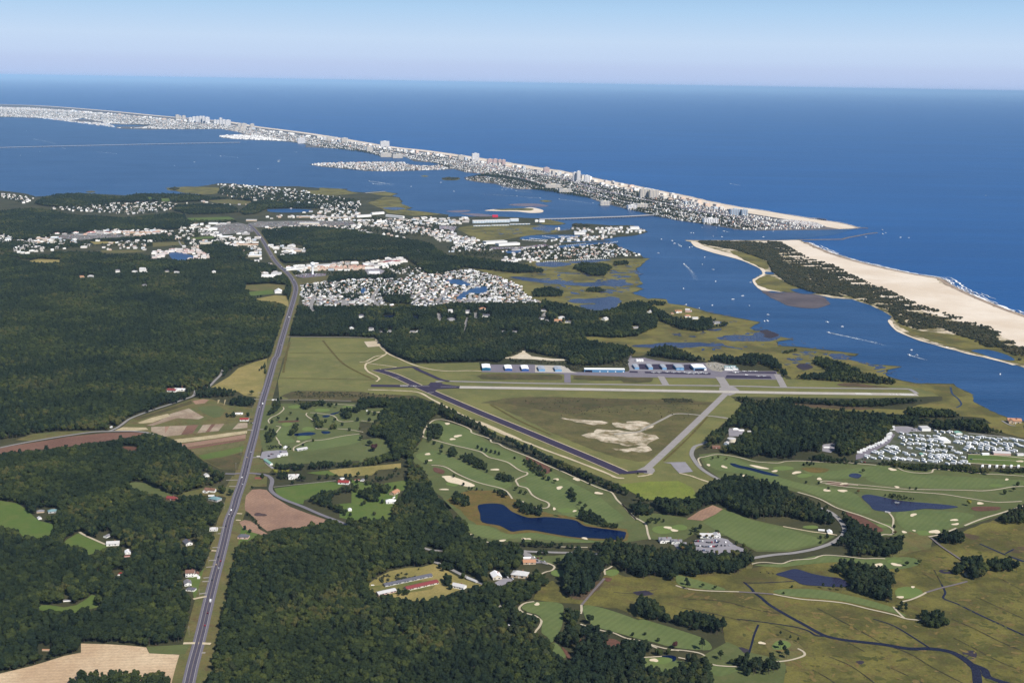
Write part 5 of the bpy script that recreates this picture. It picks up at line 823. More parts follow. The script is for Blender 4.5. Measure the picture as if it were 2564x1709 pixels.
town('C 1250,375 1200,362 1050,344 900,316 800,297 700,280 560,252 350,208 200,175 0,136 | B 1600,356 1450,336 1220,299 1050,272 900,250 | B 860,320 960,343 1050,350 1130,362 1300,380 1560,460 1650,478 1750,502 1830,533 1900,553 2020,583 2150,611 2250,638 | C 380,322 440,334 520,344 600,357 680,369 780,384 870,388 1100,385', (20, 24), ROT, (9, 16), (3, 6.5), .6, PO, PQ, .88, tall=.06, jit=.12, street=True)
town('B 900,250 700,221 470,195 200,149 0,123 | A 1880,460 1700,435 1500,409 1360,384 1050,355 | A 1000,405 1090,408 1300,405 1420,430 1600,472 1700,480 1800,490 1880,516 2150,537 2250,568 | B 555,240 620,268 720,276 800,288 860,318', (28, 33), ROT, (12, 22), (3.5, 8), .45, PW+PO, PR+PQ, .9, tall=.10, jit=.12, street=True)
town('A 1050,355 900,343 700,323 400,298 200,284 0,279 -300,273 | A -300,326 0,336 240,342 480,343 520,349 640,374 900,383 1000,400', (40, 50), ROT, (18, 36), (4, 9), .4, PW, PR, .85, tall=.05, jit=.3)
town('B 950,381 1000,375 1080,374 1160,381 1300,402 1400,430 1480,452 1300,450 1150,416 1050,406 970,393', (22, 24), ROT, (9, 14), (3, 6), .8, PO, PQ, .75)
town('B 150,283 300,278 550,280 560,292 620,302 700,304 800,302 850,322 800,326 600,332 450,336 300,333 150,316 0,302 | A 2100,650 2000,638 1900,628 1830,617 1900,609 2100,605', (30, 34), ROT, (14, 25), (5, 9), .55, PW, PR+[(190, 120, 100)], .95)
town('C 860,308 700,281 560,253 350,209 200,176 0,137 0,146 200,186 350,219 560,262 700,290 850,318 | B 1830,400 1830,392', (46, 40), ROT, (26, 44), (12, 24), 0, PW+[(236, 208, 190)], PRw, .5, jit=.3)
town('B 1830,404 1600,357 1450,337 1220,300 1050,273 900,251 700,222 470,196 200,150 0,124 0,130 200,157 470,203 700,230 900,259 1050,281 1220,309 1450,346 1600,367 1830,414', (60, 60), ROT, (34, 60), (12, 30), 0, PW+[(236, 208, 190)], PRw, .5, jit=.3)
town('A 1880,462 1700,437 1500,411 1360,386 1050,357 900,345 700,325 400,300 400,305 700,330 900,350 1050,362 1360,391 1500,416 1700,443 1880,468', (110, 80), ROT, (50, 90), (12, 34), 0, PW, PRw, .45, jit=.3)
town('A 1300,447 1430,443 1600,462 1700,480 1600,474 1450,469 1370,464 1295,455', (40, 44), ROT, (26, 40), (7, 12), .4, [(250, 248, 244)], PRw, 1); town('A 20,325 480,345 420,358 380,357 500,367 640,376 690,402 820,400 900,388 1090,410 690,400 240,343', (50, 60), ROT, (24, 44), (6, 11), .4, PW, PR, .8)
town('V 0,95 80,100 165,110 225,122 160,160 100,132 0,118', (34, 40), .4, (13, 20), (5, 8), .9, PW, PR, .9); town('V 320,188 480,170 700,155 900,152 1100,147 1160,158 1150,195 860,235 740,218 480,208', (34, 46), .2, (13, 20), (5, 8), .9, PW, PR, .8)
town('V 1400,30 1500,30 1900,62 2100,88 2150,105 1900,95 1700,80 1500,60', (42, 44), .3, (13, 22), (5, 9), .9, PW, PR, .75); town('V 1500,60 1700,80 2100,105 2353,130 2353,215 2150,215 1900,150 1650,120', (55, 70), .3, (13, 22), (5, 9), .9, PW, PR, .6); town('V 2050,160 2353,150 2353,225 2150,215', (36, 40), .3, (14, 24), (5, 9), .8, PW, PR, .7)
town('V 300,355 500,345 700,345 1060,325 1070,352 900,378 550,372 480,400 220,425 180,408', (34, 42), .1, (18, 40), (5, 8), .2, PW+[(226, 190, 170)], PRw+[(200, 150, 130), (190, 80, 76)], .62); town('V 80,455 200,430 300,452 250,485 110,485', (34, 38), .2, (16, 30), (5, 8), .4, PW, PRw, .75); town('V 0,372 90,380 90,410 0,415', (40, 40), .2, (20, 40), (5, 9), .3, PW, PRw, .6); town('V 640,440 1000,420 1000,470 660,475', (42, 46), .2, (12, 20), (4, 7), .8, PW, PR, .4)
town('V 1250,300 1400,285 1560,282 1640,300 1660,355 1450,385 1280,330', (36, 36), .1, (20, 44), (5, 8), .15, PW, PRw, .62); town('V 1450,385 1690,370 1720,440 1700,500 1620,500 1500,440', (36, 36), .1, (16, 34), (5, 8), .3, PW, PRw, .55); town('V 1700,300 2000,280 2353,265 2353,305 2000,305', (40, 36), .1, (20, 44), (5, 8), .15, PW, PRw, .5); town('V 1760,430 1850,420 2000,440 2000,480 1800,490', (30, 32), .1, (18, 40), (5, 7), .2, PW, PRw, .6); town('V 1990,460 1130,520', (99, 99), 0, (9, 9), (3, 3), 1, PW, PR) if False else 0
town('V 1000,478 1060,458 1190,458 1290,462 1390,500 1300,530 1240,525 1270,505 1230,485 1100,475 1090,508 1000,515', (24, 26), .1, (18, 26), (6, 8), .6, [(244, 238, 232), (232, 214, 206)], [(190, 186, 188), (176, 130, 124), (210, 206, 206)], .8)
town('V 1540,600 1700,590 1860,605 1850,640 1700,640', (34, 34), .2, (24, 46), (5, 7), .2, PW, PRw, .7); town('V 1880,560 2000,560 2353,540 2353,590 2060,600 1980,610 1890,600', (28, 28), .1, (18, 40), (5, 8), .5, PW+[(222, 190, 170)], PRw+[(196, 156, 138)], .6)
town('E 210,290 330,282 500,278 500,295 330,300 215,300', (18, 20), .1, (12, 16), (7, 9), .9, [(232, 206, 186)], [(176, 128, 112), (190, 150, 132)], 1); town('E 640,295 860,275 870,330 700,330', (24, 28), .2, (11, 16), (3, 5), .9, PW, PR, .7); town('E 500,260 640,230 760,232 740,255 600,290 520,300', (30, 30), .2, (24, 50), (6, 8), .1, [(240, 236, 230)], PRw, .75)
town('B -40,645 0,640 250,655 500,650 700,640 900,645 1000,640 1000,655 900,690 740,700 560,700 350,700 150,690 0,700', (32, 36), .15, (16, 42), (4, 8), .3, PW, PRw, .6); town('B 350,690 560,690 740,720 900,745 870,780 760,770 650,745 500,740', (26, 28), .15, (12, 24), (5, 9), .7, PW+[(226, 200, 180)], PR, .75); town('B 740,760 900,755 1040,785 1000,820 880,812 780,800', (24, 26), .2, (13, 22), (6, 9), .7, PW, PR, .75)
town('M 60,440 250,420 370,405 560,415 760,470 880,500 950,560 1080,545 1300,520 1700,505 1960,490 2200,480 2080,440 1950,370 1800,345 1600,360 1350,350 1150,380 900,400 700,420 500,430 300,440', (24, 27), .1, (11, 20), (3.5, 7), .6, PW+PO, PR+PQ, .58); town('M 1130,330 1350,290 1600,262 1800,255 1880,285 1700,310 1400,335', (24, 26), .1, (12, 20), (5, 8), .6, PW, PR, .6); town('M 1440,180 1640,185 1880,175 2040,185 2220,190 2260,225 2060,250 1880,250 1620,225 1480,240', (27, 30), .1, (12, 20), (5, 9), .7, PW, PR, .66)
town('M 480,200 640,215 640,250 480,245', (20, 22), .1, (14, 20), (9, 12), .8, PW, PR, .9); town('M 680,215 760,215 760,245 690,245', (22, 22), .1, (14, 20), (9, 12), .8, PW, PR, .9); town('M 820,230 900,235 890,275 820,270', (20, 24), .1, (13, 18), (8, 11), .9, PW, PR+[(190, 80, 70)], .9); town('M 920,205 990,205 980,235 930,235', (20, 24), .1, (13, 18), (8, 11), .9, PW, PR, .9); town('M 1070,195 1160,195 1160,240 1090,240', (20, 24), .1, (13, 20), (8, 12), .9, PW, PR, .9); town('M 1250,185 1310,190 1300,220 1260,215', (20, 24), .1, (13, 18), (8, 11), .9, PW, PR, .9); town('M 660,530 720,510 880,520 880,560 670,555', (24, 24), .1, (14, 20), (6, 9), .9, PW, PR, .9)
for s_, sp_, k_ in (('V 1740,330 2000,320 2353,335 2353,430 1950,430 1760,400', (38, 44), .22), ('V 0,400 500,400 1200,400 1350,440 1300,480 900,480 300,470 0,470', (40, 46), .22), ('V 1250,60 1500,45 1900,75 2150,110 2150,180 1700,140 1400,110', (44, 50), .35), ('B 0,700 450,760 650,800 560,860 300,840 0,780', (34, 40), .2), ('V 1620,500 1750,480 1830,560 1700,580', (32, 36), .3), ('V 250,130 700,110 1200,100 1250,140 700,160 320,180', (60, 70), .12), ('V 560,330 700,322 1060,318 1100,345 900,365 560,350', (30, 34), .7), ('V 1140,300 1300,290 1300,330 1180,340', (30, 34), .7), ('V 1060,340 1300,325 1460,390 1300,440 1200,400 1080,380', (34, 38), .5), ('V 380,405 560,385 900,385 1050,400 1000,440 700,440 400,435', (36, 40), .4), ('V 1700,310 2000,300 2353,300 2353,340 2000,330 1750,340', (32, 34), .6), ('V 1720,350 1850,330 1900,360 1800,400 1730,390', (34, 36), .45), ('V 2050,380 2353,350 2353,440 2150,420', (34, 40), .35), ('V 1650,240 1900,235 2353,230 2353,262 1950,250 1680,262', (34, 36), .5), ('V 1150,150 1300,140 1500,150 1650,150 1640,180 1400,170', (50, 60), .3), ('V 1740,490 1820,470 1960,480 1960,500 1830,520', (30, 32), .6), ('B -40,690 150,700 350,720 500,760 640,800 500,770 300,745 -40,720', (32, 36), .5), ('B 900,790 1050,780 1100,830 1000,850 860,860', (28, 30), .6), ('B 620,860 760,850 770,880 640,885', (30, 32), .7), ('V 0,300 60,310 70,380 0,390', (32, 36), .6), ('V 90,395 200,390 330,360 330,400 200,425', (30, 34), .6), ('V 1330,400 1500,395 1640,400 1690,440 1500,450', (32, 34), .45), ('V 1880,180 2100,190 2353,200 2353,235 2100,225 1900,215', (40, 44), .5)):
    town(s_, sp_, .15, (12, 26), (4, 8), .45, PW+[(226, 200, 180)], PR+PRw, k_)
print('TOWN', len(TOWN), 'houses', NH)
TV, TF, TC = [], [], []
for X, Y, rz, w, d, h, g, wc, rc in TOWN:
    c, s = math.cos(rz), math.sin(rz); b = len(TV); L = [(-w/2, -d/2), (w/2, -d/2), (w/2, d/2), (-w/2, d/2)]; Wd = [(X+c*x-s*y, Y+s*x+c*y) for x, y in L]
    TV += [(*p, 1.) for p in Wd]+[(*p, 1.5+h) for p in Wd]; wa, ra = A(wc), A(rc)
    TF += [(b, b+1, b+5, b+4), (b+1, b+2, b+6, b+5), (b+2, b+3, b+7, b+6), (b+3, b, b+4, b+7)]; TC += [wa]*4
    if g:
        r = [(X-c*w/2*.85, Y-s*w/2*.85, 1.5+h+g), (X+c*w/2*.85, Y+s*w/2*.85, 1.5+h+g)]; TV += r; TF += [(b+4, b+5, b+9, b+8), (b+6, b+7, b+8, b+9), (b+5, b+6, b+9), (b+7, b+4, b+8)]; TC += [ra, ra, wa, wa]
    else:
        TF.append((b+4, b+5, b+6, b+7)); TC.append(ra); i = .35; q = [(X+c*x*i-s*y*i+2, Y+s*x*i+c*y*i) for x, y in L]; e = len(TV); TV += [(*p, 1.5+h) for p in q]+[(*p, 3.2+h) for p in q]; TF += [(e, e+1, e+5, e+4), (e+1, e+2, e+6, e+5), (e+2, e+3, e+7, e+6), (e+3, e, e+4, e+7), (e+4, e+5, e+6, e+7)]; TC += [wa]*4+[ra]
me = mesh('far_buildings', TV, TF, attr_mat('town_paint')); ca = me.color_attributes.new('paint', 'FLOAT_COLOR', 'CORNER')
lt = np.zeros(len(me.polygons), np.int32); me.polygons.foreach_get('loop_total', lt); ca.data.foreach_set('color', np.repeat(np.c_[np.array(TC), np.ones(len(TC))], lt, 0).astype(np.float32).ravel())
tag(link('far_buildings', me), 'dense mass of small white houses and shops of the far town', kind='stuff')
# towers and long blocks picked out of the far town
M_band = flat('balcony_shade', (150, 148, 158), .6, .08, .2)
TOWER = [('N', '160,232,250,145 236,270,256,165 290,355,262,160', 'high-rise of the first cluster on the far island', 'cream'), ('N', '415,485,275,195 490,555,290,182 556,620,296,178 625,680,303,172 682,735,306,172 740,825,310,190', 'high-rise of the long middle cluster on the far island', 'white'), ('N', '910,965,322,240 966,1016,326,244 1020,1074,340,206 1075,1140,350,238 1141,1240,356,245', 'high-rise of the third cluster on the far island', 'white'), ('N', '1380,1440,370,310 1450,1550,385,310 1625,1700,410,320 1310,1420,458,398 1421,1530,462,396 1820,1910,460,430', 'block past the high-rise clusters on the far island', 'cream'),
         ('A', '1755,1800,492,462 1905,1990,476,456 2010,2050,486,463', 'wide low block on the island spine', 'white'), ('B', '400,458,189,142', 'lone tall grey-white tower above the middle of the island', 'white'), ('B', '145,185,149,120 50,100,141,112 310,350,211,180 400,470,243,218 480,545,250,228 910,950,262,233', 'pale block on the island near the lone tower', 'cream'), ('B', '1000,1045,272,222', 'tall white tower on the beach front', 'white'), ('B', '1100,1135,288,258 1138,1165,295,258 1170,1195,296,262 1197,1218,298,263', 'tower of the pinkish beach-front group', 'pink'), ('B', '1660,1684,401,346 1685,1708,403,338 1735,1770,408,366', 'white tower of the pair near the old town', 'white'), ('B', '1470,1505,346,314', 'pink stepped hotel on the beach front', 'pink'), ('B', '1480,1580,452,424 1570,1650,480,455 1840,1900,560,535 2080,2150,580,552', 'cream hotel block in the old town', 'cream'), ('B', '2100,2160,512,455 2161,2220,516,462', 'big cream hotel on the boardwalk', 'cream'), ('C', '250,330,206,176 580,660,356,328 160,210,275,252', 'pale block in the old town by the bridge', 'white'), ('C', '728,786,306,276 790,822,308,278', 'blue-white twin tower near the inlet', 'blue')]
for v, t, lab, col in TOWER:
    q = [tuple(map(float, w.split(','))) for w in t.split()]
    for i, (x0, x1, yb, yt) in enumerate(q):
        a = np.array(g1(v, x0, yb, 1.2)); b = np.array(g1(v, x1, yb, 1.2)); w = np.hypot(*(b-a)); d = min(w*.6, 32); X, Y = (a+b)/2; dist = math.hypot(X, Y); sc = VW[v][2]
        hh = (yb-yt)*sc/F*math.hypot(dist, ALT)/math.cos(math.atan(ALT/dist)); rz = math.atan2(b[1]-a[1], b[0]-a[0])
        o = empty('tower_block', (X, Y, 1.2), rz, lab if len(q) == 1 else f'{lab}, {nth(i)} from the left', 'building', None if len(q) == 1 else lab[:60])
        box('wall', -w/2, w/2, 0, d, 0, hh, WM[col], o); box('roof', -w/2-.6, w/2+.6, -.6, d+.6, hh, hh+1.2, RM['light'], o); box('lift_house', -w*.15, w*.15, d*.3, d*.7, hh+1.2, hh+5, WM[col], o)
        nb = max(2, int(w/9))
        for k in range(nb): xx = -w/2+w*(k+.5)/nb; box('balcony_column', xx-w/nb*.24, xx+w/nb*.24, -.35, .2, 3, hh-2, M_band, o)
# long buildings on the mainland
def block(v, x0, x1, yb, h, d, wall, roof, lab, name='building', cat='building', doors=0, rh=0, dm=None, z=1.5, group=None, skew=0, clr=True):
    a = np.array(g1(v, x0, yb, z)); b = np.array(g1(v, x1, yb+skew, z)); w = np.hypot(*(b-a)); X, Y = (a+b)/2; rz = math.atan2(b[1]-a[1], b[0]-a[0])
    o = empty(name, (X, Y, z), rz, lab, cat, group); V, Fc, RV, RF = [], [], [], []
    if rh: gable(V, Fc, -w/2, w/2, 0, d, h, rh, 'y' if w < d*1.6 else 'x'); groof(RV, RF, -w/2, w/2, 0, d, h, rh, 'y' if w < d*1.6 else 'x', .4)
    else: box_geo(V, Fc, -w/2, w/2, 0, d, 0, h); box_geo(RV, RF, -w/2-.3, w/2+.3, -.3, d+.3, h, h+.5)
    link('wall', mesh('wall', V, Fc, wall if not isinstance(wall, str) else WM[wall]), o); link('roof', mesh('roof', RV, RF, roof if not isinstance(roof, str) else RM[roof]), o)
    for k in range(doors): xx = -w/2+w*(k+.5)/doors; box('door', xx-w/doors*.36, xx+w/doors*.36, -.12, .05, .1, h*.82, dm or M_doorw, o)
    if clr: c_, s_ = math.cos(rz), math.sin(rz); clear_rect(X-s_*d/2, Y+c_*d/2, rz, w, d, h)
    return o, w
M_hb = flat('hangar_blue', (28, 118, 158), .6, .05); M_hb2 = flat('hangar_royal_blue', (52, 96, 168), .6, .05); M_hb3 = flat('hangar_light_blue', (128, 172, 212), .6, .05); M_hb4 = flat('hangar_mid_blue', (92, 142, 184), .6, .05); M_inshade = flat('hangar_inner_shade', (18, 22, 52), .8, .05); M_hgrey = flat('metal_roof_grey', (176, 182, 192), .5, .05); M_hwh = flat('metal_roof_white', (250, 250, 250), .5, .03)
block('Q', 105, 225, 278, 7, 46, M_hb, M_hwh, 'white-roofed hangar with a teal door, first of the row', 'hangar', 'hangar', 1, 1.2, flat('hangar_teal', (14, 96, 130), .6, .05)); block('Q', 440, 543, 284, 6, 44, M_hb2, M_hwh, 'white-roofed hangar with a royal blue door beside the teal one', 'hangar', 'hangar', 1, 1.1, M_hb2)
block('Q', 685, 788, 288, 6, 44, M_hb2, M_hwh, 'white-roofed hangar with a royal blue door, next to the grey ones', 'hangar', 'hangar', 1, 1.1, M_hb2); block('Q', 936, 1028, 293, 6, 40, M_hb3, M_hgrey, 'grey-roofed hangar with a light blue door on pale concrete, near the white ones', 'hangar', 'hangar', 1, 1.1, M_hb3); block('Q', 1178, 1275, 298, 6, 40, M_hb3, M_hgrey, 'grey-roofed hangar with a light blue door at the end of pale concrete', 'hangar', 'hangar', 1, 1.1, M_hb3)
o, w = block('Q', 1608, 2200, 302, 7.5, 17, M_hb4, M_hwh, 'very long blue hangar with a white roof', 'hangar', 'hangar', 0, 1.2, skew=5)
box('door', -w/2+1.5, -w/2+20, -.15, .05, .1, 5.2, M_inshade, o)  # dark panel in place of an opening: the shade inside is its colour
for k in range(4): xx = -w/2+w*(.385+.195*k); box('panel', xx-1.3, xx+1.3, -.14, .05, 1, 3.4, M_hwh, o)
for i, (x0, x1, yb, h, d, c, r) in enumerate(((165, 226, 362, 5.5, 40, M_hb3, M_hgrey), (360, 420, 364, 5.5, 40, M_hb3, M_hgrey), (553, 612, 367, 5.5, 40, M_hb3, M_hgrey), (745, 856, 374, 7, 40, M_hb4, M_hgrey))):
    block('R', x0, x1, yb, h, d, c, r, f'{"larger " if i == 3 else ""}pale blue hangar between dark asphalt lanes, {nth(i)} from the left', 'hangar', 'hangar', 1 if i < 3 else 2, .8, M_hb3, group='pale blue hangars on the apron')
o, w = block('R', 992, 1165, 380, 8, 42, M_hb3, M_hwh, 'wide white-roofed hangar with a dark open door beside the terminal', 'hangar', 'hangar', 0, 1.0)
box('door', -w*.42, w*.32, -.2, .05, .1, 5.6, M_inshade, o); box('annex', w*.36, w/2+1, -.3, 8, 0, 6, WM['white'], o)  # open doorway as a near-black panel, the shade inside put into its colour
for i, x in enumerate((195, 232, 264)):
    X, Y = g1('R', x, 246, 1.9); n = 16; V = [(4.2*math.cos(a*math.pi/8), 4.2*math.sin(a*math.pi/8), z) for z in (0, 5.2) for a in range(n)]+[(0, 0, 6.3)]
    o = empty('fuel_tank', (X, Y, 1.9), 0, f'white round fuel tank behind the hangars, {nth(i)} of three from the left', 'tank', 'white fuel tanks'); link('wall', mesh('wall', V[:32], [(k, (k+1) % n, n+(k+1) % n, n+k) for k in range(n)], WM['white']), o); link('lid', mesh('lid', V[16:], [(k, (k+1) % n, 16) for k in range(n)], RM['white']), o)
for i, (x, y) in enumerate(((1470, 378), (1545, 372))):
    X, Y = g1('R', x, y, 1.9); o = house(X, Y+8, -.1, 'two', 'white', 'teal', 1.35, f'airport terminal wing with white dormers and a grey-blue roof, {nth(i)} from the left', 'airport terminal wings', 'terminal', 'terminal_wing')
    for k in (-3, 0, 3): box('dormer', k-1, k+1, -5.2, -2.2, 5.4, 7.4, WM['white'], o)
block('X', 900, 1025, 165, 6, 22, 'white', 'light', 'tall white building with a grey roof in the campground', rh=0); block('X', 1922, 2165, 500, 4, 16, 'pink', 'light', 'long pink building with a pale roof beside the paddock', rh=2, skew=10); block('X', 1760, 1858, 508, 3, 7, 'white', 'white', 'low white building beside the long pink one', rh=.8); block('X', 2260, 2353, 515, 3.5, 8, 'white', 'light', 'low pale building at the paddock corner', rh=1); block('X', 1385, 1475, 215, 3.5, 14, 'white', 'green', 'campground hall with a pale green roof', rh=1.5)
o = block('X', 1210, 1310, 335, 4, 30, 'white', 'white', 'big white bath house in the middle of the campground', rh=1.5); block('X', 888, 930, 520, 3, 12, 'white', 'green', 'small building with a mint roof among caravans', rh=1)
for i, x in enumerate((1760, 1862, 1965, 2065, 2170, 2272)): X, Y = g1('X', x, 672, 1.8); house(X, Y, 1.15, 'mobile', 'white', 'white', .9, f'white cabin with a dark porch below the paddock, {nth(i)} from the left', 'white cabins below the paddock', 'cabin', 'cabin')
block('M', 512, 742, 355, 11, 40, 'white', 'light', 'huge white boat warehouse, the upper of two', rh=0, skew=-10); block('M', 650, 880, 375, 10, 36, 'white', 'light', 'huge white boat warehouse, the lower of two', rh=0, skew=-12)
for i, (x0, x1, yb, c) in enumerate(((365, 500, 126, 'white'), (502, 640, 121, 'white'), (642, 770, 118, 'white'), (775, 866, 108, 'white'))): block('M', x0, x1, yb, 13, 18, c, 'blue' if False else 'light', f'white waterfront apartment block with pale blue trim, {nth(i)} from the left', rh=3, doors=8, dm=WM['blue'], group='waterfront apartment blocks', skew=-2)
for i, (x0, x1, yb) in enumerate(((375, 560, 160), (570, 760, 154), (770, 990, 142))): block('M', x0, x1, yb, 4, 8, 'white', 'light', f'long white boat shed in front of the apartments, {nth(i)} from the left', 'boat_shed', 'boat shed', rh=1, doors=6, dm=WM['blue'], group='long white boat sheds', skew=-4)
for i, (x0, x1, yb) in enumerate(((1045, 1085, 112), (1092, 1150, 115))): block('M', x0, x1, yb, 9, 16, 'white', 'light', f'white house on the spit by the bridge, {nth(i)} from the left', 'house', 'house', rh=4, group='white houses on the spit')
block('M', 2085, 2180, 195, 13, 24, 'white', 'light', 'big white domed house at the tip of the point', 'house', 'house', rh=3); block('M', 1475, 1595, 250, 10, 18, 'white', 'light', 'large white gabled building on the harbour point', rh=4); block('M', 580, 640, 62, 9, 14, flat('red_roof', (206, 52, 84), .7, .05), flat('red_roof', (206, 52, 84)), 'bright red-roofed building behind the apartments', rh=4, clr=False)
for i, (x0, x1, yb) in enumerate(((245, 340, 640), (345, 425, 622), (432, 545, 635))): block('B', x0, x1, yb, 10, 16, 'white', 'light', f'white condominium row by the bay marsh, {nth(i)} from the left', rh=3, group='white condominiums by the bay marsh', skew=-6 if i < 2 else 10)
for x0, x1, yb, h, d, w_, r_, lab in ((1940, 2060, 248, 6, 40, 'tan', 'light', 'long tan shopping centre, upper half'), (1960, 2090, 292, 6, 50, 'cream', 'light', 'big cream store in the far shopping centre'), (1610, 1680, 272, 6, 40, 'tan', 'light', 'tan store at the head of the highway'), (2060, 2320, 250, 5, 30, 'tan', 'light', 'very long tan shopping arcade'), (1365, 1425, 292, 6, 30, 'white', 'white', 'white box store above the highway head'), (1310, 1385, 422, 9, 24, 'cream', 'light', 'pale hotel beyond the highway'), (1440, 1520, 378, 5, 26, 'white', 'white', 'white flat roofed warehouse west of the highway'), (1625, 1710, 505, 6, 34, 'cream', 'white', 'white roofed church hall beside the highway'), (1710, 1785, 640, 6, 36, 'white', 'white', 'white warehouse west of the highway curve'), (1775, 1840, 625, 6, 40, 'white', 'light', 'pale warehouse next to the highway curve'), (1870, 1980, 465, 7, 16, 'cream', 'light', 'long motel east of the highway'), (1515, 1690, 430, 4, 14, 'cream', 'tan', 'long low tan row west of the highway'), (800, 1015, 352, 5, 30, 'tan', 'tan', 'long tan shopping row far west'), (670, 718, 352, 6, 24, 'cream', 'red', 'store with a bright red roof far west'), (510, 625, 362, 5, 24, 'grey', 'slate', 'store with a slate blue roof far west')):
    block('V', x0, x1, yb, h, d, w_, r_, lab, rh=0 if r_ not in ('red', 'tan') else 2)
block('E', 40, 180, 300, 6, 26, 'white', 'light', 'long white warehouse left of the water tower', rh=0, skew=-12); block('E', 180, 330, 282, 6, 30, 'white', 'light', 'long white warehouse right of the water tower', rh=0, skew=-10); block('E', 525, 590, 318, 6, 26, 'white', 'white', 'bright white warehouse beyond the subdivision', rh=0); block('E', 600, 720, 262, 7, 26, 'white', 'red', 'shopping hall with a red-trimmed roof', rh=2, skew=-10)
# round tank at the plant
X, Y = g1('G', 565, 622, 1.9); n = 20; V = [(9*math.cos(a*math.pi/10), 9*math.sin(a*math.pi/10), z) for z in (0, 7) for a in range(n)]+[(0, 0, 7.6)]
o = empty('storage_tank', (X, Y, 1.9), 0, 'wide round white tank at the plant in the big wood', 'tank'); link('wall', mesh('wall', V[:40], [(k, (k+1) % n, n+(k+1) % n, n+k) for k in range(n)], WM['cream']), o); link('lid', mesh('lid', V[20:], [(k, (k+1) % n, 20) for k in range(n)], RM['light']), o); clear_rect(X, Y, 0, 20, 20, 4)
# long farm sheds
def longshed(v, xa, ya, xb, yb, h, d, wall, roof, lab, doors=0, group=None):
    a = np.array(g1(v, xa, ya, 1.7)); b = np.array(g1(v, xb, yb, 1.7)); w = np.hypot(*(b-a)); X, Y = (a+b)/2; rz = math.atan2(b[1]-a[1], b[0]-a[0]); V, Fc, RV, RF = [], [], [], []
    gable(V, Fc, -w/2, w/2, 0, d, h, 1.8); groof(RV, RF, -w/2, w/2, 0, d, h, 1.8); o = empty('farm_shed', (X, Y, 1.7), rz, lab, 'shed', group); link('wall', mesh('wall', V, Fc, WM[wall]), o); link('roof', mesh('roof', RV, RF, RM[roof]), o)
    for k in range(doors): xx = -w/2+w*(k+.5)/doors; box('window', xx-w/doors*.33, xx+w/doors*.33, -.1, .05, .8, h*.75, M_glass if k % 3 else M_doorw, o)
    c_, s_ = math.cos(rz), math.sin(rz)
    for t in np.linspace(-.45, .45, 9): clear_rect(X+c_*w*t-s_*d/2, Y+s_*w*t+c_*d/2, rz, w/9, d, 2, 1.5)
longshed('J', 470, 633, 688, 583, 2.6, 11, 'cream', 'rust', 'long farm shed with a dark red roof', 14); longshed('J', 272, 668, 395, 640, 2.6, 10, 'pink', 'light', 'collapsed pale shed continuing the red-roofed one', 6); longshed('J', 318, 605, 645, 535, 2.2, 9, 'grey', 'slate', 'long derelict shed with a grey roof', 18); longshed('J', 880, 552, 945, 578, 2, 4, 'grey', 'light', 'small grey shelter on the farm lane', 2); longshed('L', 640, 868, 812, 838, 2.6, 10, 'grey', 'light', 'long grey tee shelter of the driving range', 8); longshed('L', 70, 1030, 175, 1105, 2.6, 6, 'white', 'green', 'long white shed with a mint roof at the lane entrance', 5)
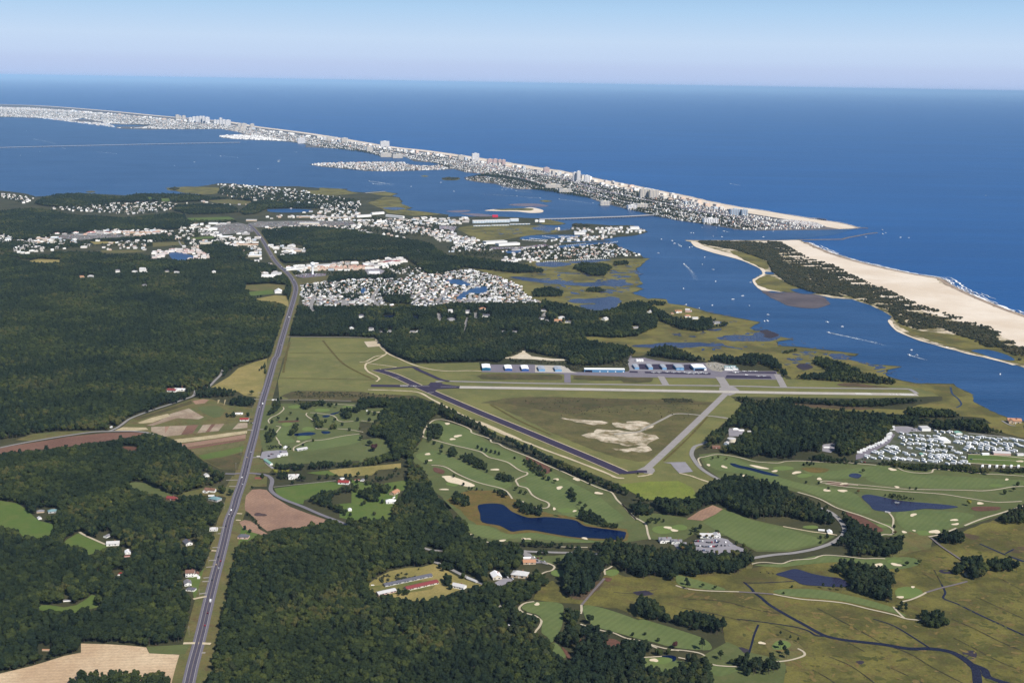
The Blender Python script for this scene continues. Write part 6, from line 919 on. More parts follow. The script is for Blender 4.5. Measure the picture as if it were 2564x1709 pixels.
WOODS = [  # outline as seen, label, pine share, spacing, tree height, extra
 ('V -120,480 0,490 150,530 300,548 400,540 700,560 980,520 1400,522 1520,505 1790,560 1880,640 1900,690 1890,830 1870,900 1790,1130 1760,1200 | H 1745,0 1640,20 1540,50 1380,180 1290,200 1270,240 1190,272 1000,338 850,380 780,440 700,466 640,466 380,470 200,500 -100,545', 'broad dark wood west of the highway', .28, 7.2, 14, {}),
 ('H -100,620 0,612 200,592 400,580 700,532 960,488 1050,492 1200,570 1330,680 1490,770 1445,805 1330,842 1190,880 | H 1480,900 1470,1000 1430,1050 | I 1400,150 1395,330 1345,430 1310,500 1225,500 1212,560 1265,620 1255,660 1215,800 1190,938 960,962 860,950 530,938 520,1000 300,1062 -100,1160', 'wood south of the red soil strip', .2, 6.6, 14, {'near': 25}),
 ('I 1290,1350 1310,1200 1335,1000 1345,930 1375,850 1405,740 1440,600 1465,450 1500,310 1600,272 1750,228 1900,190 2100,140 2353,130 | J 200,140 240,100 330,80 392,60 395,0 | F 210,940 215,900 240,860 290,800 300,750 340,735 380,770 410,830 430,890 480,960 520,1010 560,1060 | J 800,60 870,160 900,250 960,272 1010,270 1150,312 1290,320 1280,440 1400,500 1465,560 1440,600 1380,640 1330,690 1250,735 1245,780 1340,810 1375,830 1345,930 1450,975 1490,1070 1590,1130 1640,1180 1640,1400 -300,1400', 'big mixed wood along the bottom, east of the highway', .22, 6.6, 14, {'near': 60}),
 ('J 1590,1130 1650,1060 1560,1000 1530,930 1560,890 1660,880 1810,905 1900,950 2150,1005 2200,1070 2100,1082 2150,1110 2240,1160 2353,1200 2420,1400 1590,1400', 'pine wood beside the lowest fairway', .75, 6.2, 15, {'near': 30}),
 ('K -50,1160 100,1180 240,1150 290,1095 400,1090 445,1130 440,1200 430,1340 -50,1340', 'pine clump in front of the lowest green', .6, 6.2, 15, {'near': 12}),
 ('K 530,1110 620,1085 700,1085 760,1100 840,1090 880,1110 850,1170 790,1200 650,1205 560,1190', 'pines south of the island green', .8, 6.2, 13, {}),
 ('I 460,1190 500,1120 620,1128 700,1135 760,1125 850,1115 950,1130 1060,1125 1110,1160 1120,1260 455,1260', 'tree row before the straw field', .1, 7.0, 12, {'near': 14, 'noclr': 1}),
 ('H 1592,1005 1620,1000 1660,1030 1690,1060 1712,1105 1745,1122 1735,1132 1690,1110 1672,1070 1640,1035 1600,1020', 'hedge between the two brown fields', .1, 5.5, 5, {'noclr': 1}),
 ('F 445,385 500,398 640,458 800,552 1000,638 1200,725 1400,815 1560,872 1700,938 1850,950 2000,935 2010,1000 1850,1012 1760,992 1650,940 1520,905 1450,885 1360,850 1200,775 1000,675 850,612 780,592 700,535 620,508 520,472 450,430', 'pine belt along the dark runway', .75, 6.4, 14, {}),
 ('F -60,360 60,345 250,345 350,350 440,380 460,440 420,470 400,500 380,560 330,640 330,700 300,760 290,700 200,690 100,745 0,750 -10,700 180,670 170,600 130,560 150,470 100,490 0,470', 'wood between the two golf courses', .3, 6.8, 15, {}),
 ('F 300,752 340,738 380,770 410,830 430,890 480,960 560,1060 200,1062 215,930', 'wood south of the white farmhouse', .35, 6.8, 15, {}),
 ('G -10,935 60,970 100,975 240,978 370,972 362,920 420,868 520,838 640,832 700,850 760,872 900,912 960,955 1080,1005 1150,1058 1205,1105 1200,1140 1100,1132 900,1085 780,1095 700,1100 560,1042 520,1010 440,1010 360,1062 280,1085 220,1085 150,1060 80,1010 -10,1000', 'pine wood south of the airfield', .85, 6.2, 15, {}),
 ('G 970,945 1040,960 1120,1000 1250,1060 1330,1110 1440,1150 1470,1195 1440,1215 1280,1180 1262,1130 1220,1078 1160,1040 1080,1000', 'trees beside the bend of the grey road', .6, 6.4, 12, {}),
 ('K 1260,300 1330,270 1400,285 1470,340 1500,370 1640,330 1650,370 1590,400 1600,450 1560,475 1500,475 1310,470 1290,420 1180,410 1240,350', 'wood between the grey road and the marsh', .5, 6.4, 13, {}),
 ('K 1178,545 1230,500 1420,508 1500,530 1560,590 1585,640 1540,680 1545,760 1480,745 1400,722 1290,682 1160,675 1125,640 1160,635 1240,660 1290,640 1280,610 1200,570', 'pine wood beside the marsh pond', .7, 6.2, 14, {}),
 ('K 1540,735 1620,755 1670,790 1660,818 1600,815 1550,790', 'pine clump at the fairway end in the marsh', .7, 6.2, 11, {}),
 ('K 1920,555 1985,480 2080,474 2130,530 2110,600 2080,622 2020,615 2000,580 1930,585', 'round tree island in the marsh', .7, 6.2, 14, {}), ('K 2132,500 2170,475 2250,480 2340,525 2320,560 2240,572 2140,560', 'longer tree island in the marsh', .7, 6.2, 12, {}),
 ('K 1705,830 1740,798 1850,808 1902,870 1885,905 1830,920 1740,900', 'small tree island in the marsh', .6, 6.2, 13, {}), ('K 1785,350 1840,310 1900,310 1985,330 1995,385 1940,405 1870,400 1800,375', 'tree clump beside the white bunker', .6, 6.2, 12, {}), ('K 2180,250 2230,200 2300,165 2460,140 2460,270 2353,275 2250,280', 'wood at the edge of the marsh', .5, 6.4, 12, {}),
 ('J 1550,420 1580,390 1640,350 1700,330 1850,298 2000,310 2200,350 2400,365 | K 200,392 330,432 450,462 560,448 640,440 700,470 690,530 640,560 590,588 480,575 370,592 330,620 235,640 150,600 60,600 0,600 | J 2200,575 2060,530 2000,520 1900,450 1860,470 1840,560 1760,650 1700,685 1600,690 1545,640 1560,560', 'tall pines between the marsh and the clubhouse', .85, 6.0, 16, {}),
 ('K -20,745 30,730 90,740 140,780 185,840 185,875 100,870 -20,838', 'pine clump at the marsh edge', .9, 5.8, 14, {}), ('K 230,825 290,810 350,810 450,835 530,890 520,940 470,960 400,925 330,930 220,885', 'bare trunked pines over the low fairway', .9, 6.2, 14, {}),
 ('K 980,240 0,0', '', 0, 9, 1, {'skip': 1}),
 ('G 548,362 620,352 760,375 880,350 1000,362 1200,372 1500,362 1700,368 1862,365 1800,380 1700,388 1500,410 1300,415 1100,402 850,388 700,390 640,388', 'tree line beside the long runway', .6, 6.4, 11, {}),
 ('G 615,425 640,385 760,378 900,385 1050,428 1200,432 1450,452 1650,470 1850,498 2050,490 2150,500 2230,560 2353,600 2353,625 2200,585 1900,562 1700,536 1560,522 1530,505 1540,560 1480,622 1340,695 1250,722 1200,690 1100,692 960,690 970,735 830,728 740,712 690,738 600,702 450,692 385,655 400,600 500,545', 'big dark wood beside the campground', .45, 6.8, 15, {}),
 ('G 1585,445 1620,414 1750,415 1900,432 1960,460 2100,458 2105,472 1950,478 1700,482', 'tree islet on the channel marsh', .6, 6.6, 13, {}), ('G 1010,725 1120,700 1200,720 1340,740 1345,765 1200,760 1050,742', 'trees between campground and fairway', .4, 6.2, 10, {'noclr': 1}),
 ('G 1440,765 1550,755 1700,765 1850,765 2000,765 2060,790 2353,785 2353,822 2150,812 2050,822 1960,810 1800,792 1760,808 1640,798 1560,782', 'dark hedge of trees below the campground', .3, 6.0, 9, {'noclr': 1}),
 ('G 400,770 450,775 560,835 500,850 430,810', 'trees inside the road bend', .6, 6.2, 10, {}), ('G 870,815 940,815 960,850 900,860', 'trees by the dark ditch', .5, 6.2, 10, {}), ('G 985,755 1080,748 1090,772 1000,776', 'trees in the fairway rough', .5, 6.2, 9, {'noclr': 1}), ('G 1155,775 1200,768 1300,795 1280,812 1170,800', 'trees by the little pond', .5, 6.2, 10, {}), ('G 1470,945 1560,940 1700,975 1680,990 1560,975', 'reeds and bushes on the pond bank', .2, 5.5, 6, {'noclr': 1}),
 ('G 40,82 100,45 180,38 250,62 330,100 420,125 480,95 600,112 650,88 800,90 850,130 880,180 930,240 880,230 840,190 740,150 700,165 600,152 420,142 250,128 60,102', 'wood behind the hangars', .6, 6.8, 13, {}),
 ('G 1070,150 1080,110 1130,105 1230,140 1350,182 1345,205 1400,205 1550,250 1680,285 1600,288 1450,275 1250,262 1050,268 930,245 960,222 1030,210 1180,200', 'wood on the marsh beyond the apron', .6, 6.8, 12, {}), ('G 855,85 900,65 1045,52 1000,68 900,90', 'tree spit on the channel', .5, 7, 9, {}),
 ('E 55,520 130,505 350,512 560,500 640,490 850,512 900,490 960,490 1010,492 1300,492 1500,470 1570,478 1700,500 1850,540 1950,530 2040,490 2130,480 2220,520 2220,640 2100,690 1950,700 1850,690 1720,690 1800,705 1900,725 2030,740 2100,775 2080,800 2000,840 1900,860 1720,862 1700,830 1450,775 1320,815 1310,842 1180,838 800,845 700,810 640,775 590,740 575,700 400,692 60,688', 'wood between the airfield and the subdivision', .45, 7.0, 14, {'house': 1}),
 ('C 290,820 330,825 400,865 480,880 560,868 640,880 712,905 705,925 650,930 560,955 450,942 340,895', 'wood on the channel point', .6, 7, 12, {}), ('C 250,790 300,780 385,792 370,808 260,808', 'trees on the channel bank', .6, 7, 9, {}),
 ('B -60,700 0,700 200,720 450,762 650,790 740,815 760,840 850,890 950,890 1100,912 1300,940 1480,985 1480,1000 1300,1008 1100,985 950,965 850,1000 790,1020 700,1010 640,960 570,905 440,940 200,920 0,945 -60,945', 'wood between the town and the subdivision', .45, 7.6, 13, {}),
 ('E 60,350 110,345 260,350 300,330 680,325 700,345 560,355 400,352 320,372 140,385 100,420 95,500 60,520', 'trees around the subdivision edge', .4, 7.2, 12, {'noclr': 0}), ('E 590,460 720,450 780,470 770,500 640,490', 'grove inside the subdivision', .4, 7, 12, {'noclr': 1}),
 ('B 1655,975 1680,945 1720,933 1880,940 1925,970 1880,1000 1870,1025 1780,1022 1740,1008', 'large round tree island', .5, 7.2, 12, {}), ('B 1915,945 1930,925 2000,922 2040,938 2020,952 1930,955', 'small tree island by the channel', .5, 7.2, 10, {}), ('B 1385,1130 1420,1105 1480,1098 1560,1105 1600,1135 1580,1160 1400,1162', 'oval tree island', .5, 7.2, 12, {}), ('B 1730,1118 1760,1100 1820,1092 1890,1118 1850,1130 1760,1130', 'flat tree island', .5, 7.2, 9, {}),
 ('V -120,210 0,205 200,185 320,195 480,232 640,238 860,250 900,240 1140,215 1220,235 1210,262 1540,266 1560,282 1300,290 1180,325 1050,330 700,335 480,355 350,352 300,385 150,398 90,390 0,360 -120,350', 'far wood behind the commercial strip', .3, 9, 14, {}),
 ('V 215,160 270,118 380,95 520,88 700,100 780,112 900,92 1130,92 1250,95 1400,115 1640,120 1660,150 1500,135 1250,145 1160,150 1050,145 760,150 700,170 500,182 320,178', 'far wood on the bay shore', .3, 9, 14, {}), ('V 1140,205 1150,165 1300,158 1500,162 1550,185 1560,215 1450,225 1240,230', 'far grove of dark trees', .3, 9, 13, {}),
 ('V 1650,145 1750,130 1900,150 2100,165 2150,185 2050,190 1900,188 1750,192 1680,225 1600,232 1560,210', 'far trees around the blue pond', .3, 9, 13, {}),
 ('V 560,380 700,365 900,372 1050,355 1150,370 1140,400 1000,405 900,400 780,405 650,405 560,400', 'far trees beyond the shops', .3, 8.5, 12, {}), ('V 1720,330 1850,310 2100,305 2353,330 2353,425 2100,440 2000,460 1980,430 1880,430 1850,440 1750,425 1700,370', 'far wood east of the highway', .35, 8.5, 13, {}),
 ('V 1805,500 1900,490 2000,480 2020,455 2200,440 2353,430 2353,525 2150,540 2050,545 1860,548', 'far wood behind the water tower', .35, 8, 13, {}), ('V 1290,440 1400,400 1500,430 1620,445 1625,480 1600,520 1500,515 1400,525 1350,490', 'far grove west of the highway', .3, 8, 12, {}),
 ('V 0,500 50,470 160,490 330,490 350,470 500,470 650,475 700,490 900,485 990,500 1000,520 700,560 400,545 150,520', 'far trees at the edge of the great wood', .3, 8, 12, {}), ('V -60,400 60,405 130,400 250,420 440,415 560,405 570,440 330,450 150,420 80,450 60,470 -60,480', 'far trees near the shops', .3, 8.5, 11, {'keep': .7}),
 ('H 1280,205 1330,185 1450,178 1555,205 1550,235 1460,250 1300,255 1270,235', 'dark copse by the farm road', .4, 6.6, 12, {}), ('H 1510,255 1580,240 1670,265 1665,305 1600,312 1510,300', 'copse behind the farm stand', .4, 6.6, 11, {'noclr': 1}), ('H 1470,350 1530,345 1540,380 1480,382', 'trees beside the farm stand', .2, 6.4, 9, {'noclr': 1}),
 ('H 1660,100 1740,20 1745,110 1735,108 1730,60', 'trees between meadow and highway', .3, 6.5, 9, {'noclr': 1}),
 ('L 230,1110 330,1085 430,1095 560,1070 700,1095 770,1170 790,1190 620,1215 520,1180 400,1210 240,1160', 'tree belt below the driving range', .3, 6.4, 12, {'noclr': 1}), ('L 820,1130 870,1075 1150,1040 1270,1050 1330,1070 1500,1040 1640,1060 1720,1080 1800,1000 1950,980 2100,930 2353,900 2353,1050 2000,1080 1800,1120 1600,1140 1500,1150 1300,1155 1000,1190 850,1200', 'tree belt above the yellow strip', .4, 6.4, 13, {'noclr': 1}),
 ('L 280,1260 330,1240 480,1235 500,1330 400,1370 290,1340', 'trees behind the white farmhouse', .2, 6.4, 11, {'noclr': 1}), ('L 630,1300 700,1290 770,1320 890,1340 880,1380 640,1395', 'trees beside the white farmhouse', .3, 6.4, 10, {'noclr': 1}), ('L 1660,1450 1720,1410 1900,1330 2120,1270 2353,1220 2353,1300 2100,1370 1900,1430 1700,1479', 'hedge row of trees by the lawn', .4, 6.2, 11, {'noclr': 1}), ('L 1900,1250 2000,1180 2050,1150 2150,1150 2200,1180 2353,1130 2353,1220 2250,1230 2150,1220 2000,1270', 'trees at the end of the yellow strip', .3, 6.4, 12, {'noclr': 1}),
 ('H 1990,920 2050,900 2070,870 2200,850 2353,815 2353,870 2200,890 2160,940 2250,960 2300,1000 2230,1015 2180,985 2050,950', 'trees around the house by the lane', .4, 6.4, 11, {'noclr': 1}), ('W 0,130 400,60 520,40 560,100 420,110 130,180 0,200', 'hedge above the lawn', .4, 6.2, 10, {'noclr': 1}), ('W 100,350 130,200 260,160 430,90 560,80 690,100 720,210 640,260 500,250 460,430 350,430 250,340', 'trees around the house with the tan roof', .3, 6.4, 12, {'noclr': 1}),
 ('L 230,30 330,20 360,110 320,190 240,250 150,280 160,200 220,140', 'trees between the highway and the first green', .3, 6.2, 10, {'noclr': 1}), ('L 90,560 200,530 280,560 280,620 200,720 130,745 100,650', 'trees beside the first tee', .3, 6.2, 10, {'noclr': 1}), ('L 480,30 650,20 800,50 1000,20 1300,90 1310,160 1100,130 900,120 830,190 730,170 700,90 560,80', 'trees behind the far greens', .5, 6.4, 11, {'noclr': 1}), ('L 1390,190 1480,150 1620,140 1640,60 1700,20 2000,0 2100,30 2080,140 1850,140 1650,230 1540,240 1530,350 1440,350 1390,260', 'wood beside the far cart path', .4, 6.4, 12, {'noclr': 1}), ('L 895,290 930,230 1000,300 1080,420 1070,500 1000,500 940,420', 'trees between the two greens', .3, 6.4, 11, {'noclr': 1}), ('L 555,470 580,400 640,410 650,500 590,600 530,640 480,620 500,560', 'trees at the pond end', .3, 6.4, 11, {'noclr': 1}), ('L 1790,560 1900,440 2000,300 2080,170 2353,140 2353,900 2250,880 2150,700 2130,660 1900,640', 'wood along the driving range', .3, 6.6, 15, {'noclr': 1}), ('L 85,780 200,770 500,770 560,860 450,850 340,840 150,855', 'brown bushes behind the car park', .1, 6, 4, {'noclr': 1}),
 ('F 530,935 570,885 640,930 650,985 600,990 545,965', 'trees on the pond head', .4, 6.2, 11, {'noclr': 1}), ('F 615,880 690,865 760,880 850,885 890,930 860,940 800,905 700,895 620,900', 'trees behind the reeds', .4, 6.2, 9, {'noclr': 1}), ('J 1205,30 1240,0 1290,40 1340,60 1440,70 1380,105 1300,110 1250,90', 'trees on the pond bank by the loop path', .3, 6.2, 9, {'noclr': 1}), ('J 1640,120 1680,80 1740,75 1790,110 1850,150 1960,180 1990,205 1900,205 1800,190 1700,165', 'trees on the pond point', .2, 6.2, 10, {'noclr': 1}), ('F 580,680 640,665 700,700 760,750 750,775 680,750 600,710', 'tree clump on the left fairway', .3, 6.2, 11, {'noclr': 1}), ('F 795,800 820,780 910,810 915,840 850,845 800,820', 'tree clump on the middle fairway', .3, 6.2, 11, {'noclr': 1}), ('F 1215,880 1260,880 1285,960 1250,960', 'column of trees on the fairway', .3, 6.2, 11, {'noclr': 1}), ('F 905,940 940,940 1000,970 1110,1010 1060,1040 980,1030 930,990', 'trees between the paths and the pond', .3, 6.2, 10, {'noclr': 1}), ('F 1585,970 1640,960 1730,990 1735,1040 1620,1040', 'round grove beside the cart path', .3, 6.4, 12, {'noclr': 1}), ('F 410,500 480,490 490,560 470,590 400,600', 'trees at the little pond', .3, 6.2, 10, {'noclr': 1}), ('F 520,640 560,630 570,690 540,700', 'trees in the rough', .4, 6.2, 11, {'noclr': 1}), ('F 960,720 1000,700 1090,760 1100,830 1040,800', 'trees on the pine straw', .5, 6.4, 9, {'noclr': 1}),
 ('J 1190,320 1280,290 1420,290 1560,310 1690,320 1680,340 1560,345 1400,340 1250,330', 'row of round trees along the bunkered fairway', .2, 7.2, 9, {'noclr': 1, 'keep': .8}), ('J 1340,370 1400,350 1470,380 1460,400 1370,395', 'trees beside the curved road', .3, 6.4, 8, {'noclr': 1}), ('J 660,450 720,430 790,450 790,500 720,505', 'trees by the farm gate', .2, 6.6, 10, {'noclr': 1}), ('J 720,560 760,510 795,560 780,610 730,605', 'trees beside the farm sheds', .2, 6.6, 11, {'noclr': 1}), ('J 370,660 390,620 450,610 500,640 470,670 400,675', 'trees before the red shed', .2, 6.4, 7, {'noclr': 1}), ('J 250,545 560,475 570,490 260,560', 'overgrown ruin of a shed', .1, 6, 5, {'noclr': 1}), ('J 1550,770 1600,755 1660,790 1670,850 1620,895 1560,850', 'dark grove on the low fairway', .3, 6.2, 11, {'noclr': 1}), ('J 1500,940 1560,910 1700,890 1800,900 1800,960 1640,970 1590,1030 1520,1010', 'trees beside the low cart path', .4, 6.2, 10, {'noclr': 1}), ('J 2090,850 2353,760 2250,850', '', 0, 9, 1, {'skip': 1}),
 ('P 110,130 220,90 340,80 530,90 540,120 380,130 300,170', 'trees behind the clubhouse', .3, 6.4, 9, {'noclr': 1}), ('P 0,320 60,290 130,330 160,400 150,470 60,480 0,440', 'brown trees beside the car park', .0, 6.4, 9, {'noclr': 1}), ('P 180,280 260,260 300,330 330,470 280,500 230,400', 'brown trees on the car park edge', .0, 6.4, 8, {'noclr': 1}),
 ('X 250,600 460,580 700,620 1000,640 1250,650 1500,650 1560,680 1400,690 1050,700 900,740 680,700 450,650 400,680 280,640', 'trees below the caravans', .3, 6.2, 8, {'noclr': 1}), ('X 1600,720 1640,660 1760,690 1760,760 1650,760', 'round trees beside the gravel lane', .3, 6.2, 9, {'noclr': 1}), ('X 1890,730 2000,695 2353,720 2600,740 2600,790 2353,770 2100,770', 'hedge below the white cabins', .3, 6.2, 6, {'noclr': 1}),
 ('T 200,180 330,140 470,110 480,160 300,190', 'trees above the subdivision', .3, 7, 11, {'noclr': 1}), ('T 600,330 780,300 830,420 700,430 600,400', 'grove among the bungalows', .3, 7, 10, {'noclr': 1}), ('T 0,490 90,490 160,590 330,520 640,540 1000,500 1200,520 1600,500 1750,480 1940,460 1800,520 1500,580 1100,600 800,600 600,640 0,700', 'trees on the subdivision edge', .4, 7, 12, {'house': 1}), ('U 130,320 240,330 300,350 240,352', 'bushes between the ponds', .3, 6.5, 5, {'noclr': 1}),
]
CLEAR_N = len(CLEAR)
CLB = None; _tot = 0
for s, lab, pine, sp, h, ex in WOODS:
    if ex.get('skip'): continue
    _tot += wood(s, lab, sp, h, pine, keep=ex.get('keep', 1.0), near=ex.get('near', 0), clr=not ex.get('noclr'))
# loose trees between the roofs of the town, the subdivision and the island
def sprinkle(spec, label, sp, h, keep, pine=.25): 
    global _tot; _tot += wood(spec, label, sp, h, pine, keep, 'street_trees', clr=True)
sprinkle('E 140,380 330,370 560,350 850,340 960,310 1130,300 1280,340 1430,400 1440,430 1500,470 1540,490 1300,490 1000,490 850,510 640,490 560,500 350,510 130,500', 'trees between the houses of the subdivision', 8, 8.5, .34)
sprinkle('E 140,380 330,370 560,350 700,350 720,440 640,490 560,500 350,510 130,500', 'trees between the bungalows near the highway', 8, 9, .5)
sprinkle('E 850,520 1000,500 1120,500 1130,600 1060,640 880,640 830,560', 'trees around the houses at the wood edge', 9, 9, .45)
sprinkle('V 1300,60 1500,45 1900,70 2100,100 2353,130 2353,210 2200,230 2100,180 1900,155 1700,135 1500,110', 'trees among the houses of the far point', 12, 11, .55)
sprinkle('V 300,180 700,150 1100,145 1160,160 1140,200 860,235 740,220 480,210', 'trees among the far white houses', 13, 10, .4)
sprinkle('V 0,90 100,100 200,115 150,160 0,120', 'trees among the shore houses', 13, 10, .4)
sprinkle('V 0,370 300,400 560,380 900,400 1050,340 1300,310 1500,380 1680,400 1700,480 1500,440 1000,440 600,440 200,470 0,480', 'trees among the far shops', 11, 9, .38)
sprinkle('B -60,640 0,640 300,620 500,650 900,680 900,740 750,780 560,760 300,740 0,700 -60,700', 'trees among the town streets', 12, 9, .30)
sprinkle('B 820,830 1000,800 1300,830 1600,820 1900,810 2050,860 2110,890 1900,905 1500,920 1300,910 1100,900 900,890', 'trees around the marina', 10, 8, .4)
sprinkle('E 40,290 200,300 500,300 650,260 850,270 900,320 700,330 300,345 100,340', 'trees around the water tower', 9, 9, .35)
sprinkle('B 940,380 1100,370 1300,440 1800,520 2100,590 2353,650 2353,520 2000,450 1700,400 1400,350 1200,330 1100,345', 'trees in the streets of the island', 9, 8, .6)
sprinkle('C 0,230 330,320 600,360 800,388 1000,380 800,330 400,240 0,150', 'trees in the streets by the inlet', 9, 8, .55)
sprinkle('B 150,285 300,280 550,282 620,302 800,304 850,322 600,332 300,333 0,302', 'trees in the streets of the peninsula', 13, 8, .4)
sprinkle('B 800,304 720,276 620,268 555,240 400,240 200,196 0,182 0,130 200,155 470,200 700,226 900,255 1100,300 1100,352 960,343 860,318', 'trees in the northern streets', 13, 8, .4)
sprinkle('B 945,380 1000,374 1080,373 1160,380 1400,430 1480,452 1300,450 1150,417 1050,407 970,394', 'trees among the houses of the bay peninsula', 10, 8, .6)
sprinkle('A 0,340 500,345 1000,410 1300,405 1700,480 1880,515 2350,575 2350,540 1880,460 1300,380 800,330 300,300 0,290', 'trees in the farthest streets', 20, 9, .4)
sprinkle('X 0,600 300,330 470,120 900,150 1500,200 2353,310 2353,500 1540,485 1500,620', 'trees between the caravans', 10, 6, .22)
# dune shrubs of the southern island
def shrubs(spec, label, sp, keep, s0, s1, z=1.2, name='shrubs', k2=.5, streak=0):
    px = pts(spec); Q = ground(px, 1.); P = grid_points(Q, sp); f = np.sin(P[:, 0]*.021+P[:, 1]*.004)+np.sin(P[:, 1]*.045+P[:, 0]*.008)+np.sin(P[:, 0]*.012-P[:, 1]*.06+2)*.8+np.sin(P[:, 0]*.11+P[:, 1]*.07)*.5
    if streak:
        r = np.random.default_rng(len(P)); f = sum(np.sin(P[:, 0]*r.normal(0, .022)+P[:, 1]*r.normal(0, .07)+r.uniform(0, 6.3)) for _ in range(9))*.62
    P = P[rng.uniform(0, 1, len(P)) < keep*(1+k2*f)]; scatter(name, P, z, rng.integers(0, 2, len(P)), rng.uniform(s0, s1, len(P)), shr, label)
shrubs('C 545,452 700,455 850,458 930,465 990,520 1010,560 1060,590 1150,600 1160,660 1200,700 1300,730 1350,760 1180,735 1050,690 960,620 930,560 850,530 760,500 640,480 570,465', 'dark shrub thicket on the southern island', 6.5, .95, 1.3, 2.6, k2=.1)
shrubs('C 1150,600 1300,640 1400,700 1500,740 1600,780 1680,800 1750,830 1600,830 1500,800 1400,760 1300,730 1180,680', 'shrubs on the island dunes', 7, .62, 1.2, 2.4, k2=.6, streak=1)
shrubs('C 930,452 1010,458 1080,500 1160,545 1300,585 1380,630 1480,675 1580,715 1680,760 1780,805 1880,838 2030,878 2170,928 2230,960 2100,960 1900,900 1700,850 1500,780 1300,680 1150,620 1010,560', 'scattered shrubs between dunes and beach', 6.5, .42, 1.0, 2.2, k2=.9, streak=1)
shrubs('C 1600,830 1750,850 1900,900 2050,920 2200,990 2260,1040 2150,1040 2050,990 1950,960 1900,930 1750,940 1650,900', 'shrub thicket beside the channel', 7, .75, 1.4, 2.6, k2=.3)
shrubs('C 2050,930 2200,960 2353,1040 2480,1100 2480,1160 2353,1130 2250,1060 2150,1000', 'scattered dune shrubs at the island edge', 7, .4, 1.1, 2.4, k2=.8, streak=1)
shrubs('B 800,386 850,379 915,383 895,392 830,393', 'shrubs on the bay islet', 9, .9, 1.6, 2.6, k2=.1); shrubs('V 1110,62 1140,52 1175,60 1150,70', 'shrubs on the shore islet', 9, .9, 2.2, 3.2, k2=.1)
shrubs('M 1440,150 1500,135 1620,145 1640,160 1500,165', 'bushes on the marsh spit', 8, .9, 1.5, 2.5, k2=.1)
shrubs('Q 1210,180 1500,130 2240,100 2250,220 2150,215 1600,215 1480,280 1400,260', 'bushes behind the long hangar', 7, .6, 1.0, 2.0, k2=.4); shrubs('Q 420,90 700,130 1210,125 1210,190 900,180 430,140', 'bushes at the sand clearing', 8, .35, .8, 1.6, k2=.4)
shrubs('F 1000,340 1500,350 2060,372 1900,480 1500,450 1200,450 950,380', 'weeds of the airfield triangle', 9, .2, .3, .7, k2=.6); shrubs('F 1780,348 1960,352 1965,372 1800,372', 'bushes of the airfield triangle', 5, .9, .7, 1.2, k2=.1); shrubs('E 90,1015 480,1018 700,1035 600,1050 120,1050', 'bushes in the wet strip', 7, .35, .6, 1.2)
shrubs('K 690,560 840,560 1000,530 1200,520 1180,545 900,550 800,590', 'reeds beside the marsh pond', 4, .25, .5, .9); shrubs('J 250,545 560,475 640,520 330,590 260,560', 'weeds over the ruined shed', 4, .35, .6, 1.2)
